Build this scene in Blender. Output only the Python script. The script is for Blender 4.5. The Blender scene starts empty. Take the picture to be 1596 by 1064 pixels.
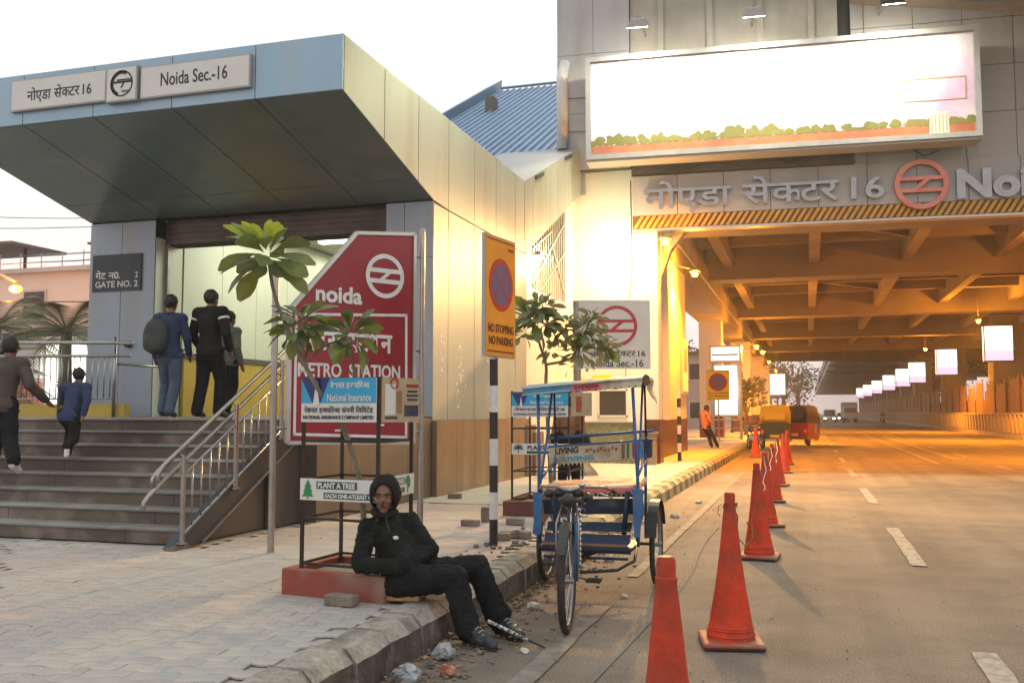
import bpy, bmesh, math, random
from mathutils import Vector, Matrix, noise
random.seed(7)
rnd = random.random
SC = bpy.context.scene
COL = SC.collection
R = math.radians

# ------------------------------------------------------------------ camera
cam_d = bpy.data.cameras.new('camera'); cam = bpy.data.objects.new('camera', cam_d); COL.objects.link(cam)
cam_d.sensor_width = 36; cam_d.lens = 36*1480/1596.0
cam_d.clip_start = 0.05; cam_d.clip_end = 2000
cam.location = (0, 0, 1.55); cam.rotation_euler = (R(90+4.2507), 0, R(17.2211))
SC.camera = cam

# ------------------------------------------------------------------ world
W = bpy.data.worlds.new('World'); SC.world = W; W.use_nodes = True
nt = W.node_tree; nt.nodes.clear()
o_ = nt.nodes.new('ShaderNodeOutputWorld'); bg = nt.nodes.new('ShaderNodeBackground')
sky = nt.nodes.new('ShaderNodeTexSky'); sky.sky_type = 'NISHITA'; sky.sun_disc = False
sky.sun_elevation = R(5); sky.sun_rotation = R(-100); sky.air_density = 2.0; sky.dust_density = 6.0
hs = nt.nodes.new('ShaderNodeHueSaturation'); hs.inputs['Saturation'].default_value = 0.55
tc = nt.nodes.new('ShaderNodeTexCoord'); sx = nt.nodes.new('ShaderNodeSeparateXYZ')
ramp = nt.nodes.new('ShaderNodeValToRGB')                      # smog: slightly pink at the horizon, cool white above
ramp.color_ramp.elements[0].position = 0.0; ramp.color_ramp.elements[0].color = (1.0, .82, .76, 1)
ramp.color_ramp.elements[1].position = 0.45; ramp.color_ramp.elements[1].color = (.90, .97, 1.0, 1)
e = ramp.color_ramp.elements.new(0.12); e.color = (1.0, .93, .89, 1)
e = ramp.color_ramp.elements.new(0.28); e.color = (1.0, .985, .97, 1)
sc_ = nt.nodes.new('ShaderNodeVectorMath'); sc_.operation = 'SCALE'; sc_.inputs['Scale'].default_value = 16.2
mx = nt.nodes.new('ShaderNodeMixRGB'); mx.inputs[0].default_value = 0.86
nt.links.new(tc.outputs['Generated'], sx.inputs[0]); nt.links.new(sx.outputs['Z'], ramp.inputs[0])
nt.links.new(ramp.outputs[0], sc_.inputs[0]); nt.links.new(sky.outputs[0], hs.inputs['Color'])
nt.links.new(hs.outputs[0], mx.inputs[1]); nt.links.new(sc_.outputs[0], mx.inputs[2])
nt.links.new(mx.outputs[0], bg.inputs[0]); bg.inputs[1].default_value = 0.08
nt.links.new(bg.outputs[0], o_.inputs[0])
# last warm light of a sun already in the smog at the horizon
sd = bpy.data.lights.new('sun', 'SUN'); sd.energy = 0.12; sd.angle = R(25); sd.color = (1, .8, .65)
so = bpy.data.objects.new('sun', sd); COL.objects.link(so); so.rotation_euler = (R(80), 0, R(100)); so.location = (0, 0, 30)
SC.view_settings.view_transform = 'Standard'; SC.view_settings.look = 'None'
SC.view_settings.exposure = 0.0; SC.view_settings.gamma = 1.0; SC.view_settings.use_curve_mapping = False
SC.render.engine = 'CYCLES'
cy = SC.cycles; cy.use_denoising = True; cy.max_bounces = 6; cy.diffuse_bounces = 3; cy.glossy_bounces = 3
cy.transmission_bounces = 4; cy.volume_bounces = 0; cy.sample_clamp_indirect = 4.0; cy.sample_clamp_direct = 0
cy.caustics_reflective = False; cy.caustics_refractive = False; cy.use_adaptive_sampling = True; cy.adaptive_threshold = 0.015

# ------------------------------------------------------------------ materials
def mat(name, c1, c2=None, scale=3.0, rough=.7, metal=0.0, bump=0.0, bscale=40.0, stretch=None, detail=6, contrast=(.35, .65), dirt=None, spec=None, emis=None, estr=0, speck=None, tracks=0, transl=0):
    m = bpy.data.materials.new(name); m.use_nodes = True; t = m.node_tree; b = t.nodes['Principled BSDF']
    b.inputs['Roughness'].default_value = rough; b.inputs['Metallic'].default_value = metal
    if spec is not None: b.inputs['Specular IOR Level'].default_value = spec
    c1 = tuple(c1)+(1,); b.inputs['Base Color'].default_value = c1
    m.diffuse_color = c1
    tcn = t.nodes.new('ShaderNodeTexCoord'); mp = t.nodes.new('ShaderNodeMapping')
    if stretch: mp.inputs['Scale'].default_value = stretch
    t.links.new(tcn.outputs['Object'], mp.inputs[0])
    src = None
    if c2:
        n = t.nodes.new('ShaderNodeTexNoise'); n.inputs['Scale'].default_value = scale; n.inputs['Detail'].default_value = detail
        n.inputs['Roughness'].default_value = .62
        cr = t.nodes.new('ShaderNodeValToRGB'); cr.color_ramp.elements[0].position = contrast[0]; cr.color_ramp.elements[1].position = contrast[1]
        cr.color_ramp.elements[0].color = c1; cr.color_ramp.elements[1].color = tuple(c2)+(1,)
        t.links.new(mp.outputs[0], n.inputs[0]); t.links.new(n.outputs[0], cr.inputs[0]); src = cr.outputs[0]
    if dirt and any(q in name for q in ('clad', 'concrete', 'wall', 'plaster', 'base_tile')):
        mp2 = t.nodes.new('ShaderNodeMapping'); mp2.inputs['Scale'].default_value = (1.6, 1.6, .22); t.links.new(tcn.outputs['Object'], mp2.inputs[0]); dsrc = mp2.outputs[0]
    else: dsrc = tcn.outputs['Object']
    if dirt:   # (colour, scale, low, high)
        n2 = t.nodes.new('ShaderNodeTexNoise'); n2.inputs['Scale'].default_value = dirt[1]; n2.inputs['Detail'].default_value = 8
        mr = t.nodes.new('ShaderNodeMapRange'); mr.inputs[1].default_value = dirt[2]; mr.inputs[2].default_value = dirt[3]
        mr.inputs[3].default_value = 0; mr.inputs[4].default_value = 1
        mm = t.nodes.new('ShaderNodeMixRGB'); mm.inputs[2].default_value = tuple(dirt[0])+(1,)
        t.links.new(dsrc, n2.inputs[0]); t.links.new(n2.outputs[0], mr.inputs[0]); t.links.new(mr.outputs[0], mm.inputs[0])
        if src is not None: t.links.new(src, mm.inputs[1])
        else: mm.inputs[1].default_value = c1
        src = mm.outputs[0]
    def mul(src, fac, lo, hi):     # multiply the colour by a 0..1 value remapped to lo..hi
        mr = t.nodes.new('ShaderNodeMapRange'); mr.inputs[1].default_value = .3; mr.inputs[2].default_value = .7; mr.inputs[3].default_value = lo; mr.inputs[4].default_value = hi
        vm = t.nodes.new('ShaderNodeVectorMath'); vm.operation = 'SCALE'; t.links.new(fac, mr.inputs[0]); t.links.new(src, vm.inputs[0]); t.links.new(mr.outputs[0], vm.inputs['Scale']); return vm.outputs[0]
    if speck and src is not None:
        ns = t.nodes.new('ShaderNodeTexNoise'); ns.inputs['Scale'].default_value = speck[0]; ns.inputs['Detail'].default_value = 3
        t.links.new(tcn.outputs['Object'], ns.inputs[0]); src = mul(src, ns.outputs[0], 1-speck[1], 1+speck[1])
    if tracks and src is not None:
        m3 = t.nodes.new('ShaderNodeMapping'); m3.inputs['Scale'].default_value = (1.1, .035, 1); n3 = t.nodes.new('ShaderNodeTexNoise'); n3.inputs['Scale'].default_value = 1.6; n3.inputs['Detail'].default_value = 5
        t.links.new(tcn.outputs['Object'], m3.inputs[0]); t.links.new(m3.outputs[0], n3.inputs[0]); src = mul(src, n3.outputs[0], 1-tracks, 1+tracks)
    if src is not None: t.links.new(src, b.inputs['Base Color'])
    if bump:
        nb = t.nodes.new('ShaderNodeTexNoise'); nb.inputs['Scale'].default_value = bscale; nb.inputs['Detail'].default_value = 5
        bp = t.nodes.new('ShaderNodeBump'); bp.inputs['Strength'].default_value = bump; bp.inputs['Distance'].default_value = .02
        t.links.new(mp.outputs[0], nb.inputs[0]); t.links.new(nb.outputs[0], bp.inputs['Height']); t.links.new(bp.outputs[0], b.inputs['Normal'])
    if transl:
        tr = t.nodes.new('ShaderNodeBsdfTranslucent'); ms = t.nodes.new('ShaderNodeMixShader'); ms.inputs[0].default_value = transl
        out = [n for n in t.nodes if n.type == 'OUTPUT_MATERIAL'][0]
        if src is not None: t.links.new(src, tr.inputs[0])
        t.links.new(b.outputs[0], ms.inputs[1]); t.links.new(tr.outputs[0], ms.inputs[2]); t.links.new(ms.outputs[0], out.inputs[0])
    if emis:
        b.inputs['Emission Color'].default_value = tuple(emis)+(1,); b.inputs['Emission Strength'].default_value = estr
    return m

M = {}
M['asphalt'] = mat('dusty_asphalt', (.160, .122, .094), (.225, .178, .138), 1.3, .9, bump=.9, bscale=55, dirt=((.26, .205, .155), .35, .48, .72), speck=(75, .38), tracks=.22)
M['asphalt_patch'] = mat('patched_asphalt', (.15, .14, .13), (.2, .185, .17), 3, .9, bump=.4, bscale=90)
M['earth'] = mat('earth', (.25, .2, .15), (.32, .27, .2), .3, .95)
M['paver'] = mat('dusty_paver', (.345, .305, .28), (.405, .36, .325), 2.2, .85, bump=.5, bscale=60, dirt=((.47, .38, .33), .45, .5, .7), speck=(40, .16))
M['paver_pink'] = mat('pink_paver', (.45, .33, .28), (.46, .38, .33), 2.2, .85, bump=.35, bscale=60, dirt=((.40, .36, .33), .7, .5, .66))
M['paver_grey'] = mat('grey_paver', (.33, .31, .295), (.40, .37, .34), 3, .85, bump=.35, bscale=60, dirt=((.47, .40, .34), .8, .5, .62))
M['sand'] = mat('sand_bed', (.35, .30, .25), (.42, .36, .30), 5, .95, bump=.4, bscale=80)
M['pave_far'] = mat('pavement_far', (.38, .34, .30), (.45, .40, .34), 2.5, .88, bump=.4, bscale=30, dirt=((.30, .26, .22), 1.2, .55, .7))
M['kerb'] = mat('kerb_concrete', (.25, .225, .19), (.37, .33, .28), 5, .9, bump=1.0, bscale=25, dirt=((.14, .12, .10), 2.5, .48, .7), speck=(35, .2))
M['kerb_face'] = mat('dark_kerb_face', (.055, .045, .036), (.12, .10, .08), 4, .95, bump=.9, bscale=25, dirt=((.26, .23, .19), 3.5, .6, .8))  # darker colour for the front faces of the near stones
M['kerb_dark'] = mat('kerb_painted_dark', (.12, .105, .08), (.2, .18, .13), 6, .85, bump=.5, bscale=30)
M['kerb_yellow'] = mat('kerb_painted_yellow', (.40, .36, .2), (.33, .29, .18), 6, .85, bump=.5, bscale=30)
M['line'] = mat('worn_road_paint', (.36, .325, .28), (.185, .155, .13), 9, .8, contrast=(.42, .66))
M['line_faint'] = mat('faint_road_paint', (.235, .205, .175), (.15, .122, .10), 4, .85, contrast=(.4, .6))
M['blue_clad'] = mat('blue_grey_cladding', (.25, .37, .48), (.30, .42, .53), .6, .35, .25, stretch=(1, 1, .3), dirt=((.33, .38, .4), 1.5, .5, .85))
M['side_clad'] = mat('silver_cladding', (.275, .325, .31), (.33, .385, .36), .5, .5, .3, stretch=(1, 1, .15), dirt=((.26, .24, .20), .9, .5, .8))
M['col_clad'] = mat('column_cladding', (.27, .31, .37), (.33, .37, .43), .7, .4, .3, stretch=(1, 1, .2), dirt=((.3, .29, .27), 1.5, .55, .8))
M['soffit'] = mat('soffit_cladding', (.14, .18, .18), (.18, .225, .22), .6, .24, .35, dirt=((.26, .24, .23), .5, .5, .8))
M['joint'] = mat('dark_joint', (.03, .03, .03), rough=.8)
M['shutter'] = mat('shutter_slats', (.10, .075, .06), (.15, .115, .09), 2, .5, .5)
M['granite'] = mat('brown_step_stone', (.085, .063, .045), (.13, .098, .07), 1.5, .5, bump=.15, bscale=50, dirt=((.28, .22, .18), 2.2, .5, .75))
M['tread'] = mat('step_tread_stone', (.15, .138, .125), (.22, .20, .18), 2, .55, bump=.15, dirt=((.33, .3, .27), 1.7, .5, .75))
M['base_tile'] = mat('brown_base_tile', (.17, .115, .07), (.24, .165, .10), 1.4, .35, bump=.1, dirt=((.30, .24, .17), 1.3, .5, .75))
M['dark_base'] = mat('dark_base_tile', (.09, .075, .06), (.13, .105, .085), 1.5, .5, bump=.1)
M['maroon_tile'] = mat('maroon_tile', (.07, .02, .012), (.10, .035, .02), 3, .35)
M['steel'] = mat('stainless_steel', (.40, .38, .35), (.30, .285, .26), 6, .33, .95)
M['steel_dull'] = mat('dull_steel', (.36, .34, .31), (.28, .26, .24), 5, .42, .85)
M['stringer'] = mat('dark_blue_steel', (.035, .045, .055), (.055, .065, .075), 3, .45, .4)
M['inner_wall'] = mat('pale_green_panel', (.55, .57, .47), (.62, .64, .53), .8, .45, .1)
M['yellow_band'] = mat('yellow_dado', (.55, .37, .06), (.48, .33, .06), 2, .5)
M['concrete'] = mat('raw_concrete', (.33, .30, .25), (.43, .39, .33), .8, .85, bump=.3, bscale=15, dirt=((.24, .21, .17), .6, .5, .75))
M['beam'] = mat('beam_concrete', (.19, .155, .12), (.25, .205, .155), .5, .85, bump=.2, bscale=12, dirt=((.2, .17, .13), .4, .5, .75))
M['wall_cream'] = mat('cream_wall', (.66, .63, .55), (.72, .69, .6), .6, .6, dirt=((.55, .5, .42), .7, .56, .85))
M['grey_panel'] = mat('grey_cladding_panel', (.36, .345, .34), (.42, .40, .39), .5, .5, .15, stretch=(1, 1, .3), dirt=((.3, .27, .24), .8, .5, .8))
M['sign_white'] = mat('sign_white', (.66, .64, .61), (.6, .58, .55), 3, .5)
M['sign_grey'] = mat('sign_frame_grey', (.36, .35, .34), rough=.5, metal=.3)
M['ink'] = mat('dark_ink', (.03, .03, .045), rough=.6)
M['white_paint'] = mat('white_paint', (.74, .73, .70), (.62, .6, .57), 6, .5)
M['black_paint'] = mat('black_paint', (.015, .014, .014), (.03, .028, .025), 8, .45)
M['iron'] = mat('black_iron', (.016, .015, .014), (.035, .026, .02), 10, .6, .3)
M['sign_red'] = mat('sign_maroon_red', (.30, .012, .022), (.25, .012, .02), 2, .38, dirt=((.2, .03, .03), 2.5, .6, .9))
M['plate_dark'] = mat('dark_nameplate', (.028, .034, .05), (.04, .046, .06), 4, .5)
M['ns_cross'] = mat('faded_cross_bars', (.22, .05, .12), rough=.55)
M['ns_orange'] = mat('sign_orange', (.80, .31, .012), (.72, .27, .012), 3, .55)
M['ns_yellow'] = mat('sign_yellow', (.85, .6, .02), rough=.5)
M['ns_blue'] = mat('sign_blue', (.10, .08, .22), (.14, .10, .2), 4, .55)
M['ns_red'] = mat('sign_red_ring', (.5, .02, .015), (.42, .03, .015), 5, .55)
M['ns_ink'] = mat('brown_sign_ink', (.14, .035, .012), rough=.6)
M['logo_red'] = mat('metro_logo_red', (.42, .03, .035), rough=.5)
M['planter'] = mat('red_planter_paint', (.30, .065, .04), (.22, .05, .035), 3, .75, bump=.3, dirt=((.30, .22, .17), 3, .5, .75))
M['planter_dark'] = mat('dark_red_planter', (.12, .04, .03), (.17, .06, .04), 3, .75, bump=.3)
M['ins_blue'] = mat('insurance_blue', (.02, .33, .58), rough=.4)
M['ins_navy'] = mat('insurance_navy', (.015, .03, .16), rough=.4)
M['ad_tan'] = mat('tan_advert', (.45, .36, .22), (.36, .27, .16), 4, .5)
M['green_ink'] = mat('green_ink', (.015, .22, .06), rough=.6)
M['dkgreen_ink'] = mat('dark_green_ink', (.03, .07, .045), rough=.6)
M['bark'] = mat('frangipani_bark', (.16, .13, .09), (.24, .2, .14), 12, .85, bump=.6, bscale=30)
M['leaf'] = mat('frangipani_leaf', (.12, .165, .04), (.20, .25, .07), 9, .45, transl=.35)
M['leaf_light'] = mat('frangipani_pale_leaf', (.34, .40, .05), (.42, .46, .08), 5, .45, transl=.4)  # paler colour for upward leaves of the top whorl
M['leaf_dark'] = mat('frangipani_dark_leaf', (.08, .105, .04), (.14, .165, .065), 9, .45, transl=.3)
M['leaf_grey'] = mat('dusty_leaf', (.17, .19, .10), (.26, .27, .15), 9, .55, transl=.3)
M['cone'] = mat('cone_orange', (.62, .055, .018), (.50, .045, .02), 3, .6, spec=.2, dirt=((.26, .06, .035), 4, .42, .72), speck=(30, .12))
M['cone_base'] = mat('cone_base_dusty', (.36, .07, .04), (.30, .11, .07), 6, .7, dirt=((.32, .2, .15), 6, .5, .75))
M['rope'] = mat('pale_cord', (.4, .37, .33), rough=.9)
M['twine'] = mat('dark_cord', (.06, .04, .03), rough=.9)
M['rk_blue'] = mat('rickshaw_blue', (.025, .10, .27), (.04, .14, .32), 8, .4, .1, dirt=((.12, .13, .15), 9, .55, .75))
M['rk_navy'] = mat('rickshaw_dark_blue', (.010, .02, .05), (.02, .032, .065), 6, .5, dirt=((.12, .11, .1), 5, .55, .8))
M['rk_seat'] = mat('patterned_red_seat_cloth', (.48, .09, .04), (.62, .5, .38), 7, .6, contrast=(.46, .54))
M['rk_cream'] = mat('worn_cream_vinyl', (.58, .54, .42), (.45, .40, .28), 8, .55, dirt=((.3, .22, .13), 7, .55, .75))
M['rk_pink'] = mat('pink_red_vinyl', (.55, .09, .10), (.62, .25, .24), 9, .5)
M['rk_lblue'] = mat('bright_blue_vinyl', (.02, .22, .48), (.04, .3, .52), 6, .4)
M['rubber'] = mat('tyre_rubber', (.018, .017, .016), (.05, .044, .038), 8, .85)
M['black_vinyl'] = mat('black_vinyl', (.018, .017, .017), (.035, .033, .03), 5, .5)
M['chrome'] = mat('dull_chrome', (.55, .55, .55), rough=.25, metal=1)
M['hoodie'] = mat('charcoal_hoodie_cloth', (.012, .0135, .0125), (.024, .026, .024), 9, .95, bump=.6, bscale=120, spec=.15)
M['trouser_blk'] = mat('black_trousers', (.010, .011, .012), (.017, .017, .019), 8, .9, bump=.3, bscale=90, spec=.15)
M['shoe'] = mat('black_shoe', (.02, .024, .03), (.035, .04, .045), 6, .6)
M['skin'] = mat('brown_skin', (.17, .075, .045), (.21, .095, .058), 10, .5)
M['hair'] = mat('black_hair', (.008, .007, .006), rough=.6)
M['jean'] = mat('blue_jeans', (.04, .065, .11), (.07, .10, .155), 7, .85)
M['shirt_blue'] = mat('navy_shirt', (.017, .03, .075), (.025, .04, .09), 5, .85)
M['jacket_blk'] = mat('black_jacket', (.01, .01, .011), (.016, .016, .017), 5, .8, spec=.2)
M['bag'] = mat('backpack_cloth', (.035, .035, .036), (.055, .055, .055), 5, .8)
M['grey_cloth'] = mat('grey_green_cloth', (.09, .10, .07), (.13, .14, .1), 5, .85)
M['brown_shirt'] = mat('brown_shirt_cloth', (.24, .11, .05), (.32, .17, .08), 6, .8)
M['dim_cloth'] = mat('dim_brown_grey_cloth', (.05, .035, .028), (.09, .06, .045), 5, .85)
M['red_shirt'] = mat('red_check_shirt', (.35, .06, .03), (.42, .22, .14), 14, .8, contrast=(.45, .55))
M['white_shoe'] = mat('white_shoe', (.6, .58, .55), rough=.6)
M['wood'] = mat('worn_plank_wood', (.36, .2, .07), (.46, .28, .11), 6, .6, stretch=(1, 6, 1))
M['brick'] = mat('loose_brick', (.17, .13, .10), (.24, .19, .15), 9, .9, bump=.5, bscale=40)
M['stick'] = mat('wrapped_stick', (.6, .58, .54), (.08, .07, .06), 55, .5, contrast=(.45, .55))
M['leaflitter'] = mat('dry_leaf', (.16, .09, .05), (.28, .2, .13), 10, .9)
M['plastic'] = mat('crumpled_plastic', (.27, .27, .28), (.36, .36, .37), 10, .4)
M['paper'] = mat('litter_paper', (.55, .5, .42), rough=.9)
M['roof_blue'] = mat('blue_metal_roof', (.25, .37, .52), (.30, .42, .57), 1, .38, .3)
M['roof_edge'] = mat('roof_barge_blue', (.13, .22, .32), rough=.45, metal=.2)
M['yellow_auto'] = mat('auto_yellow_vinyl', (.85, .60, .015), (.78, .52, .02), 4, .55)
M['green_auto'] = mat('auto_dark_green', (.02, .045, .02), (.035, .06, .03), 4, .45)
M['red_auto'] = mat('auto_red', (.35, .02, .012), rough=.4)
M['glass_dark'] = mat('dark_glass', (.02, .022, .025), rough=.12)
M['tail'] = mat('tail_light_red', (.5, .01, .01), rough=.3, emis=(1, .05, .02), estr=.6)
M['letter_steel'] = mat('brushed_letter_steel', (.34, .34, .35), (.26, .26, .27), 5, .32, .9)
M['copper'] = mat('copper_red_logo', (.50, .14, .11), (.58, .22, .16), 3, .35, .6)
M['strip'] = mat('yellow_hatched_strip', (.50, .24, .03), (.62, .32, .04), 5, .5, .2)
M['strip_dark'] = mat('dark_hatched_strip', (.16, .06, .015), rough=.6)
M['bb_white'] = mat('billboard_print', (.74, .72, .74), (.60, .33, .56), .45, .45, contrast=(.45, .75))
M['bb_soil'] = mat('billboard_field', (.42, .12, .06), (.5, .2, .1), 3, .5)
M['bb_tree'] = mat('billboard_trees', (.16, .19, .04), (.26, .2, .06), 5, .5)
M['gold'] = mat('placard_frame', (.5, .36, .2), rough=.4)
M['alu'] = mat('aluminium_frame', (.5, .49, .46), (.42, .41, .38), 3, .35, .7)
M['sodium'] = mat('sodium_glow', (1, .6, .2), emis=(1.0, .38, .05), estr=3.2)
M['halide'] = mat('halide_glow', (1, 1, .9), emis=(1.0, .95, .78), estr=150)
M['tube'] = mat('tube_light_glow', (1, 1, .8), emis=(.95, 1.0, .75), estr=7)
M['lb_white'] = mat('lightbox_glow', (.9, .9, .85), emis=(1.0, .97, .80), estr=1.9)
M['lb_pink'] = mat('lightbox_print_glow', (.8, .6, .8), emis=(.9, .66, .88), estr=1.15)
M['lb_yellow'] = mat('yellow_lit_poster', (.6, .5, .1), emis=(1.0, .8, .2), estr=.7)
M['shop_glow'] = mat('lit_shopfront', (.8, .8, .75), emis=(.95, .97, .9), estr=1.3)
M['headlight'] = mat('headlight_glow', (1, 1, .9), emis=(1, .95, .8), estr=10)
M['barrier'] = mat('barrier_concrete', (.40, .32, .24), (.48, .39, .3), 1.2, .85, dirt=((.26, .2, .14), .9, .5, .75))
M['fence_sheet'] = mat('rusty_sheet', (.24, .12, .06), (.32, .17, .09), 1, .7)
M['house'] = mat('pale_house_plaster', (.52, .46, .43), (.6, .53, .5), .5, .8)
M['house2'] = mat('grey_house_plaster', (.38, .37, .37), (.45, .43, .42), .6, .8)
M['palm'] = mat('palm_frond', (.10, .095, .03), (.16, .14, .05), 3, .6)
M['treeleaf'] = mat('far_foliage', (.045, .06, .025), (.08, .095, .04), .8, .8)
M['trunk'] = mat('far_trunk', (.10, .075, .05), rough=.9)
M['car_white'] = mat('car_white', (.5, .5, .5), rough=.3)
M['car_silver'] = mat('car_silver', (.3, .31, .33), rough=.3, metal=.5)
M['car_dark'] = mat('car_dark', (.03, .035, .05), rough=.3)
M['wire'] = mat('cable', (.03, .03, .03), rough=.7)

# ------------------------------------------------------------------ mesh helpers
def V(*a): return Vector(a)
class MB:
    def __init__(s): s.v = []; s.f = []; s.m = []
    def add(s, vs, fs, mi=0):
        n = len(s.v); s.v += [tuple(p) for p in vs]
        for f in fs: s.f.append(tuple(i+n for i in f)); s.m.append(mi)
    def hexa(s, p, mi=0):    # 8 points: bottom ring then top ring
        s.add(p, [(3, 2, 1, 0), (4, 5, 6, 7), (0, 1, 5, 4), (1, 2, 6, 5), (2, 3, 7, 6), (3, 0, 4, 7)], mi)
    def box(s, x0, x1, y0, y1, z0, z1, mi=0):
        s.hexa([(x0, y0, z0), (x1, y0, z0), (x1, y1, z0), (x0, y1, z0), (x0, y0, z1), (x1, y0, z1), (x1, y1, z1), (x0, y1, z1)], mi); return s
    def obox(s, c, u, v, w, a, b, h, mi=0):   # centre, axes, half sizes
        c = Vector(c); u = Vector(u)*a; v = Vector(v)*b; w = Vector(w)*h
        s.hexa([c-u-v-w, c+u-v-w, c+u+v-w, c-u+v-w, c-u-v+w, c+u-v+w, c+u+v+w, c-u+v+w], mi); return s
    def bar(s, p, q, a, b=None, up=(0, 0, 1), mi=0):
        p = Vector(p); q = Vector(q); b = b or a; d = (q-p); L = d.length/2; d.normalize()
        u = Vector(up).cross(d)
        if u.length < 1e-3: u = Vector((1, 0, 0)).cross(d)
        u.normalize(); w = d.cross(u)
        s.obox((p+q)/2, u, d, w, a, L, b, mi); return s
    def tube(s, pts, r, n=8, closed=False, mi=0):
        pts = [Vector(p) for p in pts]; N = len(pts); rs = r if isinstance(r, (list, tuple)) else [r]*N
        prev = None; vs = []; fs = []
        for i, p in enumerate(pts):
            if closed: d = pts[(i+1) % N]-pts[i-1]
            else: d = pts[min(i+1, N-1)]-pts[max(i-1, 0)]
            if d.length < 1e-9: d = Vector((0, 0, 1))
            d.normalize()
            if prev is None:
                a = Vector((0, 0, 1)).cross(d)
                if a.length < .05: a = Vector((1, 0, 0)).cross(d)
            else: a = prev-d*prev.dot(d)
            a.normalize(); prev = a; b = d.cross(a)
            for k in range(n):
                t = 2*math.pi*k/n; vs.append(p+(a*math.cos(t)+b*math.sin(t))*rs[i])
        last = N if closed else N-1
        for i in range(last):
            j = (i+1) % N
            for k in range(n):
                l = (k+1) % n; fs.append((i*n+k, i*n+l, j*n+l, j*n+k))
        if not closed: fs.append(tuple(reversed(range(n)))); fs.append(tuple((N-1)*n+k for k in range(n)))
        s.add(vs, fs, mi); return s
    def lathe(s, prof, n=16, c=(0, 0, 0), ax='z', mi=0, capped=True):
        vs = []; fs = []
        for r, h in prof:
            for k in range(n):
                t = 2*math.pi*k/n; x, y = r*math.cos(t), r*math.sin(t)
                p = {'z': (x, y, h), 'x': (h, x, y), 'y': (y, h, x)}[ax]
                vs.append((p[0]+c[0], p[1]+c[1], p[2]+c[2]))
        for i in range(len(prof)-1):
            for k in range(n):
                l = (k+1) % n; fs.append((i*n+k, i*n+l, (i+1)*n+l, (i+1)*n+k))
        if capped: fs.append(tuple(reversed(range(n)))); fs.append(tuple((len(prof)-1)*n+k for k in range(n)))
        s.add(vs, fs, mi); return s
    def prism(s, poly, o, u, v, th, mi=0):  # 2D polygon on origin o with axes u,v; extruded th along -(u x v)
        o = Vector(o); u = Vector(u); v = Vector(v); w = u.cross(v).normalized()*th; n = len(poly)
        a = [o+u*x+v*y for x, y in poly]; b = [p-w for p in a]
        s.add(a+b, [tuple(range(n)), tuple(reversed(range(n, 2*n)))]+[(i, i+n, (i+1) % n+n, (i+1) % n) for i in range(n)], mi); return s
    def ell(s, c, r, n=12, m=8, mi=0, M3=None):
        vs = []; fs = []; c = Vector(c); r = (r, r, r) if not isinstance(r, (tuple, list)) else r
        for j in range(1, m):
            ph = math.pi*j/m
            for k in range(n):
                t = 2*math.pi*k/n; p = Vector((r[0]*math.sin(ph)*math.cos(t), r[1]*math.sin(ph)*math.sin(t), -r[2]*math.cos(ph)))
                if M3: p = M3 @ p
                vs.append(c+p)
        bot = Vector((0, 0, -r[2])); top = Vector((0, 0, r[2]))
        if M3: bot = M3 @ bot; top = M3 @ top
        vs.append(c+bot); vs.append(c+top); B = len(vs)-2
        for j in range(m-2):
            for k in range(n):
                l = (k+1) % n; fs.append((j*n+k, j*n+l, (j+1)*n+l, (j+1)*n+k))
        for k in range(n):
            l = (k+1) % n; fs.append((B, l, k)); fs.append(((m-2)*n+k, (m-2)*n+l, B+1))
        s.add(vs, fs, mi); return s
    def ring(s, c, u, v, r0, r1, th, n=40, a0=0, a1=2*math.pi, mi=0):
        c = Vector(c); u = Vector(u); v = Vector(v); w = u.cross(v).normalized()*th; vs = []; fs = []
        for k in range(n+1):
            t = a0+(a1-a0)*k/n; d = u*math.cos(t)+v*math.sin(t)
            vs += [c+d*r0, c+d*r1, c+d*r0+w, c+d*r1+w]
        for k in range(n):
            a = 4*k; b = a+4
            fs += [(a+2, a+3, b+3, b+2), (a, b, b+1, a+1), (a+1, b+1, b+3, a+3), (a, a+2, b+2, b)]
        s.add(vs, fs, mi); return s
    def build(s, name, mats, parent=None, smooth=False, bevel=0, **kw):
        off = Vector((0, 0, 0)); q = parent
        while q is not None: off += q.location; q = q.parent
        if parent is None and 'loc' in kw: off = Vector(kw['loc'])
        me = bpy.data.meshes.new(name)
        me.from_pydata([(p[0]-off.x, p[1]-off.y, p[2]-off.z) for p in s.v], [], s.f)
        mats = mats if isinstance(mats, (list, tuple)) else [mats]
        for m in mats: me.materials.append(M[m] if isinstance(m, str) else m)
        if len(mats) > 1: me.polygons.foreach_set('material_index', s.m)
        if smooth:
            me.polygons.foreach_set('use_smooth', [True]*len(me.polygons))
        o = bpy.data.objects.new(name, me); COL.objects.link(o)
        if parent is not None: o.parent = parent
        else: o.location = off
        if bevel:
            b = o.modifiers.new('bevel', 'BEVEL'); b.width = bevel; b.segments = 1; b.limit_method = 'ANGLE'; b.angle_limit = R(50)
        if smooth == 'auto':
            me.polygons.foreach_set('use_smooth', [True]*len(me.polygons))
            me.set_sharp_from_angle(angle=R(35))
        tag(o, **{k: v for k, v in kw.items() if k in ('label', 'category', 'group', 'kind')})
        return o
def tag(o, label=None, category=None, group=None, kind=None):
    if label: o['label'] = label
    if category: o['category'] = category
    if group: o['group'] = group
    if kind: o['kind'] = kind
    return o
def thing(name, label, cat, loc=(0, 0, 0), group=None):
    o = bpy.data.objects.new(name, None); COL.objects.link(o); o.location = loc; o.empty_display_size = .2
    return tag(o, label, cat, group)
def struct(name, mb, m, **k): return mb.build(name, m, kind='structure', **k)
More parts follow.
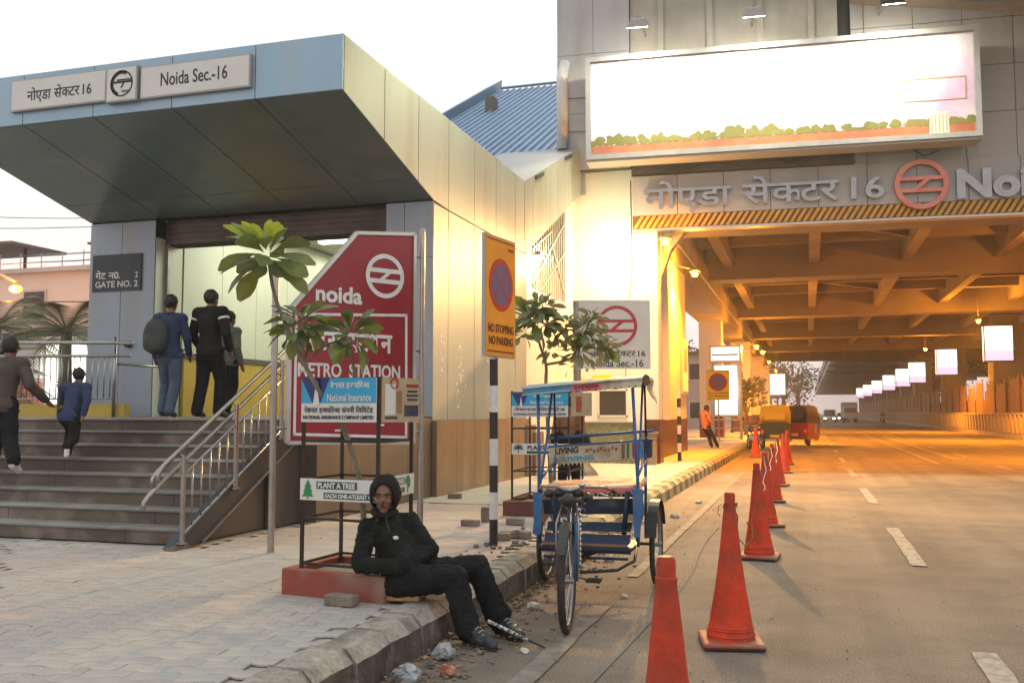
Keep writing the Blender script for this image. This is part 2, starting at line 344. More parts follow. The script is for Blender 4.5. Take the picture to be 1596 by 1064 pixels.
def dup(root, loc, rz=0, label=None, scale=None, sub=None):
    c = root.copy(); COL.objects.link(c); c.location = loc; c.rotation_euler = (0, 0, rz)
    if scale: c.scale = scale
    if label: c['label'] = label
    def rec(src, dst):
        for ch in list(src.children):
            d = ch.copy(); COL.objects.link(d); d.parent = dst
            if sub and ch.name.split('.')[0] in sub:
                d.data = ch.data.copy(); d.data.materials.clear(); d.data.materials.append(M[sub[ch.name.split('.')[0]]])
            rec(ch, d)
    rec(root, c); return c
X_, Y_, Z_ = V(1, 0, 0), V(0, 1, 0), V(0, 0, 1)

def boxpart(name, m, parent, *a, **k): return MB().box(*a).build(name, m, parent, **k)

# ------------------------------------------------------------------ text -> mesh
_sc = bpy.data.scenes.new('scratch')       # objects are evaluated in a scratch scene so the big one is not updated each time
def evaluate(o):
    _sc.collection.objects.link(o)
    with bpy.context.temp_override(scene=_sc, view_layer=_sc.view_layers[0]):
        dg = bpy.context.evaluated_depsgraph_get()
    return bpy.data.meshes.new_from_object(o.evaluated_get(dg))
_tc = {}
def glyphs(s, bold):
    key = (s, bold)
    if key in _tc: return _tc[key]
    c = bpy.data.curves.new('t', 'FONT'); c.body = s; c.size = 1.0; c.offset = bold; c.resolution_u = 3
    o = bpy.data.objects.new('t', c); me = evaluate(o)
    bm = bmesh.new(); bm.from_mesh(me)
    bpy.data.objects.remove(o); bpy.data.curves.remove(c); bpy.data.meshes.remove(me)
    _tc[key] = bm; return bm
def text(pieces, c, u, v, w, h, bold=.0, th=.002, lift=.001, name='lettering', m='ink', parent=None, shear=0, **kw):
    """pieces: a string or a list of (string, keep fraction); fitted to w x h metres round centre c in plane u, v."""
    if isinstance(pieces, str): pieces = [(pieces, 1)]
    out = bmesh.new(); x = 0
    for s_, keep in pieces:
        if s_ == ' ': x += .3; continue
        b = glyphs(s_, bold).copy()
        xs = [q.co.x for q in b.verts]; x0, x1 = min(xs), max(xs)
        if keep < 1:
            cut = x0+(x1-x0)*keep
            bmesh.ops.bisect_plane(b, geom=b.verts[:]+b.edges[:]+b.faces[:], plane_co=(cut, 0, 0), plane_no=(1, 0, 0), clear_outer=True)
            x1 = cut
        shift = x-x0
        tmp = bpy.data.meshes.new('tmp')
        bmesh.ops.translate(b, verts=b.verts, vec=(shift, 0, 0)); b.to_mesh(tmp); b.free(); out.from_mesh(tmp); bpy.data.meshes.remove(tmp)
        x = x1+shift+(.0 if keep < 1 else -.01 if any('\u0900' <= ch <= '\u097f' for ch in s_) else .04)
    bmesh.ops.remove_doubles(out, verts=out.verts, dist=1e-5)
    # islands at slightly different depths so that overlapping strokes never share a plane
    seen = set(); isl = {}
    k = 0
    for f in out.verts:
        if f.index in seen: continue
    out.verts.index_update()
    for v0 in out.verts:
        if v0.index in isl: continue
        st = [v0]; isl[v0.index] = k
        while st:
            a = st.pop()
            for e in a.link_edges:
                q = e.other_vert(a)
                if q.index not in isl: isl[q.index] = k; st.append(q)
        k += 1
    xs = [q.co.x for q in out.verts]; ys = [q.co.y for q in out.verts]
    x0, x1, y0, y1 = min(xs), max(xs), min(ys), max(ys)
    sx_, sy_ = w/(x1-x0), h/(y1-y0)
    r = bmesh.ops.extrude_face_region(out, geom=out.faces[:])
    top = set(g.index for g in r['geom'] if isinstance(g, bmesh.types.BMVert)) if False else None
    tv = [g for g in r['geom'] if isinstance(g, bmesh.types.BMVert)]
    tvs = set(tv)
    c = Vector(c); u = Vector(u).normalized(); v = Vector(v).normalized(); n = u.cross(v).normalized()
    step = th*.06 if th > .02 else min(.0004, th*.2)
    # island index of the extruded copies: by connectivity again
    out.verts.index_update(); lab = {}; k = 0
    for v0 in out.verts:
        if v0.index in lab: continue
        st = [v0]; lab[v0.index] = k
        while st:
            a = st.pop()
            for e in a.link_edges:
                q = e.other_vert(a)
                if q.index not in lab: lab[q.index] = k; st.append(q)
        k += 1
    co = {}
    for q in out.verts:
        xx = (q.co.x-(x0+x1)/2)*sx_; yy = (q.co.y-(y0+y1)/2)*sy_
        z = lift + (th+(lab[q.index] % 4)*step if q in tvs else 0)
        co[q] = c+u*(xx+shear*yy)+v*yy+n*z
    for q, p in co.items(): q.co = p
    off = Vector((0, 0, 0)); qq = parent
    while qq is not None: off += qq.location; qq = qq.parent
    bmesh.ops.translate(out, verts=out.verts, vec=-off)
    bmesh.ops.recalc_face_normals(out, faces=out.faces)
    me = bpy.data.meshes.new(name); out.to_mesh(me); out.free(); me.materials.append(M[m]); me.polygons.foreach_set('use_smooth', [False]*len(me.polygons))
    o = bpy.data.objects.new(name, me); COL.objects.link(o); o.parent = parent
    tag(o, **kw); return o
DV_STATION = [('नोएडा', 1), (' ', 1), ('से', 1), ('क', .86), ('टर', 1), (' ', 1), ('16', 1)]

def metro_logo(name, c, u, v, r, m, parent, th=.004, inner=.80, band=.16, **kw):
    """ring, two bars and a slanted link between them"""
    c = Vector(c); u = Vector(u).normalized(); v = Vector(v).normalized(); n = u.cross(v)
    b = MB(); b.ring(c, u, v, r*inner, r, th)
    for sgn in (1, -1):
        y = sgn*r*.24; hw = math.sqrt((r*inner)**2-y*y)+r*.04; t = r*band/2
        b.obox(c+v*y+n*(th*.45), u, v, n, hw, t, th*.45)
    b.prism([(-r*.32, -r*.17), (-r*.08, -r*.17), (r*.34, r*.17), (r*.10, r*.17)], c+n*(th*.8), u, v, th*.8)
    return b.build(name, m, parent, **kw)
# ================================================================== SETTING
g = MB(); g.add([(-300, -60, -.03), (300, -60, -.03), (300, 900, -.03), (-300, 900, -.03)], [(0, 1, 2, 3)]); struct('ground', g, 'earth')
def sheet(x0, x1, y0, y1, z, nx, ny, amp=0.0):
    b = MB(); vs = []; fs = []
    for j in range(ny+1):
        for i in range(nx+1):
            x = x0+(x1-x0)*i/nx; y = y0+(y1-y0)*(j/ny)**1.6
            vs.append((x, y, z+amp*noise.noise(Vector((x*.4, y*.4, 0)))))
    for j in range(ny):
        for i in range(nx):
            a = j*(nx+1)+i; fs.append((a, a+1, a+nx+2, a+nx+1))
    b.add(vs, fs); return b
struct('road', sheet(-2.42, 11.7, -6, 600, 0, 40, 200, .006), 'asphalt', smooth=True)
struct('road_far_side', sheet(12.0, 40, -6, 600, 0, 6, 60), 'asphalt')
# worn paint on the road, also used for long light trails
def dash(x, y0, y1, w, m, name='lane_marking', ragged=True):
    b = MB(); n = max(4, int((y1-y0)/.25)); vs = []; fs = []
    for i in range(n+1):
        y = y0+(y1-y0)*i/n; a = (rnd()-.5)*.02; c = (rnd()-.5)*.02
        vs += [(x-w/2+a, y, .0105), (x+w/2+c, y, .0105)]
    for i in range(n): fs.append((2*i, 2*i+1, 2*i+3, 2*i+2))
    b.add(vs, fs); return struct(name, b, m)
for y0, y1 in ((3.0, 6.86), (10.47, 13.79), (17.35, 20.75), (24.4, 27.6), (31.3, 34.5), (38.3, 41.5), (45.3, 48.6), (52.3, 55.5), (60, 63), (67, 70), (74, 77)):
    dash(1.05, y0, y1, .15, 'line')
for y0, y1 in ((21.5, 23.6), (28.3, 30.5), (36, 39), (44, 47), (52, 55), (60, 63)): dash(5.2, y0, y1, .14, 'line')
dash(-1.6, 3.2, 7.6, .14, 'line_faint', 'edge_line'); dash(-1.6, 9.0, 26, .11, 'line_faint', 'edge_line')
for x, y0, y1 in ((3.7, 31, 130), (4.6, 34, 160), (7.6, 33, 170), (8.3, 40, 170)): dash(x, y0, y1, .13, 'line', 'light_trail')  # light trails and reflections of the markings, laid down as painted lines
for x, y, a, b_ in ((2.5, 9, 1.1, .6), (-.2, 15, .7, 1.5), (3.4, 17, 1.4, .9)):
    pass
# tar seam and patches of darker asphalt
b = MB()
pts = [( -1.15+.05*math.sin(y*.9)+.03*noise.noise(Vector((y, 3, 0))), y) for y in [3+.35*i for i in range(60)]]
for i in range(len(pts)-1):
    (x0, y0), (x1, y1) = pts[i], pts[i+1]
    b.add([(x0-.012, y0, .0082), (x0+.012, y0, .0082), (x1+.012, y1, .0082), (x1-.012, y1, .0082)], [(0, 1, 2, 3)])
struct('road_crack', b, 'asphalt_patch')
# small grit and crumbs on the road: nobody could count them
b = MB()
for i in range(1000):
    y = 3.2+14*rnd()**1.7; x = -2.3+ (8 if rnd() < .6 else 3)*rnd(); s = .003+.007*rnd()**3
    b.ell((x, y, .006+s*.4), (s, s*(.6+rnd()), s*.6), 5, 3)
b.build('road_grit', 'brick', kind='stuff')
b = MB()
for i in range(300):
    y = 3.2+20*rnd()**1.5; x = -12+9.3*rnd(); s = .003+.008*rnd()**3
    b.ell((x, y, .245+s*.4), (s, s*(.6+rnd()), s*.6), 5, 3)
b.build('pavement_grit', 'brick', kind='stuff')

# ---- pavement: bed, interlocking blocks near the camera, sheet beyond
PX1 = -2.66
pv = MB(); pv.box(-60, PX1, -3, 13, -.02, .222); pavement = struct('pavement', pv, 'sand')
pf = MB(); pf.box(-60, PX1, 13.0, 120, -.02, .240); struct('pavement_far', pf, 'pave_far')
L_, W_ = .25, .125
def paver_mesh(sg=1):
    n = 6; g_ = .0016; ring0 = []; 
    for k in range(n+1):
        x = .0008+(L_-.0016)*k/n; ring0.append((x, g_+sg*.02*math.sin(2*math.pi*k/n)))
    for k in range(n, -1, -1):
        x = .0008+(L_-.0016)*k/n; ring0.append((x, W_-g_+sg*.02*math.sin(2*math.pi*k/n)))
    N = len(ring0); cx, cy_ = L_/2, W_/2
    vs = [(x-cx, y-cy_, -.012) for x, y in ring0]+[(x-cx, y-cy_, -.0035) for x, y in ring0]
    vs += [((x-cx)*.985, (y-cy_)*.955, 0) for x, y in ring0]
    fs = []
    for r_ in (0, 1):
        for i in range(N): j = (i+1) % N; fs.append((r_*N+i, r_*N+j, (r_+1)*N+j, (r_+1)*N+i))
    fs.append(tuple(2*N+i for i in range(N)))
    return vs, fs
PV2 = [paver_mesh(1), paver_mesh(-1)]
pmeshes = {}
for q in (0, 1):
    for i_, mm in enumerate(('paver', 'paver_pink', 'paver_grey')):
        b = MB(); b.add(*PV2[q]); o = b.build('paver_src', mm); pmeshes[(q, i_)] = o.data; bpy.data.objects.remove(o)
ANG = R(8); ca, sa = math.cos(ANG), math.sin(ANG)
cells = []
for j in range(-60, 220):
    for i in range(-60, 20):
        lx, ly = i*L_+(L_/2 if j % 2 else 0), j*W_
        x = PX1-.2+lx*ca-ly*sa; y = 3+lx*sa+ly*ca
        if x > PX1-.045 or x < -12.5 or y > 12.9 or y < 3.0: continue
        if y > 8.0 and x < -5.7: continue                   # under the staircase
        # visible wedge only
        if x < -.92*(y)-.6: continue
        cells.append((math.hypot(x, y), x, y, j % 2))
cells.sort()
def shade(x, y):
    q = noise.noise(Vector((x*.55+3, y*.55, 1)))+.35*(rnd()-.5)
    return 1 if q > .22 else 2 if q < -.2 else 0
stuffs = [MB(), MB(), MB()]
gone = set()
for k, (d, x, y, pq) in enumerate(cells):
    PVv, PVf = PV2[pq]
    hz = .240+.0035*(rnd()-.5)+(.002 if rnd() < .05 else 0)+.004*noise.noise(Vector((x*1.3, y*1.3, 5)))
    
    tx, ty = R(1.0)*(rnd()-.5), R(1.4)*(rnd()-.5)
    si = shade(x, y)
    if k < 300:
        o = bpy.data.objects.new('paver', pmeshes[(pq, si)]); COL.objects.link(o); o.parent = pavement
        o.location = (x, y, hz); o.rotation_euler = (tx, ty, ANG)
    else:
        mt = Matrix.Translation((x, y, hz)) @ Matrix.Rotation(ANG, 4, 'Z') @ Matrix.Rotation(tx, 4, 'X') @ Matrix.Rotation(ty, 4, 'Y')
        n0 = len(PVv)//3
        stuffs[si].add([mt @ Vector(p) for p in PVv[n0:]], [tuple(i-n0 for i in f) for f in PVf[n0:]])
for sb, mm in zip(stuffs, ('paver', 'paver_pink', 'paver_grey')): sb.build('paver_field', mm, pavement, kind='stuff')

# ---- kerb: separate sloped stones
kerb = tag(bpy.data.objects.new('kerb', None), kind='structure'); COL.objects.link(kerb)
y = 2.6; ki = 0
while y < 46:
    L = .46+.06*(rnd()-.5); near = y < 9.5
    x0 = -2.66; zt = .245+.012*(rnd()-.5); dx = .02*(rnd()-.5)+ .012*noise.noise(Vector((y, 0, 0)))
    b = MB(); g0 = .006+.006*rnd()
    ya, yb = y+g0, y+L-g0
    prof = [(x0, -.02), (-2.385+dx, -.02), (-2.40+dx, zt-.07), (-2.47+dx, zt), (x0, zt+.002)]
    nseg = 5 if near else 1; vs = []; fs = []; n = len(prof)
    for s_ in range(nseg+1):
        t = s_/nseg; yy = ya+(yb-ya)*t
        for (px_, pz_) in prof:
            q = .012 if near else 0
            vs.append((px_+q*noise.noise(Vector((px_*5, yy*5, pz_*9))), yy, pz_+q*noise.noise(Vector((yy*6, pz_*5, 7)))))
    for s_ in range(nseg):
        for k in range(n):
            l = (k+1) % n; fs.append((s_*n+k, s_*n+l, (s_+1)*n+l, (s_+1)*n+k))
    fs.append(tuple(range(n))); fs.append(tuple(nseg*n+k for k in reversed(range(n))))
    b.add(vs, fs)
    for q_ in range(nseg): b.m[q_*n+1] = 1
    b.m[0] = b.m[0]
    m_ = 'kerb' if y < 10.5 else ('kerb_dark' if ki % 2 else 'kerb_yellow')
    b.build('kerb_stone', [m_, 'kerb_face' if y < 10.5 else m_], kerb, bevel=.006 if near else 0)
    y += L; ki += 1
b = MB(); b.box(-2.66, -2.39, 46, 120, -.02, .24); struct('kerb_far', b, 'kerb')

# ================================================================== METRO ENTRANCE
EN = thing('metro_entrance_building', 'grey and silver clad station entrance with a big jutting canopy over the broad steps', 'building', (-9, 14, .24))
XS = [-12.2, -10.72, -9.49, -8.19, -6.89, -5.6]
def sofz(y): return 5.68-(y-10.75)*.245
# core box of canopy (dark joint colour shows in the seams)
b = MB(); XR = -5.612
b.prism([(10.76, 5.695), (13.86, 4.935), (14.12, 4.935), (14.12, 6.385), (10.76, 6.385)], (XR, 0, 0), Y_, Z_, 6.57)
b.build('canopy_core', 'joint', EN)
for a, c in zip(XS, XS[1:]):
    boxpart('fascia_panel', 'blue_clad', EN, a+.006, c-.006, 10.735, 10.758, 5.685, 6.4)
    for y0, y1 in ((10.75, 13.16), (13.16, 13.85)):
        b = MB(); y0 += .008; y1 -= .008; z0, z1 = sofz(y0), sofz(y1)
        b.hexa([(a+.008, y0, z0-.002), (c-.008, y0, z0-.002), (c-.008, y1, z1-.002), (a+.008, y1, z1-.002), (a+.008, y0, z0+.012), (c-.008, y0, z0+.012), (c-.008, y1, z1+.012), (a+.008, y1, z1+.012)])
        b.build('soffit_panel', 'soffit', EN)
boxpart('roof_slab', 'joint', EN, -12.19, -5.62, 14.12, 18.93, 6.3, 6.385); boxpart('roof_slab', 'joint', EN, -12.19, -7.85, 18.93, 24.0, 6.3, 6.385)
boxpart('parapet_core', 'joint', EN, -5.8, -5.613, 14.12, 19.0, 4.93, 6.3)
boxpart('roof_cap', 'blue_clad', EN, -12.2, -5.6, 10.735, 18.94, 6.4, 6.415)
# side wall: upper band of slanted panels, lower band of tall panels
YJ = [10.76, 12.0, 13.23, 14.52, 15.81, 17.04, 18.29, 18.95]
for a, c in zip(YJ, YJ[1:]):
    a2, c2 = a+.010, c-.010
    lo = lambda y: sofz(y)-.005 if y < 13.85 else 4.885
    pts = [(a2, lo(a2))]
    if a2 < 13.85 < c2: pts.append((13.85, lo(13.84)))
    pts += [(c2, lo(c2)), (c2, 6.4), (a2, 6.4)]
    b = MB(); b.prism(pts, (-5.6, 0, 0), Y_, Z_, .012); b.build('wall_panel', 'side_clad', EN)
YL = [13.86, 14.52, 15.81, 17.04, 18.29, 19.1]
for a, c in zip(YL, YL[1:]): boxpart('wall_panel', 'side_clad', EN, -5.612, -5.6, a+.010, c-.010, 1.42, 4.865)
boxpart('wall_core', 'joint', EN, -5.9, -5.613, 14.0, 19.09, .24, 4.93)
# white remnants of scraped-off posters low on the side wall
b = MB()
for (cy0, cz0, sy_, sz_, n_) in ((14.25, 2.35, .10, .35, 26), (15.15, 2.30, .13, .42, 40), (16.7, 2.0, .12, .5, 34), (15.0, 1.75, .1, .2, 16)):
    for k in range(n_):
        y_ = cy0+random.gauss(0, sy_*.6); z_ = cz0+random.gauss(0, sz_*.6); s_ = .008+.03*rnd()**2
        b.prism([(s_*(.5+rnd())*math.cos(t*1.05), s_*(.5+1.2*rnd())*math.sin(t*1.05)) for t in range(6)], (-5.5985+.0002*(k % 5), y_, z_), Y_, Z_, .0008)
b.build('poster_remnants', 'white_paint', EN, kind='stuff')
# columns
for x0, xm, x1 in ((-12.2, -11.52, -10.82), (-6.42, -6.1, -5.6)):
    boxpart('column_core', 'joint', EN, x0+.01, x1-.012, 13.865, 14.6, 1.47 if x1 < -6 else .24, 4.93)
    for p, q in ((x0, xm), (xm, x1)):
        for z0, z1 in ((1.47, 4.0 if x1 > -6 else 4.9), (4.0, 4.9)):
            if z0 == 4.0 and x1 < -6: continue
            boxpart('column_panel', 'col_clad', EN, p+.005, q-.005, 13.85, 13.866, z0+.004, z1-.004)
boxpart('column_panel', 'inner_wall', EN, -10.82, -10.808, 13.868, 14.6, 1.47, 4.6)
boxpart('column_panel', 'col_clad', EN, -12.212, -12.2, 13.87, 16, 1.47, 4.9)
boxpart('side_wall', 'col_clad', EN, -12.4, -12.2, 16, 24, .24, 6.3)
# shutter box between the columns
sh = boxpart('shutter_box', 'joint', EN, -10.8, -6.43, 14.12, 14.5, 4.5, 4.93)
for k in range(9): boxpart('shutter_slat', 'shutter', EN, -10.79, -6.44, 14.085+.012*(k % 2), 14.118, 4.505+k*.047, 4.505+k*.047+.040)
boxpart('shutter_guide', 'steel_dull', EN, -10.8, -10.74, 14.1, 14.16, 1.47, 4.5)
# hall inside
boxpart('floor_slab', 'tread', EN, -12.2, -5.9, 12.5, 24, 1.30, 1.468)
boxpart('hall_ceiling', 'inner_wall', EN, -10.8, -5.9, 14.5, 23.9, 5.3, 5.38)
boxpart('lintel', 'inner_wall', EN, -10.8, -6.43, 14.5, 14.6, 4.6, 5.3)
boxpart('back_wall', 'inner_wall', EN, -12.2, -5.9, 23.9, 24.0, 1.47, 5.38)
yy = 14.62
while yy < 23.8:
    boxpart('hall_panel', 'inner_wall', EN, -10.82, -10.79, yy+.006, min(yy+1.2, 23.88)-.006, 2.62, 5.28)
    yy += 1.2
boxpart('hall_wall_core', 'joint', EN, -10.95, -10.825, 14.61, 23.9, 1.47, 5.3)
boxpart('dado', 'yellow_band', EN, -10.81, -10.74, 14.62, 23.88, 1.47, 2.52)
boxpart('dado_cap', 'dark_base', EN, -10.81, -10.715, 14.62, 23.88, 2.52, 2.60)
boxpart('hall_wall_right', 'inner_wall', EN, -6.0, -5.93, 14.61, 23.9, 1.47, 5.3)
# ceiling lights in the hall
for k, (x, y_) in enumerate(((-9.6, 16.2), (-8.0, 16.2), (-9.6, 18.6), (-8.0, 18.6), (-9.6, 21.2), (-8.0, 21.2))):
    b = MB(); b.box(x-.6, x+.6, y_-.1, y_+.1, 5.26, 5.298); b.build('ceiling_light', 'tube', EN)
def area(name, loc, energy, color, sx, sy, rot=(0, 0, 0), spread=None):
    l = bpy.data.lights.new(name, 'AREA'); l.shape = 'RECTANGLE'; l.size = sx; l.size_y = sy; l.energy = energy; l.color = color
    o = bpy.data.objects.new(name, l); COL.objects.link(o); o.location = loc; o.rotation_euler = rot; return o
def point(name, loc, energy, color, r=.1):
    l = bpy.data.lights.new(name, 'POINT'); l.energy = energy; l.color = color; l.shadow_soft_size = r
    o = bpy.data.objects.new(name, l); COL.objects.link(o); o.location = loc; return o
def spot(name, loc, tgt, energy, color, ang, r=.1, blend=.4):
    l = bpy.data.lights.new(name, 'SPOT'); l.energy = energy; l.color = color; l.shadow_soft_size = r; l.spot_size = R(ang); l.spot_blend = blend
    o = bpy.data.objects.new(name, l); COL.objects.link(o); o.location = loc
    d = Vector(tgt)-Vector(loc); o.rotation_euler = d.to_track_quat('-Z', 'Y').to_euler(); return o
area('hall_light', (-8.7, 16.6, 5.2), 120, (1.0, 1.0, .82), 3.2, 2.6)
area('hall_light', (-8.7, 20.8, 5.2), 210, (1.0, 1.0, .72), 3.2, 3.0)
# things seen deep in the hall
gt = thing('security_grille', 'grey barred security gate standing deep inside the bright station hall', 'gate', (-9.3, 19.5, 1.47))
for k in range(18): b = MB(); b.tube([(-10.2+k*.1, 19.5, 1.5), (-10.2+k*.1, 19.5, 4.2)], .014, 5); b.build('bar', 'steel_dull', gt)
for z in (1.6, 2.9, 4.2): b = MB(); b.tube([(-10.25, 19.5, z), (-8.45, 19.5, z)], .022, 6); b.build('rail', 'steel_dull', gt)
# base of the building and landing side
b = MB(); b.box(-6.0, -5.62, 10.22, 13.86, .24, 1.46); b.build('landing_core', 'dark_base', EN)
ys = [8.9, 10.2, 11.1, 12.0, 12.9, 13.84]
for a, c in zip(ys[1:], ys[2:]): boxpart('base_tile', 'dark_base', EN, -5.62, -5.6, a+.004, c-.004, .24, 1.455)
ys = [13.85, 14.75, 15.65, 16.5, 17.4, 18.3, 19.1]
for a, c in zip(ys, ys[1:]): boxpart('base_tile', 'base_tile', EN, -5.6, -5.52, a+.004, c-.004, .24, 1.415)
for (a, c, h, x) in ((19.1, 19.75, 1.15, -5.40), (18.75, 19.35, 1.3, -5.46)): boxpart('broken_base_stone', 'base_tile', EN, -5.6, x, a, c, .24, h, bevel=.02)
# roof terrace staircase box rising to the platform, on the same wall plane
ST = thing('covered_stair_box', 'pale silver clad stair enclosure rising from the entrance roof to the white station wall', 'stair enclosure', (-5.7, 21.5, 4.9))
up = lambda y: 6.30+(y-18.70)*(8.60-6.30)/(24.24-18.70)
dn = lambda y: 4.88+(y-19.0)*(7.39-4.88)/(24.43-19.0)
yj = [18.96, 19.6, 20.7, 21.8, 22.9, 24.3]
for a, c in zip(yj, yj[1:]):
    b = MB(); a2, c2 = a+.010, c-.010
    b.prism([(a2, dn(max(a2, 19))), (c2, dn(c2)), (c2, up(c2)), (a2, up(a2))], (-5.6, 0, 0), Y_, Z_, .012); b.build('side_panel', 'side_clad', ST)
b = MB(); b.prism([(18.97, 4.9), (24.25, dn(24.25)+.02), (24.25, up(24.25)-.02), (18.97, up(18.97)-.02)], (-5.613, 0, 0), Y_, Z_, 2.2); b.build('box_core', 'sign_grey', ST)
for y_ in (20.0, 22.7):
    b = MB(); z = up(y_)
    b.hexa([(-5.75, y_-.25, z-.22), (-5.55, y_-.25, z-.2), (-5.55, y_+.35, z+.02), (-5.75, y_+.35, z+.02), (-5.75, y_-.2, z-.12), (-5.55, y_-.2, z-.1), (-5.55, y_+.4, z+.12), (-5.75, y_+.4, z+.12)])
    b.build('torn_flap', 'stringer', ST)
b = MB(); b.box(-5.62, -5.5, 24.28, 24.37, 7.3, 8.62); b.build('edge_trim', 'alu', ST)

# ---- cream side wall below the stair box
CW = thing('cream_side_wall', 'brightly lit cream wall beneath the rising stair box beside the no stopping sign', 'wall', (-6, 21.7, .24))
boxpart('wall', 'wall_cream', CW, -6.1, -5.8, 19.1, 24.4, .24, 4.3)
boxpart('wall', 'wall_cream', CW, -6.1, -5.8, 19.1, 20.2, 4.3, 5.2)
boxpart('window_recess', 'dark_base', CW, -6.3, -6.1, 20.2, 23.3, 4.3, 6.3)
for k in range(15):
    y_ = 20.25+k*.21; b = MB(); b.box(-5.86, -5.83, y_, y_+.05, 4.3, dn(max(19, y_))-.02); b.build('grille_bar', 'alu', CW)
for (p, q) in (((20.3, 4.4), (23.2, 6.3)), ((20.3, 5.2), (22, 5.9)), ((21, 4.35), (23.3, 5.6)), ((22, 5.6), (23.3, 4.5))):
    b = MB(); b.bar((-5.82, p[0], p[1]), (-5.82, q[0], q[1]), .02); b.build('grille_brace', 'alu', CW)
boxpart('wall', 'wall_cream', CW, -6.1, -5.8, 23.3, 24.4, 4.3, 7.2)

# ================================================================== STAIRCASE
SR = thing('entrance_staircase', 'broad brown stone steps climbing to the lit gate opening', 'steps', (-9, 9, .24))
RISE = .154; TRD = .30; SX0 = -16.0; SX1 = -5.93
for k in range(8):
    y0 = 8.1+TRD*k; z0 = .24+RISE*k; z1 = z0+RISE
    x = SX0
    while x < SX1-.3:
        w = 1.9+.3*(rnd()-.5); x2 = min(x+w, SX1)
        if SX1-x2 < .5: x2 = SX1
        boxpart('riser', 'granite', SR, x+.003, x2-.003, y0+.03, y0+.05, z0, z1-.032)
        x = x2
    x = SX0+.7*rnd()
    y1 = y0+TRD+.05 if k < 7 else 12.5
    boxpart('tread', 'tread', SR, SX0, SX1+.002, y0, y1, z1-.03, z1+.001*k*0, bevel=.006)
b = MB()
prof = [(8.16, .24)]
for k in range(8): prof += [(8.16+TRD*k, .24+RISE*k+RISE-.034), (8.16+TRD*(k+1), .24+RISE*k+RISE-.034)]
prof += [(8.16+TRD*8, .24)]
b.prism(prof, (SX1-.004, 0, 0), Y_, Z_, 10.1); b.build('stair_core', 'dark_base', SR)
# black steel stringer on the open side
b = MB(); b.prism([(7.80, .245), (8.22, .245), (10.25, 1.30), (10.25, 1.60), (7.98, .352)], (-5.80, 0, 0), Y_, Z_, .12)
b.build('stringer', 'stringer', SR)
b = MB(); b.bar((-5.79, 8.24, .262), (-5.79, 10.25, 1.31), .015, .010); b.build('stringer_lip', 'steel_dull', SR)
b = MB(); b.hexa([(-5.84, 7.72, .24), (-5.74, 7.72, .24), (-5.74, 7.98, .24), (-5.84, 7.98, .24), (-5.84, 7.74, .262), (-5.74, 7.74, .262), (-5.74, 7.96, .285), (-5.84, 7.96, .285)]); b.build('stringer_foot', 'dark_base', SR)
boxpart('landing_side', 'dark_base', SR, -5.92, -5.84, 9.6, 10.22, .24, 1.2)
# railing
RL = thing('stair_railing', 'stainless steel handrail with thin balusters down the right side of the steps', 'railing', (-5.80, 9, .4))
def rail(pts, r, name, par=RL, m='steel'): b = MB(); b.tube(pts, r, 10); return b.build(name, m, par, smooth=True)
hr = lambda y: 1.02+.572*(y-7.64)
br = lambda y: .405+.552*(y-8.02)
for xx, d, m_ in ((-5.84, 0, 'top_handrail'), (-5.90, -.055, 'inner_handrail')):
    rail([(xx, 7.60, hr(7.6)-.09+d), (xx, 7.61, hr(7.6)-.02+d), (xx, 7.68, hr(7.68)+d), (xx, 10.3, hr(10.3)+d), (xx, 12.6, hr(10.3)+d)], .022, m_)
rail([(-5.86, 7.43, hr(7.46)-.27), (-5.86, 7.44, hr(7.46)-.20), (-5.86, 7.50, hr(7.50)-.17), (-5.86, 10.3, hr(10.3)-.17), (-5.86, 12.6, hr(10.3)-.17)], .022, 'lower_handrail')
rail([(-5.78, 7.92, br(7.92)+.60), (-5.78, 10.25, br(10.25)+.60)], .014, 'infill_rail')
rail([(-5.78, 7.92, br(7.92)+.02), (-5.78, 10.25, br(10.25)+.02)], .013, 'bottom_rail')
for y_ in (7.90, 8.78, 9.68):
    zb_ = .285 if y_ < 8 else br(y_)-.08
    b = MB(); b.tube([(-5.775, y_, zb_), (-5.775, y_, hr(y_)-.04)], .025, 10); b.lathe([(.05, 0), (.05, .014), (.03, .02)], 12, (-5.775, y_, zb_)); b.build('post', 'steel', RL, smooth='auto')
    for dx, h in ((-.065, 0), (-.085, -.17)): rail([(-5.775, y_, hr(y_)+h-.05), (-5.775+dx, y_, hr(y_)+h-.015)], .009, 'bracket')
y_ = 8.05
while y_ < 10.2:
    if min(abs(y_-q) for q in (7.90, 8.78, 9.68)) > .06: rail([(-5.78, y_, br(y_)+.02), (-5.78, y_, br(y_)+.60)], .009, 'baluster')
    y_ += .145
# landing railing, left side
LR = thing('landing_railing', 'steel balustrade closing the landing left of the gate column, shop lights behind', 'railing', (-11.8, 12.2, 1.47))
boxpart('upstand', 'yellow_band', LR, -16, -10.15, 12.35, 12.5, 1.47, 1.68)  # yellow light along this edge is put into its colour
rail([(-16, 12.2, 2.74), (-10.2, 12.2, 2.62), (-9.9, 12.2, 2.60)], .028, 'top_handrail', LR)
rail([(-16, 12.28, 2.50), (-10.0, 12.28, 2.42)], .024, 'lower_handrail', LR)
rail([(-16, 12.3, 1.76), (-10.3, 12.3, 1.76)], .014, 'bottom_rail', LR)
for x in (-13.6, -11.35, -10.3): rail([(x, 12.3, 1.47), (x, 12.3, 2.72)], .026, 'post', LR)
x = -15.9
while x < -10.35: rail([(x, 12.3, 1.76), (x, 12.3, 2.45)], .009, 'baluster', LR); x += .115
rail([(-10.3, 12.3, 2.30), (-10.3, 13.2, 2.30), (-10.3, 13.84, 2.30)], .02, 'return_rail', LR)

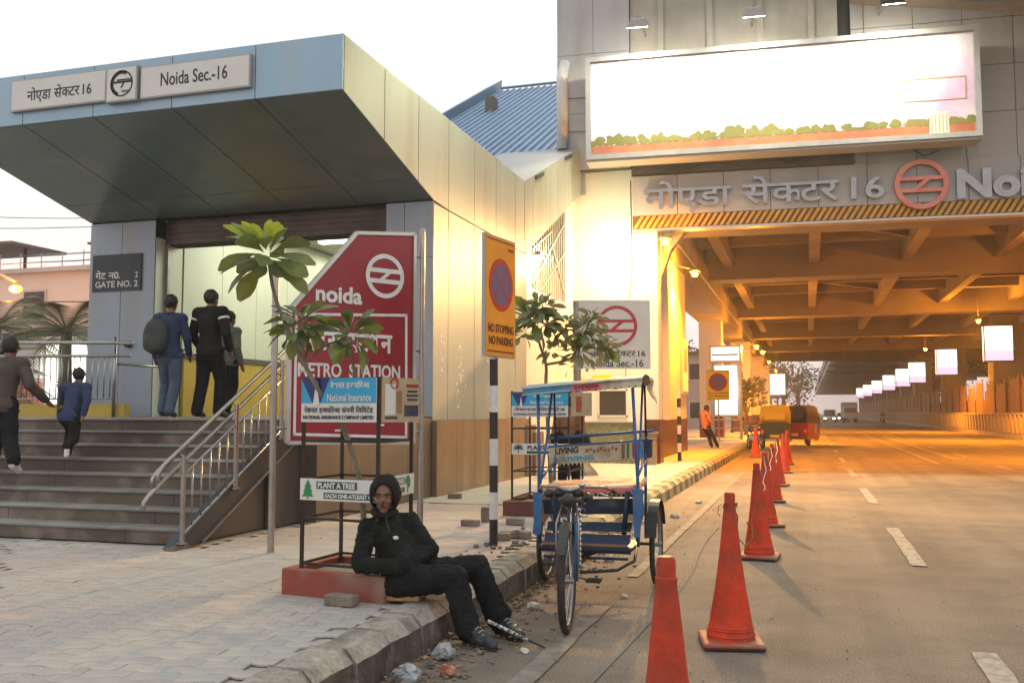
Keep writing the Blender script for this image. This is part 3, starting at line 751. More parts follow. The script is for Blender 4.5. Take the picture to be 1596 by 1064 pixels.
# ================================================================== SIGNS ON THE ENTRANCE
def plate(mbname, x0, x1, y, z0, z1, th, m, parent): return boxpart(mbname, m, parent, x0, x1, y-th, y, z0, z1)
FY = 10.735
def signbox(label, x0, x1, z0, z1, th=.06):
    t = thing('name_board', label, 'sign', ((x0+x1)/2, FY, z0))
    plate('case', x0, x1, FY, z0, z1, th, 'sign_grey', t); boxpart('face', 'sign_white', t, x0+.02, x1-.02, FY-th-.006, FY-th, z0+.02, z1-.02)
    return t, FY-th-.006
t, yf = signbox('long white board on the canopy fascia lettered in Hindi script', -10.89, -9.22, 5.86, 6.32)
text(DV_STATION, (-10.03, yf, 6.07), X_, Z_, 1.12, .23, .012, parent=t)
t, yf = signbox('square white panel with a round emblem between the two fascia name boards', -9.20, -8.69, 5.82, 6.31, .09)
b = MB(); b.ring((-8.94, yf, 6.07), X_*1, Z_*1, .135, .185, .004, 40, R(60), R(250)); b.ring((-8.94, yf, 6.07), X_, Z_, .165, .185, .004, 40)
b.obox((-8.92, yf-.002, 6.09), X_, Y_, Z_, .15, .002, .014); b.build('emblem', 'hair', t)
b = MB(); b.obox((-8.90, yf-.003, 6.12), X_, Y_, Z_, .12, .002, .010); b.prism([(-.03, -.05), (.0, -.05), (.05, .03), (.02, .03)], (-8.93, yf-.004, 6.06), X_, Z_, .003)
b.obox((-8.87, yf-.003, 5.965), X_, Y_, Z_, .07, .002, .006); b.obox((-8.87, yf-.003, 5.945), X_, Y_, Z_, .06, .002, .004); b.build('emblem_bars', 'ink', t)
t, yf = signbox('long white board on the canopy fascia with the station name in English', -8.66, -6.93, 5.83, 6.28)
text('Noida Sec.-16', (-7.80, yf, 6.07), X_, Z_, 1.05, .19, .012, parent=t)
t = thing('gate_plate', 'dark slate plate with white gate number fixed on the left column', 'sign', (-11.6, 13.85, 3.68))
plate('plate', -12.11, -11.08, 13.849, 3.68, 4.33, .03, 'plate_dark', t); yf = 13.819
text([('गेट', 1), (' ', 1), ('न0', 1), ('.', 1)], (-11.78, yf, 3.975), X_, Z_, .52, .16, .02, m='white_paint', parent=t)
text('2', (-11.17, yf, 3.955), X_, Z_, .06, .10, .02, m='white_paint', parent=t)
text('GATE NO. 2', (-11.59, yf, 3.80), X_, Z_, .90, .115, .02, m='white_paint', parent=t)
b = MB(); b.lathe([(.0, 0), (.05, .0), (.05, .07), (.03, .09), (0, .09)], 12, (-11.3, 13.76, 2.72), 'y')
o = b.build('wall_camera', 'black_vinyl', loc=(-11.3, 13.8, 2.72)); tag(o, 'small round black fitting on the left column above the railing end', 'fitting')
# ================================================================== STATION / DECK OVER THE ROAD
DU = V(math.cos(R(4)), math.sin(R(4)), 0); DN = V(-math.sin(R(4)), math.cos(R(4)), 0); DO = V(-5.6, 24, 0)
def D(s, n, z): return DO+DU*s+DN*n+Z_*z
def dbox(mb, s0, s1, n0, n1, z0, z1, mi=0):
    mb.hexa([D(s0, n0, z0), D(s1, n0, z0), D(s1, n1, z0), D(s0, n1, z0), D(s0, n0, z1), D(s1, n0, z1), D(s1, n1, z1), D(s0, n1, z1)], mi); return mb
def dpart(name, m, parent, *a, **k): return dbox(MB(), *a).build(name, m, parent, **k)
DK = thing('station_deck', 'concrete metro station deck spanning the road on beams and ribs', 'metro station', (3, 60, 6))
XE = 46
# slab, ribs along the road, cross beams
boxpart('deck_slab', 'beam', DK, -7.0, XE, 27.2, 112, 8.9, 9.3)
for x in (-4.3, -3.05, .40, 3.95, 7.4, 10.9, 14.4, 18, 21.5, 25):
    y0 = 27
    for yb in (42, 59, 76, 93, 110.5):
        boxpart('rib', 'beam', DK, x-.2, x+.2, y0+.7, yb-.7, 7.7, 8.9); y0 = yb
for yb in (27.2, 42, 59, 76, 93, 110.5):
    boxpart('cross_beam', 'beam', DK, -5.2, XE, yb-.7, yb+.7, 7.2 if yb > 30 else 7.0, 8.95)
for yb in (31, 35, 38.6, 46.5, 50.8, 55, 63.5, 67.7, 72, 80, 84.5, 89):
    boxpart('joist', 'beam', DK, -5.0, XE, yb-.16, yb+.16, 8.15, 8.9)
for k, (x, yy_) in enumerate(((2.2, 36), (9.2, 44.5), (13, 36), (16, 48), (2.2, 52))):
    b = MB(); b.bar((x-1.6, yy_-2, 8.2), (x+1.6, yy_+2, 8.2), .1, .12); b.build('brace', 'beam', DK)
# front edge beam under the name band
dpart('edge_beam', 'beam', DK, 1.4, 42, .06, 1.6, 6.26, 8.9)
dpart('beam_lip', 'alu', DK, 1.4, 42, -.02, .3, 6.2, 6.255)
# longitudinal wall beam at the left, piers
boxpart('wall_beam', 'beam', DK, -5.4, -3.9, 26, 112, 6.3, 7.7)
PR = []
def pier(y0, y1, x0, x1, label, m1='wall_cream', top=6.3):
    t = thing('pier', label, 'pier', ((x0+x1)/2, (y0+y1)/2, .24), 'piers carrying the left edge of the deck')
    boxpart('shaft', m1, t, x0, x1, y0, y1, 1.33, top); boxpart('tiled_base', 'maroon_tile', t, x0-.02, x1+.02, y0-.02, y1+.02, .24, 1.33)
    return t
P1 = pier(27.6, 33.4, -5.2, -4.0, 'orange-lit pier with maroon tiled base just behind the cream wall corner')
boxpart('fillet', 'wall_cream', P1, -3.99, -3.8, 27.6, 27.9, 1.33, 6.3)
pier(49.9, 51.0, -5.3, -4.15, 'pale pier with maroon base between the leaning man and the lit kiosk')
pier(66, 67.5, -4.9, -3.6, 'third pier, behind the lit kiosk'); pier(84, 85.5, -4.9, -3.6, 'pier near the far end of the deck'); pier(100, 101.5, -4.9, -3.6, 'farthest pier before the open daylight')
ap = thing('lit_poster_case', 'tall narrow yellow-lit poster case on the orange pier', 'advert', (-3.97, 32.7, 2.3))
boxpart('case', 'alu', ap, -3.999, -3.92, 31.7, 33.3, 2.15, 4.0); boxpart('poster', 'lb_yellow', ap, -3.915, -3.91, 31.8, 33.2, 2.25, 3.9)
boxpart('poster_figure', 'ad_tan', ap, -3.909, -3.904, 32.1, 32.9, 2.9, 3.7)

# front wall left of the road
FW = thing('station_front_wall', 'overexposed cream station wall under the billboard, grey cladding above', 'wall', (-5, 24.5, .24))
boxpart('cream_wall', 'wall_cream', FW, -6.1, -3.62, 24.4, 25.0, 1.36, 7.9)
boxpart('tiled_base', 'maroon_tile', FW, -4.0, -3.60, 24.38, 25.0, .24, 1.36)
boxpart('lower_wall', 'wall_cream', FW, -6.1, -4.0, 24.4, 25.0, .24, 1.36)
boxpart('dado', 'leaf_grey', FW, -5.62, -4.25, 24.2, 24.4, .24, 1.28)
boxpart('dado_cap', 'sign_grey', FW, -5.62, -4.25, 24.17, 24.4, 1.28, 1.31)
b = MB(); b.prism([(-3.62, 4.9), (-3.62, 6.26), (-2.9, 6.26), (-3.3, 5.75)], (0, 24.6, 0), X_, Z_, .3); b.build('haunch', 'beam', FW)
w = boxpart('window_opening', 'black_vinyl', FW, -5.17, -4.47, 24.385, 24.41, 1.47, 2.10)
b = MB()
for (a0, a1, c0, c1) in ((-5.21, -5.17, 1.43, 2.14), (-4.47, -4.43, 1.43, 2.14), (-5.21, -4.43, 2.10, 2.14), (-5.21, -4.43, 1.43, 1.47)): b.box(a0, a1, 24.37, 24.40, c0, c1)
b.build('window_frame', 'sign_white', FW)
boxpart('yellow_plate', 'ns_yellow', FW, -5.35, -4.85, 24.37, 24.4, 2.42, 2.52)
boxpart('yellow_plate', 'ns_yellow', FW, -5.75, -5.55, 24.37, 24.4, 2.30, 2.44)
# grey cladding tower left of the concrete
for s0, s1 in ((-.57, .40), (.40, 1.36)):
    for z0, z1 in ((7.9, 9.4), (9.4, 11.0), (11.0, 12.6), (12.6, 14.5)): dpart('cladding_panel', 'grey_panel', FW, s0+.006, s1-.006, 0, .05, z0+.006, z1-.006)
dpart('cladding_core', 'joint', FW, -.56, 1.36, .04, 3.0, 7.9, 14.5)
b = MB(); b.tube([D(-.42, -.10, 8.45), D(-.42, -.10, 10.4), D(-.34, -.02, 10.8)], .15, 12); b.build('downpipe', 'sign_white', FW, smooth=True)
for z in (8.9, 9.8): b = MB(); b.tube([D(-.5, -.08, z+.02), D(.2, -.05, z)], .012, 5); b.build('loose_cable', 'ink', FW)
# concrete behind the billboard
dpart('concrete_wall', 'concrete', FW, 1.37, 6.56, .12, 3.0, 7.66, 14.5)
for k in range(4): dpart('concrete_rib', 'concrete', FW, 2.1+k*1.25, 2.25+k*1.25, .02, .13, 9.6, 14.5)
dpart('dark_slot', 'joint', FW, 6.56, 6.84, .25, 3.0, 7.6, 14.5)
dpart('recess_strip', 'dark_base', FW, 1.38, 6.9, .0, .12, 7.66, 8.35)
# cladding grid, right
sj = [6.85, 7.16]+[8.30+1.12*k for k in range(20)]
zj = [7.62, 8.73, 9.88, 11.04, 12.2, 13.4]
for a, c in zip(sj, sj[1:]):
    for z0, z1 in zip(zj, zj[1:]): dpart('cladding_panel', 'grey_panel', FW, a+.008, c-.008, 0, .05, z0+.008, z1-.008)
dpart('cladding_core', 'joint', FW, 6.86, 30, .045, 3.0, 7.6, 13.4)
# name band
NB = [1.40, 2.55]+[3.71+1.145*k for k in range(24)]
for a, c in zip(NB, NB[1:]): dpart('band_panel', 'grey_panel', FW, a+.008, c-.008, -.03, .03, 6.60, 7.62)
dpart('band_core', 'joint', FW, 1.41, 30, .03, .9, 6.57, 7.63)
# diagonally hatched yellow strip
dpart('hatched_strip_back', 'strip_dark', FW, 1.40, 30, .0, .055, 6.262, 6.60)
s = 1.42; k = 0
while s < 13.5:
    b = MB(); a, c = s, s+.085
    b.hexa([D(a, -.035, 6.27), D(c, -.035, 6.27), D(c, .0, 6.27), D(a, .0, 6.27), D(a+.2, -.035, 6.585), D(c+.2, -.035, 6.585), D(c+.2, 0, 6.585), D(a+.2, 0, 6.585)])
    b.build('hatch_bar', 'strip', FW); s += .155
# metal letters
LT = thing('station_name_letters', 'row of metal station name letters in Hindi and English on the grey band', 'sign', tuple(D(6, -.1, 6.6)))
text(DV_STATION, D(4.62, -.05, 7.02), DU, Z_, 5.80, .84, .016, th=.07, lift=.03, m='letter_steel', parent=LT)
text('Noida Sec.-16', D(12.15, -.05, 6.99), DU, Z_, 6.0, .76, .045, th=.06, lift=.03, m='letter_steel', parent=LT)
LG = thing('metro_emblem', 'large copper-red ring emblem with two bars in the middle of the band', 'emblem', tuple(D(8.36, -.1, 6.4)))
metro_logo('ring_logo', D(8.36, -.06, 7.02), DU, Z_, .61, 'copper', LG, th=.12, inner=.80, band=.15)
# overhead girder top right
b = MB(); b.hexa([D(6.85, -3.2, 11.9), D(20, -9, 9.2), D(20, .0, 9.6), D(6.85, .0, 11.7), D(6.85, -3.2, 13.6), D(20, -9, 12), D(20, 0, 12), D(6.85, 0, 13.6)])
GD = b.build('viaduct_girder', 'concrete', loc=tuple(D(12, -3, 10.5))); tag(GD, 'mossy concrete girder crossing the top right corner above the billboard', 'girder')

# ---- billboard
BO = V(-5.5, 23, 0)
def B(s, n, z): return BO+DU*s+DN*n+Z_*z
def bbox_(name, m, par, s0, s1, n0, n1, z0, z1, **k):
    b = MB(); b.hexa([B(s0, n0, z0), B(s1, n0, z0), B(s1, n1, z0), B(s0, n1, z0), B(s0, n0, z1), B(s1, n0, z1), B(s1, n1, z1), B(s0, n1, z1)]); return b.build(name, m, par, **k)
BB = thing('billboard', 'huge floodlit billboard with a burnt-out white print above the road', 'billboard', tuple(B(5, 0, 7.86)))
bbox_('print_sheet', 'bb_white', BB, .45, 9.38, -.01, .05, 7.98, 10.36)
for a in ((.33, 9.5, 7.86, 7.98), (.33, 9.5, 10.36, 10.48)): bbox_('frame_rail', 'alu', BB, a[0], a[1], -.10, .12, a[2], a[3])
for a in ((.33, .45), (9.38, 9.5)): bbox_('frame_stile', 'alu', BB, a[0], a[1], -.10, .12, 7.98, 10.36)
bbox_('back_box', 'sign_grey', BB, .4, 9.44, .05, .5, 7.9, 10.44)
bbox_('bottom_walkway', 'sign_grey', BB, .33, 9.5, -.04, .55, 7.80, 7.855)
bbox_('field_print', 'bb_soil', BB, .46, 9.37, -.0135, -.0105, 7.99, 8.20)
b = MB()
for k in range(150):
    s_ = .5+8.8*rnd(); hh = .07+.26*rnd()*(1 if (s_ < 2.2 or 3 < s_ < 5) else .6)
    b.prism([(math.cos(q*.7)*.12*(.5+.8*rnd()), max(0, hh*(.5+.5*math.sin(q*.7)*(.6+.6*rnd())))) for q in range(9)], B(s_, -.0142-.00002*k, 8.19), DU, Z_, .0005)
b.build('tree_print', 'bb_tree', BB, kind='stuff')
b = MB()
for a in ((7.85, 9.2, 8.78, 8.80), (7.85, 9.2, 9.30, 9.33)): b.hexa([B(a[0], -.02, a[2]), B(a[1], -.02, a[2]), B(a[1], -.0105, a[2]), B(a[0], -.0105, a[2]), B(a[0], -.02, a[3]), B(a[1], -.02, a[3]), B(a[1], -.0105, a[3]), B(a[0], -.0105, a[3])])
b.hexa([B(9.17, -.022, 8.78), B(9.2, -.022, 8.78), B(9.2, -.0105, 8.78), B(9.17, -.0105, 8.78), B(9.17, -.022, 9.33), B(9.2, -.022, 9.33), B(9.2, -.0105, 9.33), B(9.17, -.0105, 9.33)])
b.build('placard_print', 'gold', BB)
b = MB(); b.prism([(-.22, 0), (.22, 0), (.2, .45), (.24, .5), (-.24, .5), (-.2, .45)], B(8.6, -.020, 8.0), DU, Z_, .002); b.build('pedestal_print', 'sign_white', BB)
for k in range(5): b = MB(); b.prism([(-.015, 0), (.015, 0), (.015, .42), (-.015, .42)], B(8.44+k*.08, -.0215, 8.02), DU, Z_, .001); b.build('pedestal_flute', 'gold', BB)
# floodlights on arms above the billboard
for i, (s_, lab) in enumerate(((1.75, 'left floodlight on its arm above the billboard'), (4.45, 'middle floodlight on its arm above the billboard, its glare burning out the print'), (7.5, 'right floodlight on its arm above the billboard, dark housing'))):
    t = thing('floodlight', lab, 'floodlight', tuple(B(s_, -1.1, 10.9)), 'floodlights above the billboard')
    b = MB(); b.tube([B(s_, 1.0, 11.35), B(s_, -.5, 11.25), B(s_, -1.1, 11.0)], .025, 6); b.build('arm', 'sign_grey', t)
    b = MB(); c = B(s_, -1.1, 10.86); tl = (DN*.5-Z_*.8).normalized(); sd2 = DU; up2 = sd2.cross(tl).normalized()
    b.hexa([c+sd2*x_*(.26 if q > 0 else .15)+up2*y_*(.19 if q > 0 else .11)+tl*q*.09 for q in (-1, 1) for x_, y_ in ((-1, -1), (1, -1), (1, 1), (-1, 1))]); b.build('housing', 'sign_grey' if i != 2 else 'joint', t)
    b = MB(); b.obox(c+tl*.095, sd2, up2, tl, .24, .17, .003); b.build('lens', 'halide', t)
    spot('flood_print', tuple(c+tl*.13), tuple(B(s_, 0, 9.3)), 520, (1.0, .95, .74), 140, .10, .7)
    spot('flood_street', tuple(c+tl*.13), tuple(c-Z_*2-DN*1.1+DU*.4), 2100, (1.0, .90, .48), 122, .12, .6)

# under-stair lamp on the cream wall
t = thing('wall_lamp', 'small bright lamp fixed under the stair box washing the cream wall', 'lamp', (-5.6, 20.4, 5.05))
boxpart('housing', 'sign_grey', t, -5.78, -5.62, 20.3, 20.6, 5.05, 5.15); boxpart('lens', 'halide', t, -5.77, -5.63, 20.32, 20.58, 5.035, 5.05)
point('wall_wash', (-5.35, 20.45, 4.75), 45, (1.0, .95, .60), .12)
point('wall_wash', (-4.6, 23.3, 5.6), 230, (1.0, .93, .55), .15)  # second wall light without a fitting, added to brighten the front wall

# ---- sodium lamps under the deck
SOD = (1.0, .34, .02)
def sodium(loc, label, e, r=.16, arm=None):
    t = thing('sodium_lamp', label, 'lamp', loc, 'orange sodium lamps under the deck')
    x, y_, z = loc
    b = MB(); b.ell((x, y_, z), (.11, .14, .09), 12, 8); b.build('bulb', 'sodium', t, smooth=True)
    b = MB(); b.lathe([(.05, z+.16), (.16, z+.11), (.17, z+.07)], 12, (x, y_, 0)); b.build('shade', 'sign_grey', t)
    if arm: b = MB(); b.tube([(x, y_, z+.14), arm], .022, 6); b.build('arm', 'steel_dull', t)
    point('sodium', (x, y_-.16, z-.06), e*1.3, SOD, r); spot('sodium_down', (x, y_, z-.12), (x, y_, 0), e*4.8, SOD, 155, r, .5)
sodium((-3.35, 24.0, 5.85), 'glaring orange lamp at the left end of the deck edge', 350, arm=(-3.35, 24.6, 6.1))
spot('edge_flood', (-3.35, 23.85, 5.8), (.6, 9, 0), 7000, (1.0, .55, .20), 78, .12, .8)
sodium((-3.3, 30.2, 5.9), 'orange lamp on the side of the first pier', 1000, arm=(-3.9, 30.2, 6.2))
for i, (x, y_, z, e) in enumerate(((-2.4, 50, 4.85, 1300), (-2.6, 62, 5.3, 1100), (-2.8, 78, 5.5, 900), (-2.8, 95, 5.5, 700))):
    sodium((x, y_, z), ['orange lamp on a bracket arm beside the lit kiosk', 'orange lamp, second beyond the kiosk', 'orange lamp, third beyond the kiosk', 'orange lamp near the far end of the deck'][i], e, arm=(-3.9, y_+.6, z+.35))
for i, (x, y_, z, e) in enumerate(((8.6, 35, 6.4, 1300), (8.9, 56, 6.4, 1700), (8.9, 80, 6.4, 1500))):
    sodium((x, y_, z), ['orange lamp hung over the median, nearest', 'orange lamp hung over the median, middle', 'orange lamp hung over the median, farthest'][i], e, arm=(x, y_, 7.7))

# ---- blue metal roof behind the entrance
RF = thing('platform_roof', 'blue ribbed metal station roof rising behind the entrance canopy', 'roof', (-8, 40, 9))
ry, rz_ = 42.0, 16.75; sl_ = .52
def rp(x, d, lift=0): return (x, ry-d, rz_-d*sl_+lift)
x = -13.75
while x < -2:
    b = MB(); b.add([rp(x, 0), rp(x+.245, 0), rp(x+.245, 16), rp(x, 16), rp(x, 0, -.05), rp(x+.245, 0, -.05), rp(x+.245, 16, -.05), rp(x, 16, -.05)], [(3, 2, 1, 0), (4, 5, 6, 7), (0, 1, 5, 4), (2, 3, 7, 6), (1, 2, 6, 5), (3, 0, 4, 7)])
    b.build('roof_sheet', 'roof_blue', RF)
    b = MB(); b.hexa([rp(x+.245, 16, -.02), rp(x+.30, 16, -.02), rp(x+.30, 0, -.02), rp(x+.245, 0, -.02), rp(x+.245, 16, .09), rp(x+.30, 16, .09), rp(x+.30, 0, .09), rp(x+.245, 0, .09)]); b.build('roof_rib', 'roof_blue', RF)
    x += .30
b = MB(); b.hexa([rp(-14.7, 16, -.9), rp(-13.75, 16, -.1), rp(-13.75, -.6, -.1), rp(-14.7, -.6, -.9), rp(-14.6, 16, .1), rp(-13.7, 16, .45), rp(-13.7, -.6, .45), rp(-14.6, -.6, .1)]); b.build('barge_board', 'roof_edge', RF)
b = MB(); b.tube([rp(-13.6, -.1, .12), rp(-2, -.1, .12)], .06, 6); b.build('ridge_bar', 'roof_edge', RF)
b = MB(); b.box(-12.55, -12.15, 36.7, 37.2, 13.9, 14.65); b.build('roof_vent', 'dark_base', RF)

# conduits, cables and pipes on the walls and deck
for k, (z, n_, r_) in enumerate(((6.95, 1.75, .035), (7.05, 1.75, .02))):
    b = MB(); b.tube([D(1.5, n_, z), D(20, n_, z-.02), D(40, n_, z)], r_, 6); b.build('conduit', 'steel_dull', DK)
for x_ in (-3.88,):
    b = MB(); b.tube([(x_+.03, 26, 6.9), (x_+.03, 60, 6.85), (x_+.03, 110, 6.9)], .05, 6); b.build('cable_tray', 'steel_dull', DK)
b = MB(); b.tube([(-3.5, 24.36, 6.2), (-3.55, 24.36, 4.5), (-3.52, 24.36, 2.6)], .016, 5); b.build('conduit', 'steel_dull', FW)
b = MB(); b.tube([(-4.3, 24.37, 7.6), (-4.28, 24.36, 5.2), (-4.5, 24.37, 3.4), (-4.45, 24.37, 2.2)], .010, 5); b.build('loose_cable', 'ink', FW)
for s_ in (2.6, 5.0, 8.2):
    b = MB(); b.tube([D(s_, -.02, 7.95), D(s_+.25, -.06, 7.72), D(s_+.6, -.03, 7.85)], .012, 5); b.build('loose_cable', 'ink', FW)
# ================================================================== STREET FURNITURE
PZ = .24
# ---- red station sign between two poles
A0 = V(-4.79, 7.98, 0); B0 = V(-3.92, 9.30, 0); AU = (B0-A0).normalized(); AN = AU.cross(Z_)   # AN faces the camera side
def Rr(a, z, n=0): return A0+AU*a+Z_*z+AN*n
RS = thing('station_sign', 'dark red metro station sign with a cut corner between two steel poles', 'sign', (-4.35, 8.64, PZ))
poly = [(.08, 1.26), (1.50, 1.23), (1.50, 3.43), (.80, 3.36), (.08, 2.53)]
b = MB(); b.prism(poly, A0+AN*.03, AU, Z_, .07); b.build('board', 'sign_red', RS)
n_ = len(poly)
for i in range(n_):
    p, q = poly[i], poly[(i+1) % n_]; b = MB(); b.bar(Rr(p[0], p[1], .02), Rr(q[0], q[1], .02), .018, .028, up=AN); b.build('edge_trim', 'alu', RS)
def stroke(pts, w, name, m, par, n=.036):
    b = MB()
    for (p, q) in zip(pts, pts[1:]): b.bar(Rr(p[0], p[1], n), Rr(q[0], q[1], n), w, .002, up=AN)
    return b.build(name, m, par)
for p, q in (((.145, 2.49), (1.40, 2.56)), ((1.40, 2.56), (1.41, 1.29)), ((1.41, 1.29), (.145, 1.34)), ((.145, 1.34), (.145, 2.49))):
    b = MB(); d_ = Vector((q[0]-p[0], q[1]-p[1], 0)).normalized()*.012
    b.bar(Rr(p[0]-d_.x, p[1]-d_.y, .036), Rr(q[0]+d_.x, q[1]+d_.y, .036), .014, .0015, up=AN); b.build('border_line', 'white_paint', RS)
metro_logo('ring_logo', Rr(1.14, 2.95, .032), AU, Z_, .23, 'white_paint', RS, inner=.80, band=.20)
text('noida', Rr(.61, 2.715, .032), AU, Z_, .52, .17, .03, th=.003, m='white_paint', parent=RS)
text([('मे', 1), ('ट', 1), ('रो', 1), (' ', 1), ('स', .70), ('टे', 1), ('शन', 1)], Rr(.72, 2.28, .032), AU, Z_, 1.02, .27, .03, th=.003, m='white_paint', parent=RS)
text('METRO  STATION', Rr(.75, 1.96, .032), AU, Z_, 1.16, .14, .025, th=.003, m='white_paint', parent=RS)
b = MB(); b.obox(Rr(1.1, 1.42, .034), AU, Z_, AN, .045, .012, .001); b.obox(Rr(.62, 1.37, .034), AU, Z_, AN, .04, .01, .001); b.build('torn_sticker', 'white_paint', RS)
for nm, (px_, py_), zt in (('pole', (-4.82, 7.93), 2.95), ('pole', (-3.90, 9.33), 3.50), ('pole', (-3.98, 9.22), 3.44)):
    b = MB(); z0 = PZ if zt != 3.44 else 1.2; b.tube([(px_, py_, z0), (px_, py_, zt), (px_, py_, zt+.012)], [.032 if zt != 3.44 else .022]*2+[.020 if zt != 3.44 else .014], 14); b.build(nm, 'steel', RS, smooth='auto')
for z in (3.2, 2.2, 1.35): b = MB(); b.tube([Rr(1.45, z, 0), Rr(1.60, z, 0)], .016, 6); b.build('clamp', 'steel_dull', RS)
for z in (2.3, 1.4): b = MB(); b.tube([Rr(-.04, z, 0), Rr(.1, z, 0)], .016, 6); b.build('clamp', 'steel_dull', RS)

# ---- no stopping sign
def nostop(root, P, U, w, z0, z1, words=True, face='ns_orange'):
    n = U.cross(Z_); c = P
    b = MB(); b.obox(c+Z_*((z0+z1)/2), U, n, Z_, w/2, .02, (z1-z0)/2); b.build('backing', 'sign_grey', root)
    b = MB(); b.obox(c+Z_*((z0+z1)/2)+n*.021, U, n, Z_, w/2-.012, .002, (z1-z0)/2-.015); b.build('face', face, root)
    f = c+n*.024
    for a in (((-w/2+.035), (w/2-.035), z1-.045, z1-.038), ((-w/2+.035), (w/2-.035), z0+.05, z0+.06)):
        b = MB(); b.obox(f+U*((a[0]+a[1])/2)+Z_*((a[2]+a[3])/2), U, n, Z_, (a[1]-a[0])/2, .001, (a[3]-a[2])/2+.003); b.build('border_line', 'ns_ink', root)
    zc = z0+(z1-z0)*.60; r = w*.40
    b = MB(); b.ring(f+Z_*zc, U, Z_, 0, r*.80, .001, 40); b.build('disc', 'ns_blue', root)
    b = MB(); b.ring(f+Z_*zc, U, Z_, r*.78, r, .002, 40); b.build('red_ring', 'ns_red', root)
    b = MB()
    for q in (1, -1):
        d = (U*math.cos(R(45))+Z_*math.sin(R(45))*q); b.bar(f+Z_*zc-d*r*.80+n*.0015, f+Z_*zc+d*r*.80+n*.0015+n*.0006*q, r*.09, .0008, up=n)
    b.build('cross_bars', 'ns_cross', root)
    if words:
        text('NO STOPPING', f+Z_*(z0+(z1-z0)*.235), U, Z_, w*.84, .085, .02, m='ns_ink', parent=root)
        text('NO PARKING', f+Z_*(z0+(z1-z0)*.135), U, Z_, w*.80, .085, .02, m='ns_ink', parent=root)
        text('noida', f+Z_*(z1-.10)+U*(w*.33), U, Z_, w*.2, .035, .0, m='ns_ink', parent=root)
U2 = V(.10, .64, 0).normalized()
NS = thing('no_parking_sign', 'tall orange no stopping no parking sign seen side-on atop a black and white striped pole', 'sign', (-2.98, 8.95, PZ))
nostop(NS, V(-2.91, 8.95, 0), U2, .66, 2.09, 3.29)
z = PZ; k = 0
while z < 2.14:
    z2 = min(z+.262, 2.14); b = MB(); b.lathe([(.042, z), (.042, z2-.0005)], 16, (-2.97, 8.97, 0)); b.build('pole_band', 'black_paint' if k % 2 == 0 else 'white_paint', NS, smooth='auto'); z = z2; k += 1
NS2 = thing('no_parking_sign', 'small yellow no parking sign on a thin post in front of the lit kiosk', 'sign', (-3.95, 45, PZ))
nostop(NS2, V(-3.93, 45, 0), X_, 1.05, 2.1, 3.5, face='ns_yellow')
b = MB(); b.tube([(-3.93, 45.06, PZ), (-3.93, 45.06, 3.4)], .035, 8); b.build('post', 'steel_dull', NS2)
BP = thing('striped_bollard_pole', 'thin black and white striped pole standing bare near the orange pier', 'pole', (-3.31, 25.9, PZ))
z = PZ; k = 0
while z < 2.15:
    z2 = z+.24; b = MB(); b.lathe([(.055, z), (.055, z2-.0005)], 12, (-3.31, 25.93, 0)); b.build('pole_band', 'black_paint' if k % 2 == 0 else 'white_paint', BP, smooth='auto'); z = z2; k += 1
PS2 = None

# ---- white station board on a post
SB = thing('station_board', 'white square board with a red ring emblem on a grey post before the cream wall', 'sign', (-4.6, 19.5, PZ))
U3 = (V(-3.13, 19.93, 0)-V(-4.57, 19.5, 0)).normalized(); N3 = U3.cross(Z_); C3 = (V(-3.13, 19.93, 0)+V(-4.57, 19.5, 0))/2
b = MB(); b.obox(C3+Z_*3.18, U3, N3, Z_, .755, .035, .725); b.build('board', 'sign_white', SB)
f = C3+N3*.036
metro_logo('ring_logo', f+Z_*3.36+U3*.05, U3, Z_, .43, 'logo_red', SB, inner=.84, band=.15)
text(DV_STATION, f+Z_*2.78+U3*.07, U3, Z_, 1.15, .19, .015, parent=SB)
text('Noida Sec.-16', f+Z_*2.575+U3*.05, U3, Z_, 1.10, .16, .015, parent=SB)
b = MB(); b.tube([(-4.62, 19.55, PZ), (-4.62, 19.55, 3.9)], .085, 12); b.build('post', 'steel_dull', SB, smooth='auto')
b = MB(); b.tube([(-4.42, 19.62, 2.4), (-4.42, 19.62, 3.9)], .03, 8); b.build('rail', 'steel_dull', SB)
b = MB(); b.lathe([(.45, PZ), (.38, PZ+.10), (.18, PZ+.32), (.1, PZ+.36)], 14, (-4.62, 19.55, 0)); b.build('footing', 'dark_base', SB)
NBX = thing('low_stone_post', 'short brown stone block post beside the end of the cream wall', 'bollard', (-3.75, 23.9, PZ))
boxpart('shaft', 'base_tile', NBX, -3.98, -3.62, 23.7, 24.0, PZ, 1.0); boxpart('cap', 'base_tile', NBX, -4.02, -3.58, 23.66, 24.04, 1.0, 1.06)

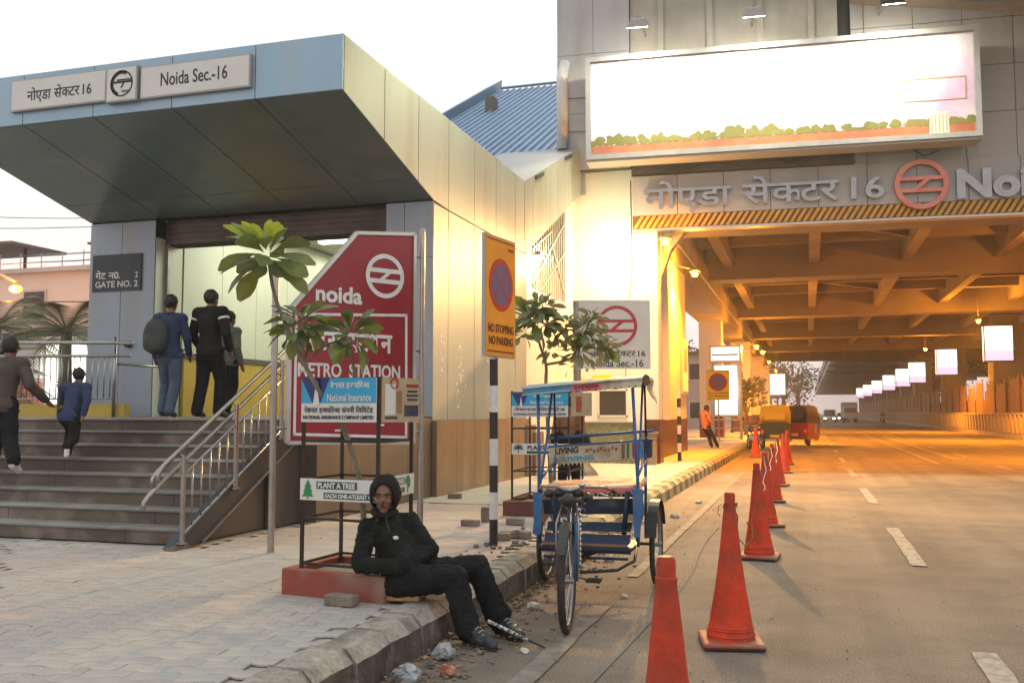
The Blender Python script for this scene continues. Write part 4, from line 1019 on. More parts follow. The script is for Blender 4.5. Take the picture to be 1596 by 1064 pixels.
# ---- planters, tree guards, boards
def quadblock(q, z0, z1):
    return [(x, y, z0) for x, y in q]+[(x, y, z1) for x, y in q]
def guard(q, zt, label_g, label_p, pm, rings, g_ins, boards):
    """q: four ground corners FL FR BR BL of planter"""
    c = (sum(x for x, y in q)/4, sum(y for x, y in q)/4)
    P = thing('planter', label_p, 'planter', (c[0], c[1], PZ))
    def sc(f): return [(c[0]+(x-c[0])*f, c[1]+(y-c[1])*f) for x, y in q]
    z1 = .425; o_, i_ = sc(1), sc(.80)
    for k in range(4):
        l = (k+1) % 4; b = MB(); b.hexa([(*o_[k], PZ-.02), (*o_[l], PZ-.02), (*i_[l], PZ-.02), (*i_[k], PZ-.02), (*o_[k], z1), (*o_[l], z1), (*i_[l], z1), (*i_[k], z1)]); b.build('side', pm, P, bevel=.006)
    b = MB(); b.hexa(quadblock(sc(.80), PZ, z1-.05)); b.build('soil', 'earth', P)
    G = thing('tree_guard', label_g, 'tree guard', (c[0], c[1], .425))
    g = sc(g_ins)
    for x, y in g: b = MB(); b.bar((x, y, .40), (x, y, zt), .0115, .0115, up=(0, 1, 0)); b.build('post', 'iron', G)
    for z in rings:
        for k in range(4):
            l = (k+1) % 4; b = MB(); b.bar((*g[k], z), (*g[l], z), .009, .009); b.build('rail', 'iron', G)
    m0 = (g[0][0]*.5+g[3][0]*.5, g[0][1]*.1+g[3][1]*.9)
    return P, G, g
# guard 1
q1 = [(-3.66, 6.17), (-2.79, 6.05), (-2.77, 6.80), (-3.61, 6.90)]
P1_, G1, g1 = guard(q1, 1.80, 'black iron tree guard behind the seated man, hung with insurance and plant a tree boards', 'low brick-red planter kerb behind the seated man', 'planter', (.455, .78, 1.06, 1.34, 1.79), .74, None)
def gboard(par, p, q, z0, z1, m, name, off=.02):
    p = V(*p, 0); q = V(*q, 0); u = (q-p).normalized(); n = u.cross(Z_)
    b = MB(); b.obox((p+q)/2+Z_*((z0+z1)/2)+n*off, u, n, Z_, (q-p).length/2, .004, (z1-z0)/2); o = b.build(name, m, par)
    return (p+q)/2+n*(off+.0045), u, n, (q-p).length
FL, FR, BR, BL = g1
fl = V(*FL, 0); fr = V(*FR, 0); uu = (fr-fl).normalized()
pL = (FL[0]-.0, FL[1]-.01); pR = (FR[0]+.0, FR[1]-.01)
IB = thing('advert_board', 'blue and white insurance board at the top front of the near tree guard', 'sign', (FL[0], FL[1], 1.5))
c, u, n, w = gboard(IB, pL, pR, 1.478, 1.795, 'sign_white', 'board')
b = MB(); b.obox(c+Z_*1.705+n*.0005, u, n, Z_, w/2, .0006, .09); b.build('blue_field', 'ins_blue', IB)
b = MB(); b.prism([(-w/2, 1.795), (-w/2+.02, 1.795), (-w/2+.25, 1.795), (-w/2+.17, 1.615), (-w/2+.10, 1.615)], c+n*.0025, u, Z_, .001); b.build('navy_wedge', 'ins_navy', IB)
b = MB(); b.prism([(-w/2+.105, 1.60), (-w/2+.165, 1.60), (-w/2+.142, 1.74), (-w/2+.155, 1.752), (-w/2+.135, 1.778), (-w/2+.118, 1.752), (-w/2+.128, 1.74)], c+n*.004, u, Z_, .001); b.build('lamp_symbol', 'white_paint', IB)
text([('नेशनल', 1), (' ', 1), ('इ', 1), ('न', .7), ('श', .7), ('योरे', 1), ('न', .7), ('स', 1)], c+Z_*1.745+u*.10+n*.0015, u, Z_, w*.52, .06, .02, m='white_paint', parent=IB)
text('National Insurance', c+Z_*1.655+u*.095+n*.0015, u, Z_, w*.58, .055, .01, m='white_paint', parent=IB)
text([('नेशनल', 1), (' ', 1), ('इ', 1), ('न', .7), ('श', .7), ('योरे', 1), ('न', .7), ('स', 1), (' ', 1), ('कं', 1), ('प', 1), ('नी', 1), (' ', 1), ('िल', 1), ('िम', 1), ('टे', 1), ('ड', 1)], c+Z_*1.568+n*.0006, u, Z_, w*.92, .055, .01, m='ink', parent=IB)
text('NATIONAL INSURANCE COMPANY LIMITED', c+Z_*1.513+n*.0006, u, Z_, w*.94, .026, .02, m='ink', parent=IB)
TB = thing('advert_board', 'tan photo advert board on the right side of the near tree guard', 'sign', (FR[0], FR[1], 1.5))
c, u, n, w = gboard(TB, (FR[0]+.01, FR[1]-.0), (FR[0]+.15, FR[1]+.34), 1.478, 1.795, 'ad_tan', 'board')
for (a, z, hw, hh, m_) in ((-.11, 1.64, .05, .11, 'sign_white'), (-.02, 1.62, .025, .08, 'brown_shirt'), (.10, 1.56, .07, .04, 'rk_navy'), (.11, 1.74, .06, .012, 'sign_red'), (.11, 1.70, .05, .008, 'ink'), (.11, 1.67, .06, .008, 'ink'), (.11, 1.64, .05, .008, 'ink'), (-.10, 1.51, .06, .008, 'ink')):
    b = MB(); b.obox(c+Z_*z+u*a+n*.001, u, n, Z_, hw, .001, hh); b.build('printed_patch', m_, TB)
b = MB(); b.ring(c+Z_*1.755-u*.07+n*.001, u, Z_, .025, .045, .001, 20); b.build('printed_ring', 'logo_red', TB)
def leafy(shape, c, u, w_, h_, n, m, par):
    if shape == 'pine':
        pts = [(-.05, 0), (.05, 0), (.05, .12), (.45, .10), (.25, .35), (.38, .34), (.18, .6), (.28, .6), (.0, 1), (-.28, .6), (-.18, .6), (-.38, .34), (-.25, .35), (-.45, .10), (-.05, .12)]
        b = MB(); b.prism([(x*w_, y*h_) for x, y in pts], c, u, Z_, .001); return b.build('tree_symbol', m, par)
    b = MB()
    for k in range(9 if shape == 'palm' else 7):
        t = R(-20+k*(220/8)); d = u*math.cos(t)*w_*.5+Z_*math.sin(t)*h_*.45
        if shape == 'palm': b.bar(c+Z_*h_*.5, c+Z_*h_*.5+d, .006, .0008, up=n)
        else: b.prism([(math.cos(q)*w_*.2, math.sin(q)*h_*.22) for q in [R(40*i) for i in range(9)]], c+Z_*h_*.55+d*.5+n*.0002*k, u, Z_, .0004)
    b.bar(c, c+Z_*h_*.5, .006, .0008, up=n); return b.build('tree_symbol', m, par)
PB = thing('plant_a_tree_board', 'white and green plant a tree board low on the near tree guard', 'sign', (FL[0], FL[1], .93))
c, u, n, w = gboard(PB, pL, (FR[0]+.03, FR[1]-.01), .915, 1.07, 'sign_white', 'board')
leafy('pine', c-u*(w/2-.07)+Z_*.925+n*.002, u, .11, .14, n, 'green_ink', PB)
b = MB(); b.obox(c+Z_*1.025+u*(-.02)+n*.001, u, n, Z_, .175, .0008, .027); b.obox(c+Z_*.952+u*(.11)+n*.001, u, n, Z_, .24, .0008, .022); b.build('green_panel', 'dkgreen_ink', PB)
text('PLANT A TREE', c+Z_*1.025+u*(-.02)+n*.0022, u, Z_, .32, .04, .03, m='white_paint', parent=PB)
text('EACH ONE-ATLEAST ONE', c+Z_*.952+u*.11+n*.0022, u, Z_, .45, .03, .03, m='white_paint', parent=PB)
PB2 = thing('plant_a_tree_board', 'second plant a tree board, on the right side of the near tree guard', 'sign', (FR[0], FR[1], .93))
c, u, n, w = gboard(PB2, (FR[0]+.01, FR[1]), (BR[0]+.0, BR[1]), .94, 1.09, 'sign_white', 'board')
leafy('round', c+u*(w/2-.12)+Z_*.955+n*.002, u, .10, .13, n, 'green_ink', PB2)
b = MB(); b.obox(c+Z_*1.045+u*(-.10)+n*.001, u, n, Z_, .2, .0008, .024); b.obox(c+Z_*.98+u*(-.1)+n*.001, u, n, Z_, .2, .0008, .018); b.build('green_panel', 'dkgreen_ink', PB2)
text('PLANT A TREE', c+Z_*1.045-u*.1+n*.0022, u, Z_, .36, .034, .03, m='white_paint', parent=PB2)
text('EACH ONE', c+Z_*.98-u*.1+n*.0022, u, Z_, .3, .024, .03, m='white_paint', parent=PB2)
# guard 2
q2 = [(-3.72, 11.6), (-2.80, 11.66), (-2.83, 12.75), (-3.74, 12.7)]
P2_, G2, g2 = guard(q2, 1.82, 'black iron tree guard behind the cycle rickshaw', 'dark red planter behind the cycle rickshaw', 'planter_dark', (.455, .80, 1.34, 1.8), .80, None)
FL2, FR2, BR2, BL2 = g2
IB2 = thing('advert_board', 'small blue and white insurance board on the guard seen through the rickshaw', 'sign', (FL2[0], FL2[1], 1.5))
c, u, n, w = gboard(IB2, FL2, FR2, 1.49, 1.80, 'sign_white', 'board')
w_ = w*.75
b = MB(); b.obox(c+Z_*1.715+n*.0005, u, n, Z_, w/2, .0006, .085); b.build('blue_field', 'ins_blue', IB2)
b = MB(); b.prism([(-w/2, 1.795), (-w/2+.22, 1.795), (-w/2+.15, 1.63), (-w/2+.09, 1.63)], c+n*.0025, u, Z_, .001); b.build('navy_wedge', 'ins_navy', IB2)
b = MB(); b.prism([(-w/2+.10, 1.60), (-w/2+.15, 1.60), (-w/2+.125, 1.75)], c+n*.004, u, Z_, .001); b.build('lamp_symbol', 'white_paint', IB2)
text([('नेशनल', 1)], c+Z_*1.755+u*.1+n*.0015, u, Z_, w*.5, .05, .02, m='white_paint', parent=IB2)
text('National Insurance', c+Z_*1.675+u*.09+n*.0015, u, Z_, w*.58, .045, .01, m='white_paint', parent=IB2)
text([('नेशनल', 1), (' ', 1), ('िल', 1), ('िम', 1), ('टे', 1), ('ड', 1)], c+Z_*1.59+n*.0006, u, Z_, w*.9, .05, .01, parent=IB2)
text('NATIONAL INSURANCE COMPANY LIMITED', c+Z_*1.525+n*.0006, u, Z_, w*.93, .026, .02, parent=IB2)
TB2 = thing('advert_board', 'small orange-tan advert board beside the post of the far tree guard', 'sign', (FR2[0], FR2[1], 1.5))
c, u, n, w = gboard(TB2, (FR2[0]+.02, FR2[1]), (FR2[0]+.22, FR2[1]+.3), 1.5, 1.80, 'ad_tan', 'board')
b = MB(); b.obox(c+Z_*1.65-u*.05+n*.001, u, n, Z_, .05, .001, .1); b.build('printed_patch', 'red_shirt', TB2)
PB3 = thing('plant_a_tree_board', 'plant a tree board with a palm symbol behind the rickshaw wheel side', 'sign', (FL2[0], FL2[1], 1.0))
c, u, n, w = gboard(PB3, FL2, FR2, 1.01, 1.15, 'sign_white', 'board')
leafy('palm', c-u*(w/2-.09)+Z_*1.03+n*.002, u, .13, .12, n, 'dkgreen_ink', PB3)
b = MB(); b.obox(c+Z_*1.04+u*.09+n*.001, u, n, Z_, .26, .0008, .016); b.build('green_panel', 'dkgreen_ink', PB3)
text('PLANT A TREE', c+Z_*1.10+u*.09+n*.001, u, Z_, .5, .055, .03, m='ink', parent=PB3)

# ---- frangipani trees
def leaf_mesh(m, L, w, droop):
    b = MB(); n = 6; prof = [0, .14, .42, .75, .98, .92, .25]; vs = []; 
    for i in range(n+1):
        t = i/n; y = L*t; z = -droop*L*t*t; hw = w*.5*prof[i]
        vs += [(-hw, y, z+hw*.25), (0, y, z-.002), (hw, y, z+hw*.25)]
    fs = []
    for i in range(n):
        a = 3*i
        fs += [(a, a+1, a+4, a+3), (a+1, a+2, a+5, a+4)]
    b.add(vs, fs); o = b.build('leaf_src', m, smooth=True); d = o.data; bpy.data.objects.remove(o); return d
def frangi(label, base, limbs, clusters, L, dens, mats_, group='frangipani saplings in tree guards'):
    T = thing('frangipani_tree', label, 'tree', base, group)
    for pts, r0, r1 in limbs:
        b = MB(); n = len(pts); pp = []
        for i in range(n-1):
            for k in range(4):
                t = k/4; a = Vector(pts[max(i-1, 0)]); p = Vector(pts[i]); q = Vector(pts[i+1]); c_ = Vector(pts[min(i+2, n-1)])
                pp.append(.5*((2*p)+(-a+q)*t+(2*a-5*p+4*q-c_)*t*t+(-a+3*p-3*q+c_)*t**3))
        pp.append(Vector(pts[-1])); N = len(pp)
        b.tube(pp, [r0+(r1-r0)*i/(N-1) for i in range(N)], 8); b.build('trunk' if limbs[0][0] is pts else 'branch', 'bark', T, smooth=True)
    ms = [leaf_mesh(m, L, L*.44, d_) for m in mats_ for d_ in (.15, .4)]
    off = Vector(base); young = None
    for (c, rad, cnt, lit) in clusters:
        c = Vector(c)
        for k in range(int(cnt*dens)):
            az = k*2.399+rnd()*.5; el = R(-38+105*((k+.5)/(cnt*dens))**.9+12*(rnd()-.5))
            d = Vector((math.cos(az)*math.cos(el), math.sin(az)*math.cos(el), math.sin(el)))
            o = bpy.data.objects.new('leaf', random.choice(ms[:]) if not (lit and el > R(45)) else leafl); COL.objects.link(o); o.parent = T
            o.location = c-off+d*rad*.12+Vector((0, 0, (el)*.03))
            q = d.to_track_quat('Y', 'Z'); q = q @ Matrix.Rotation(R(90)*(rnd()-.5), 4, 'Y').to_quaternion() @ Matrix.Rotation(R(36)*(rnd()-.6), 4, 'X').to_quaternion() @ Matrix.Rotation(R(24)*(rnd()-.5), 4, 'Z').to_quaternion()
            o.rotation_mode = 'QUATERNION'; o.rotation_quaternion = q
            s = rad/L*(.70+.36*rnd()) * (1.0 if el < R(50) else .75); o.scale = (s, s, s)
    return T
leafl = leaf_mesh('leaf_light', .28, .11, .15)
def at(px, py, Dp):   # a point at that distance along the photograph's line of sight, used to read off branch positions
    pit, yaw, F = R(4.2507), R(17.2211), 1480.0
    f = V(-math.sin(yaw)*math.cos(pit), math.cos(yaw)*math.cos(pit), math.sin(pit)); r = V(math.cos(yaw), math.sin(yaw), 0)
    u = r.cross(f); return V(0, 0, 1.55)+(f+r*((px-798)/F)+u*((532-py)/F))*Dp
Dp = 6.95
frangi('young frangipani with big drooping leaf whorls before the red station sign', (at(568, 890, 6.95).x, at(568, 890, 6.95).y, .40),
    [([at(568, 890, 6.95), at(563, 760, 6.95), at(532, 660, 6.95), at(492, 600, 6.9), at(452, 520, 6.85), at(428, 460, 6.8), at(418, 400, 6.8)], .024, .012),
     ([at(532, 660, 6.95), at(552, 590, 6.9), at(545, 545, 6.85)], .015, .010), ([at(475, 570, 6.9), at(480, 520, 6.95), at(470, 500, 7.0)], .013, .009)],
    [(at(416, 400, 6.8), .34, 46, True), (at(470, 505, 6.95), .24, 36, False), (at(546, 525, 6.85), .25, 40, False), (at(452, 520, 6.85), .18, 14, False)], .28, .74, ('leaf', 'leaf_dark', 'leaf'))
Dq = 12.2
frangi('small bushy frangipani between the no stopping sign and the white station board', (at(862, 770, 12.2).x, at(862, 770, 12.2).y, .40),
    [([at(860, 775, 12.2), at(855, 680, 12.2), at(851, 600, 12.2), at(851, 568, 12.2), at(841, 535, 12.15), at(838, 510, 12.1)], .03, .014),
     ([at(851, 568, 12.2), at(890, 558, 12.25), at(905, 530, 12.3), at(918, 505, 12.3)], .018, .011),
     ([at(905, 535, 12.3), at(900, 560, 12.3)], .012, .009)],
    [(at(828, 498, 12.1), .34, 26, False), (at(862, 548, 12.2), .22, 12, False), (at(850, 480, 12.2), .26, 16, False), (at(945, 545, 12.3), .22, 14, False), (at(885, 510, 12.2), .24, 14, False), (at(850, 505, 12.3), .27, 18, False), (at(838, 482, 12.0), .24, 14, False), (at(815, 520, 12.1), .22, 10, False), (at(868, 525, 12.2), .20, 10, False),
     (at(910, 515, 12.2), .30, 20, False), (at(932, 530, 12.3), .27, 16, False), (at(905, 548, 12.2), .24, 14, False), (at(922, 500, 12.4), .24, 14, False), (at(890, 572, 12.3), .18, 6, False)], .26, 1.25, ('leaf_grey', 'leaf', 'leaf_grey'))

# ================================================================== TRAFFIC CONES
cone0 = thing('traffic_cone', 'x', 'traffic cone', (0, 0, 0), 'row of orange traffic cones along the lane')
prof = [(.165, .035), (.158, .06), (.165, .065), (.16, .075), (.15, .10), (.158, .105), (.148, .115), (.152, .12), (.144, .13), (.138, .18), (.105, .36), (.075, .58), (.045, .86), (.040, .90), (.0415, .905), (.0415, .925), (.036, .93), (.036, .985), (.030, 1.0), (.02, 1.0)]
b = MB(); b.lathe(prof, 28); b.build('body', 'cone', cone0, smooth='auto')
b = MB(); b.box(-.205, .205, -.205, .205, .004, .04); b.build('base', 'cone_base', cone0, bevel=.012)
b = MB(); b.box(-.202, .202, -.202, .202, 0, .010); b.build('rubber_foot', 'rubber', cone0)
b = MB(); b.lathe([(.012, 1.0), (.012, 1.002), (.028, 1.0025)], 10); b.build('mouth', 'ink', cone0)
CN = [(-.515, 3.60, 5, 'nearest orange cone, cut by the bottom edge of the view'), (-.52, 6.62, 12, 'orange cone, second nearest, standing clear with its dusty square base in full view'), (-.52, 10.55, -6, 'third orange cone from the camera, pale cord hanging from its tip'),
      (-.57, 13.5, 20, 'fourth orange cone from the camera'), (-.60, 17.2, 4, 'fifth orange cone from the camera'), (-.62, 20.9, -14, 'sixth orange cone from the camera'),
      (-.60, 25.5, 9, 'seventh orange cone, at the edge of the orange light'), (-.60, 29.6, 0, 'eighth orange cone, under the deck behind the yellow three-wheeler'), (-1.75, 34.2, 0, 'lone orange cone near the kerb beside the parked motorcycles')]
for i, (x, y, a, lab) in enumerate(CN):
    if False: pass
    if i == 0: cone0.location = (x, y, .012); cone0.rotation_euler = (0, 0, R(a)); cone0['label'] = lab
    else:
        c_ = dup(cone0, (x, y, .012), R(a), lab); c_.scale = (1+.02*math.sin(i*5), 1, 1-.02*abs(math.sin(i*3)))
        for ch in c_.children: ch.rotation_euler = (R(.8)*math.sin(i*2.3) if ch.name.startswith('body') else 0, 0, R(40*i))  if not ch.name.startswith(('base', 'rubber')) else (0, 0, 0)
def cord(p, q, sag, r, label, m='rope', name='cord'):
    p = Vector(p); q = Vector(q); b = MB(); b.tube([p.lerp(q, t/14)-Z_*sag*4*(t/14)*(1-t/14)+V(.02*math.sin(t*1.7), 0, .015*math.sin(t*2.3)) for t in range(15)], r, 5)
    o = b.build(name, m, loc=tuple(p)); tag(o, label, 'cord'); return o
cord((-.50, 6.64, .94), (-.52, 10.53, .93), .52, .004, 'dark string sagging between the second and third cones', 'twine')
cord((-.50, 10.5, .95), (-.56, 13.5, .95), .35, .006, 'pale cord looping from the third to the fourth cone')
cord((-.56, 13.5, .95), (-.60, 17.2, .95), .30, .006, 'pale cord looping from the fourth to the fifth cone')
cord((-.60, 17.2, .95), (-.62, 20.9, .95), .38, .007, 'pale cord looping from the fifth to the sixth cone')
for z, rr in ((.93, .043), (.945, .05), (.90, .047)):
    pass
b = MB(); b.tube([(-.52+.045*math.cos(t*.9)*(1+.3*math.sin(t)), 6.62+.045*math.sin(t*.9), .905+.0016*t) for t in range(22)], .004, 5)
b.tube([(-.565, 6.6, .93), (-.585, 6.59, .92), (-.59, 6.59, .87), (-.575, 6.6, .85)], .003, 5)
tag(b.build('twine', 'twine', loc=(-.52, 6.62, .9)), 'dark twine wound round the neck of the second nearest cone', 'twine')
# ================================================================== CYCLE RICKSHAW
RK = thing('cycle_rickshaw', 'blue cycle rickshaw with a painted hood and patterned red seat parked by the kerb', 'cycle rickshaw', (-1.8, 7.8, 0))
ox, oy = -1.8, 7.8
def P(x, y, z): return V(ox+x, oy+y, z+.075*x*max(0, min(1, (z-.45)/.6)))   # the old frame sags to the kerb side
def wheel(name, c, r, axis, par, turn=0, w=.022):
    """c world centre; axis unit vector"""
    root_b = MB(); c = Vector(c); a = Vector(axis).normalized(); u = Z_; v = a.cross(u)
    pts = [c+(u*math.cos(t)+v*math.sin(t))*(r-w) for t in [2*math.pi*k/36 for k in range(36)]]
    root_b.tube(pts, w, 8, closed=True); tyre = root_b.build(name, 'rubber', par, smooth=True)
    b = MB(); b.tube([c+(u*math.cos(t)+v*math.sin(t))*(r-2.1*w) for t in [2*math.pi*k/36 for k in range(36)]], w*.5, 6, closed=True); b.build('rim', 'steel_dull', tyre, smooth=True)
    b = MB(); b.tube([c-a*.05, c+a*.05], .02, 8); b.build('hub', 'steel_dull', tyre)
    b = MB()
    for k in range(24):
        t = 2*math.pi*k/24; s_ = .025 if k % 2 else -.025; q = t+(.35 if (k//2) % 2 else -.35)
        b.tube([c+a*s_+(u*math.cos(q)+v*math.sin(q))*.018, c+(u*math.cos(t)+v*math.sin(t))*(r-2.2*w)], .0016, 3)
    o = b.build('spokes', 'chrome', tyre); return tyre
steer = V(.995, .085, 0).normalized()
fw = P(.115, -1.19, .36)
wheel('front_wheel', fw, .362, steer, RK, w=.027)
wheel('rear_wheel', V(ox+.505, oy+.86, .358), .358, X_, RK, w=.024); wheel('rear_wheel', V(ox-.505, oy+.86, .358), .358, X_, RK, w=.024)
def rt(pts, r, name, m='rk_blue', par=RK, n=8, sm=True): b = MB(); b.tube(pts, r, n); return b.build(name, m, par, smooth=sm)
sd_ = steer
head = P(.10, -1.02, .78)
for s_ in (-1, 1):
    rt([fw+sd_*.055*s_, fw+sd_*.055*s_+V(0, .05, .36), head+sd_*.04*s_-Z_*.02], .013, 'fork_blade')
    rt([fw+sd_*.075*s_, fw+sd_*.08*s_+V(0, .02, .40), head+sd_*.05*s_+Z_*.10], .007, 'fork_stay', 'steel_dull')
b = MB(); b.tube([head-Z_*.05, head+V(0, .03, .18)], .02, 10); b.build('head_tube', 'rk_navy', RK)
# front mudguard
b = MB(); f2 = sd_.cross(Z_); vs = []; fs = []
for k in range(13):
    t = R(20+k*10.5); c = fw+(Z_*math.sin(t)-f2*math.cos(t))*.40
    vs += [c-sd_*.035, c+sd_*.035, c+sd_*.03+(Z_*math.sin(t)-f2*math.cos(t))*.008, c-sd_*.03+(Z_*math.sin(t)-f2*math.cos(t))*.008]
for k in range(12):
    a = 4*k
    for i in range(4): fs.append((a+i, a+(i+1) % 4, a+4+(i+1) % 4, a+4+i))
b.add(vs, fs); b.build('front_mudguard', 'black_vinyl', RK)
# handlebar with brake levers, bell, covered lamp
hb = head+V(0, .02, .19)
rt([hb-sd_*.27+V(0, .20, -.01), hb-sd_*.24+V(0, .12, .02), hb-sd_*.1+V(0, .0, .03), hb+V(0, -.01, .0), hb+sd_*.1+V(0, .0, .03), hb+sd_*.24+V(0, .12, .02), hb+sd_*.27+V(0, .20, -.01)], .011, 'handlebar', 'steel_dull')
for s_ in (-1, 1):
    rt([hb+sd_*.27*s_+V(0, .20, -.01), hb+sd_*.285*s_+V(0, .29, -.03)], .016, 'grip', 'black_vinyl')
    rt([hb+sd_*.2*s_+V(0, .08, -.02), hb+sd_*.25*s_+V(0, .16, -.05), hb+sd_*.27*s_+V(0, .24, -.07)], .006, 'brake_lever', 'chrome')
    rt([hb+sd_*.12*s_+V(0, .0, .0), hb+sd_*.10*s_+V(0, -.12, -.10), hb+sd_*.03*s_+V(0, -.06, -.30), fw+V(0, .06, .38)], .004, 'brake_cable', 'black_vinyl')
b = MB(); b.ell(hb+V(0, -.07, -.06), (.055, .06, .05), 12, 8); b.build('lamp', 'black_vinyl', RK, smooth=True)
b = MB(); b.ell(hb+V(.09, -.01, .045), (.025, .025, .018), 10, 6); b.build('bell', 'chrome', RK, smooth=True)
b = MB()
for k in range(5): b.ell(hb+V(-.16+.07*k, .02+.03*rnd(), -.05+.04*rnd()), (.045, .05, .035), 8, 6)
b.build('cloth_bundle', 'black_vinyl', RK, smooth=True)
rt([hb+V(.02, -.08, -.12), hb+V(.03, -.12, -.28), hb+V(.02, -.13, -.52)], .006, 'chain_lock', 'chrome')
b = MB()
for k in range(12):
    b.ell(hb+V(.08, -.06, -.13-.035*k), (.014, .014, .02), 6, 4)
b.build('lock_chain', 'chrome', RK)
# rider saddle
sa = P(-.0, -.42, .86)
b = MB(); b.ell(sa, (.12, .15, .035), 14, 8); b.ell(sa+V(0, -.15, 0), (.045, .12, .03), 10, 6); b.build('saddle', 'black_vinyl', RK, smooth=True)
for s_ in (-1, 1):
    b = MB(); b.tube([sa+V(.07*s_+.018*math.cos(t), .08+.018*math.sin(t), -.10+.011*t/1.0) for t in [k*.9 for k in range(8)]], .004, 4); b.build('saddle_spring', 'steel_dull', RK)
# frame
bb_ = P(.02, -.60, .30)
rt([head+V(0, .03, .10), P(0, -.45, .68)], .016, 'top_tube', 'rk_navy'); rt([head+V(0, .02, .0), bb_], .018, 'down_tube', 'rk_navy'); rt([sa-Z_*.03, bb_], .016, 'seat_tube', 'rk_navy')
rt([P(0, -.45, .68), P(-.1, .3, .72)], .014, 'frame_tube', 'rk_navy')
rt([bb_, P(.0, .2, .34), P(.35, .78, .40)], .015, 'chain_stay', 'iron'); rt([bb_, P(-.1, .2, .34), P(-.38, .8, .40)], .015, 'chain_stay', 'iron')
rt([bb_+V(.05, .15, 0), P(.30, -.1, .27), P(.42, .05, .33), P(.40, .35, .42)], .013, 'bent_stay', 'iron')
rt([P(-.56, .86, .36), P(.56, .86, .36)], .014, 'rear_axle', 'iron', sm=False)
b = MB(); b.ring(bb_+V(-.03, 0, 0), Y_, Z_, .07, .095, .004, 24); b.build('chainring', 'steel_dull', RK)
for s_, dy, dz in ((-1, .10, -.12), (1, -.10, .0)):
    p0 = bb_+V(.05*s_, 0, 0); p1 = bb_+V(.075*s_+(.03 if s_ > 0 else 0), -dy, -.05 if s_ > 0 else .1)
    rt([p0, p1], .009, 'crank', 'steel_dull')
    pd = MB(); pd.box(p1.x+.0, p1.x+.11*(1), p1.y-.045, p1.y-.03, p1.z-.012, p1.z+.012) if s_ > 0 else pd.box(p1.x-.11, p1.x, p1.y-.045, p1.y-.03, p1.z-.012, p1.z+.012)
    x0_, x1_ = (p1.x, p1.x+.11) if s_ > 0 else (p1.x-.11, p1.x)
    pd.box(x0_, x1_, p1.y+.03, p1.y+.045, p1.z-.012, p1.z+.012); pd.box(x0_, x0_+.012, p1.y-.03, p1.y+.03, p1.z-.01, p1.z+.01); pd.box(x1_-.012, x1_, p1.y-.03, p1.y+.03, p1.z-.01, p1.z+.01); pd.box(x0_, x1_, p1.y-.008, p1.y+.008, p1.z-.008, p1.z+.008)
    pd.build('pedal', 'rubber', RK)
b = MB(); b.box(ox-.03, ox-.015, oy-.62, oy+.78, .30, .36); b.build('chain', 'iron', RK)
# passenger body
boxpart('floor_board', 'rk_navy', RK, ox-.40, ox+.40, oy+.05, oy+.55, .40, .43)
for ka, kb in ((.0, .42), (.52, .92)):
    b = MB(); za, zb_ = .44+.18*ka, .44+.18*kb; ya_, yb_ = .12+.2*ka, .12+.2*kb
    b.hexa([P(-.36, ya_, za), P(.36, ya_, za), P(.36, ya_+.02, za), P(-.36, ya_+.02, za), P(-.37, yb_, zb_), P(.37, yb_, zb_), P(.37, yb_+.02, zb_), P(-.37, yb_+.02, zb_)]); b.build('kick_panel', 'rk_navy', RK)
b = MB(); b.hexa([P(-.40, .30, .67), P(.40, .30, .67), P(.40, .32, .67), P(-.40, .32, .67), P(-.41, .28, .80), P(.41, .28, .80), P(.41, .30, .80), P(-.41, .30, .80)]); b.build('seat_apron', 'rk_navy', RK)
b = MB(); b.tube([P(-.36, .10, .33), P(.36, .10, .33)], .012, 6); b.build('step_edge', 'rk_navy', RK)
boxpart('step_mat', 'brown_shirt', RK, ox-.34, ox+.34, oy+.06, oy+.42, .432, .445)
b = MB(); b.hexa([P(-.44, .27, .855), P(.44, .27, .855), P(.44, .80, .875), P(-.44, .80, .875), P(-.44, .27, .905), P(.44, .27, .905), P(.44, .80, .945), P(-.44, .80, .945)]); b.build('seat_cushion', 'rk_seat', RK, bevel=.02)
boxpart('seat_board', 'rk_navy', RK, ox-.42, ox+.42, oy+.27, oy+.80, .825, .852)
boxpart('seat_trim', 'rk_pink', RK, ox-.1, ox+.42, oy+.245, oy+.266, .86, .905)
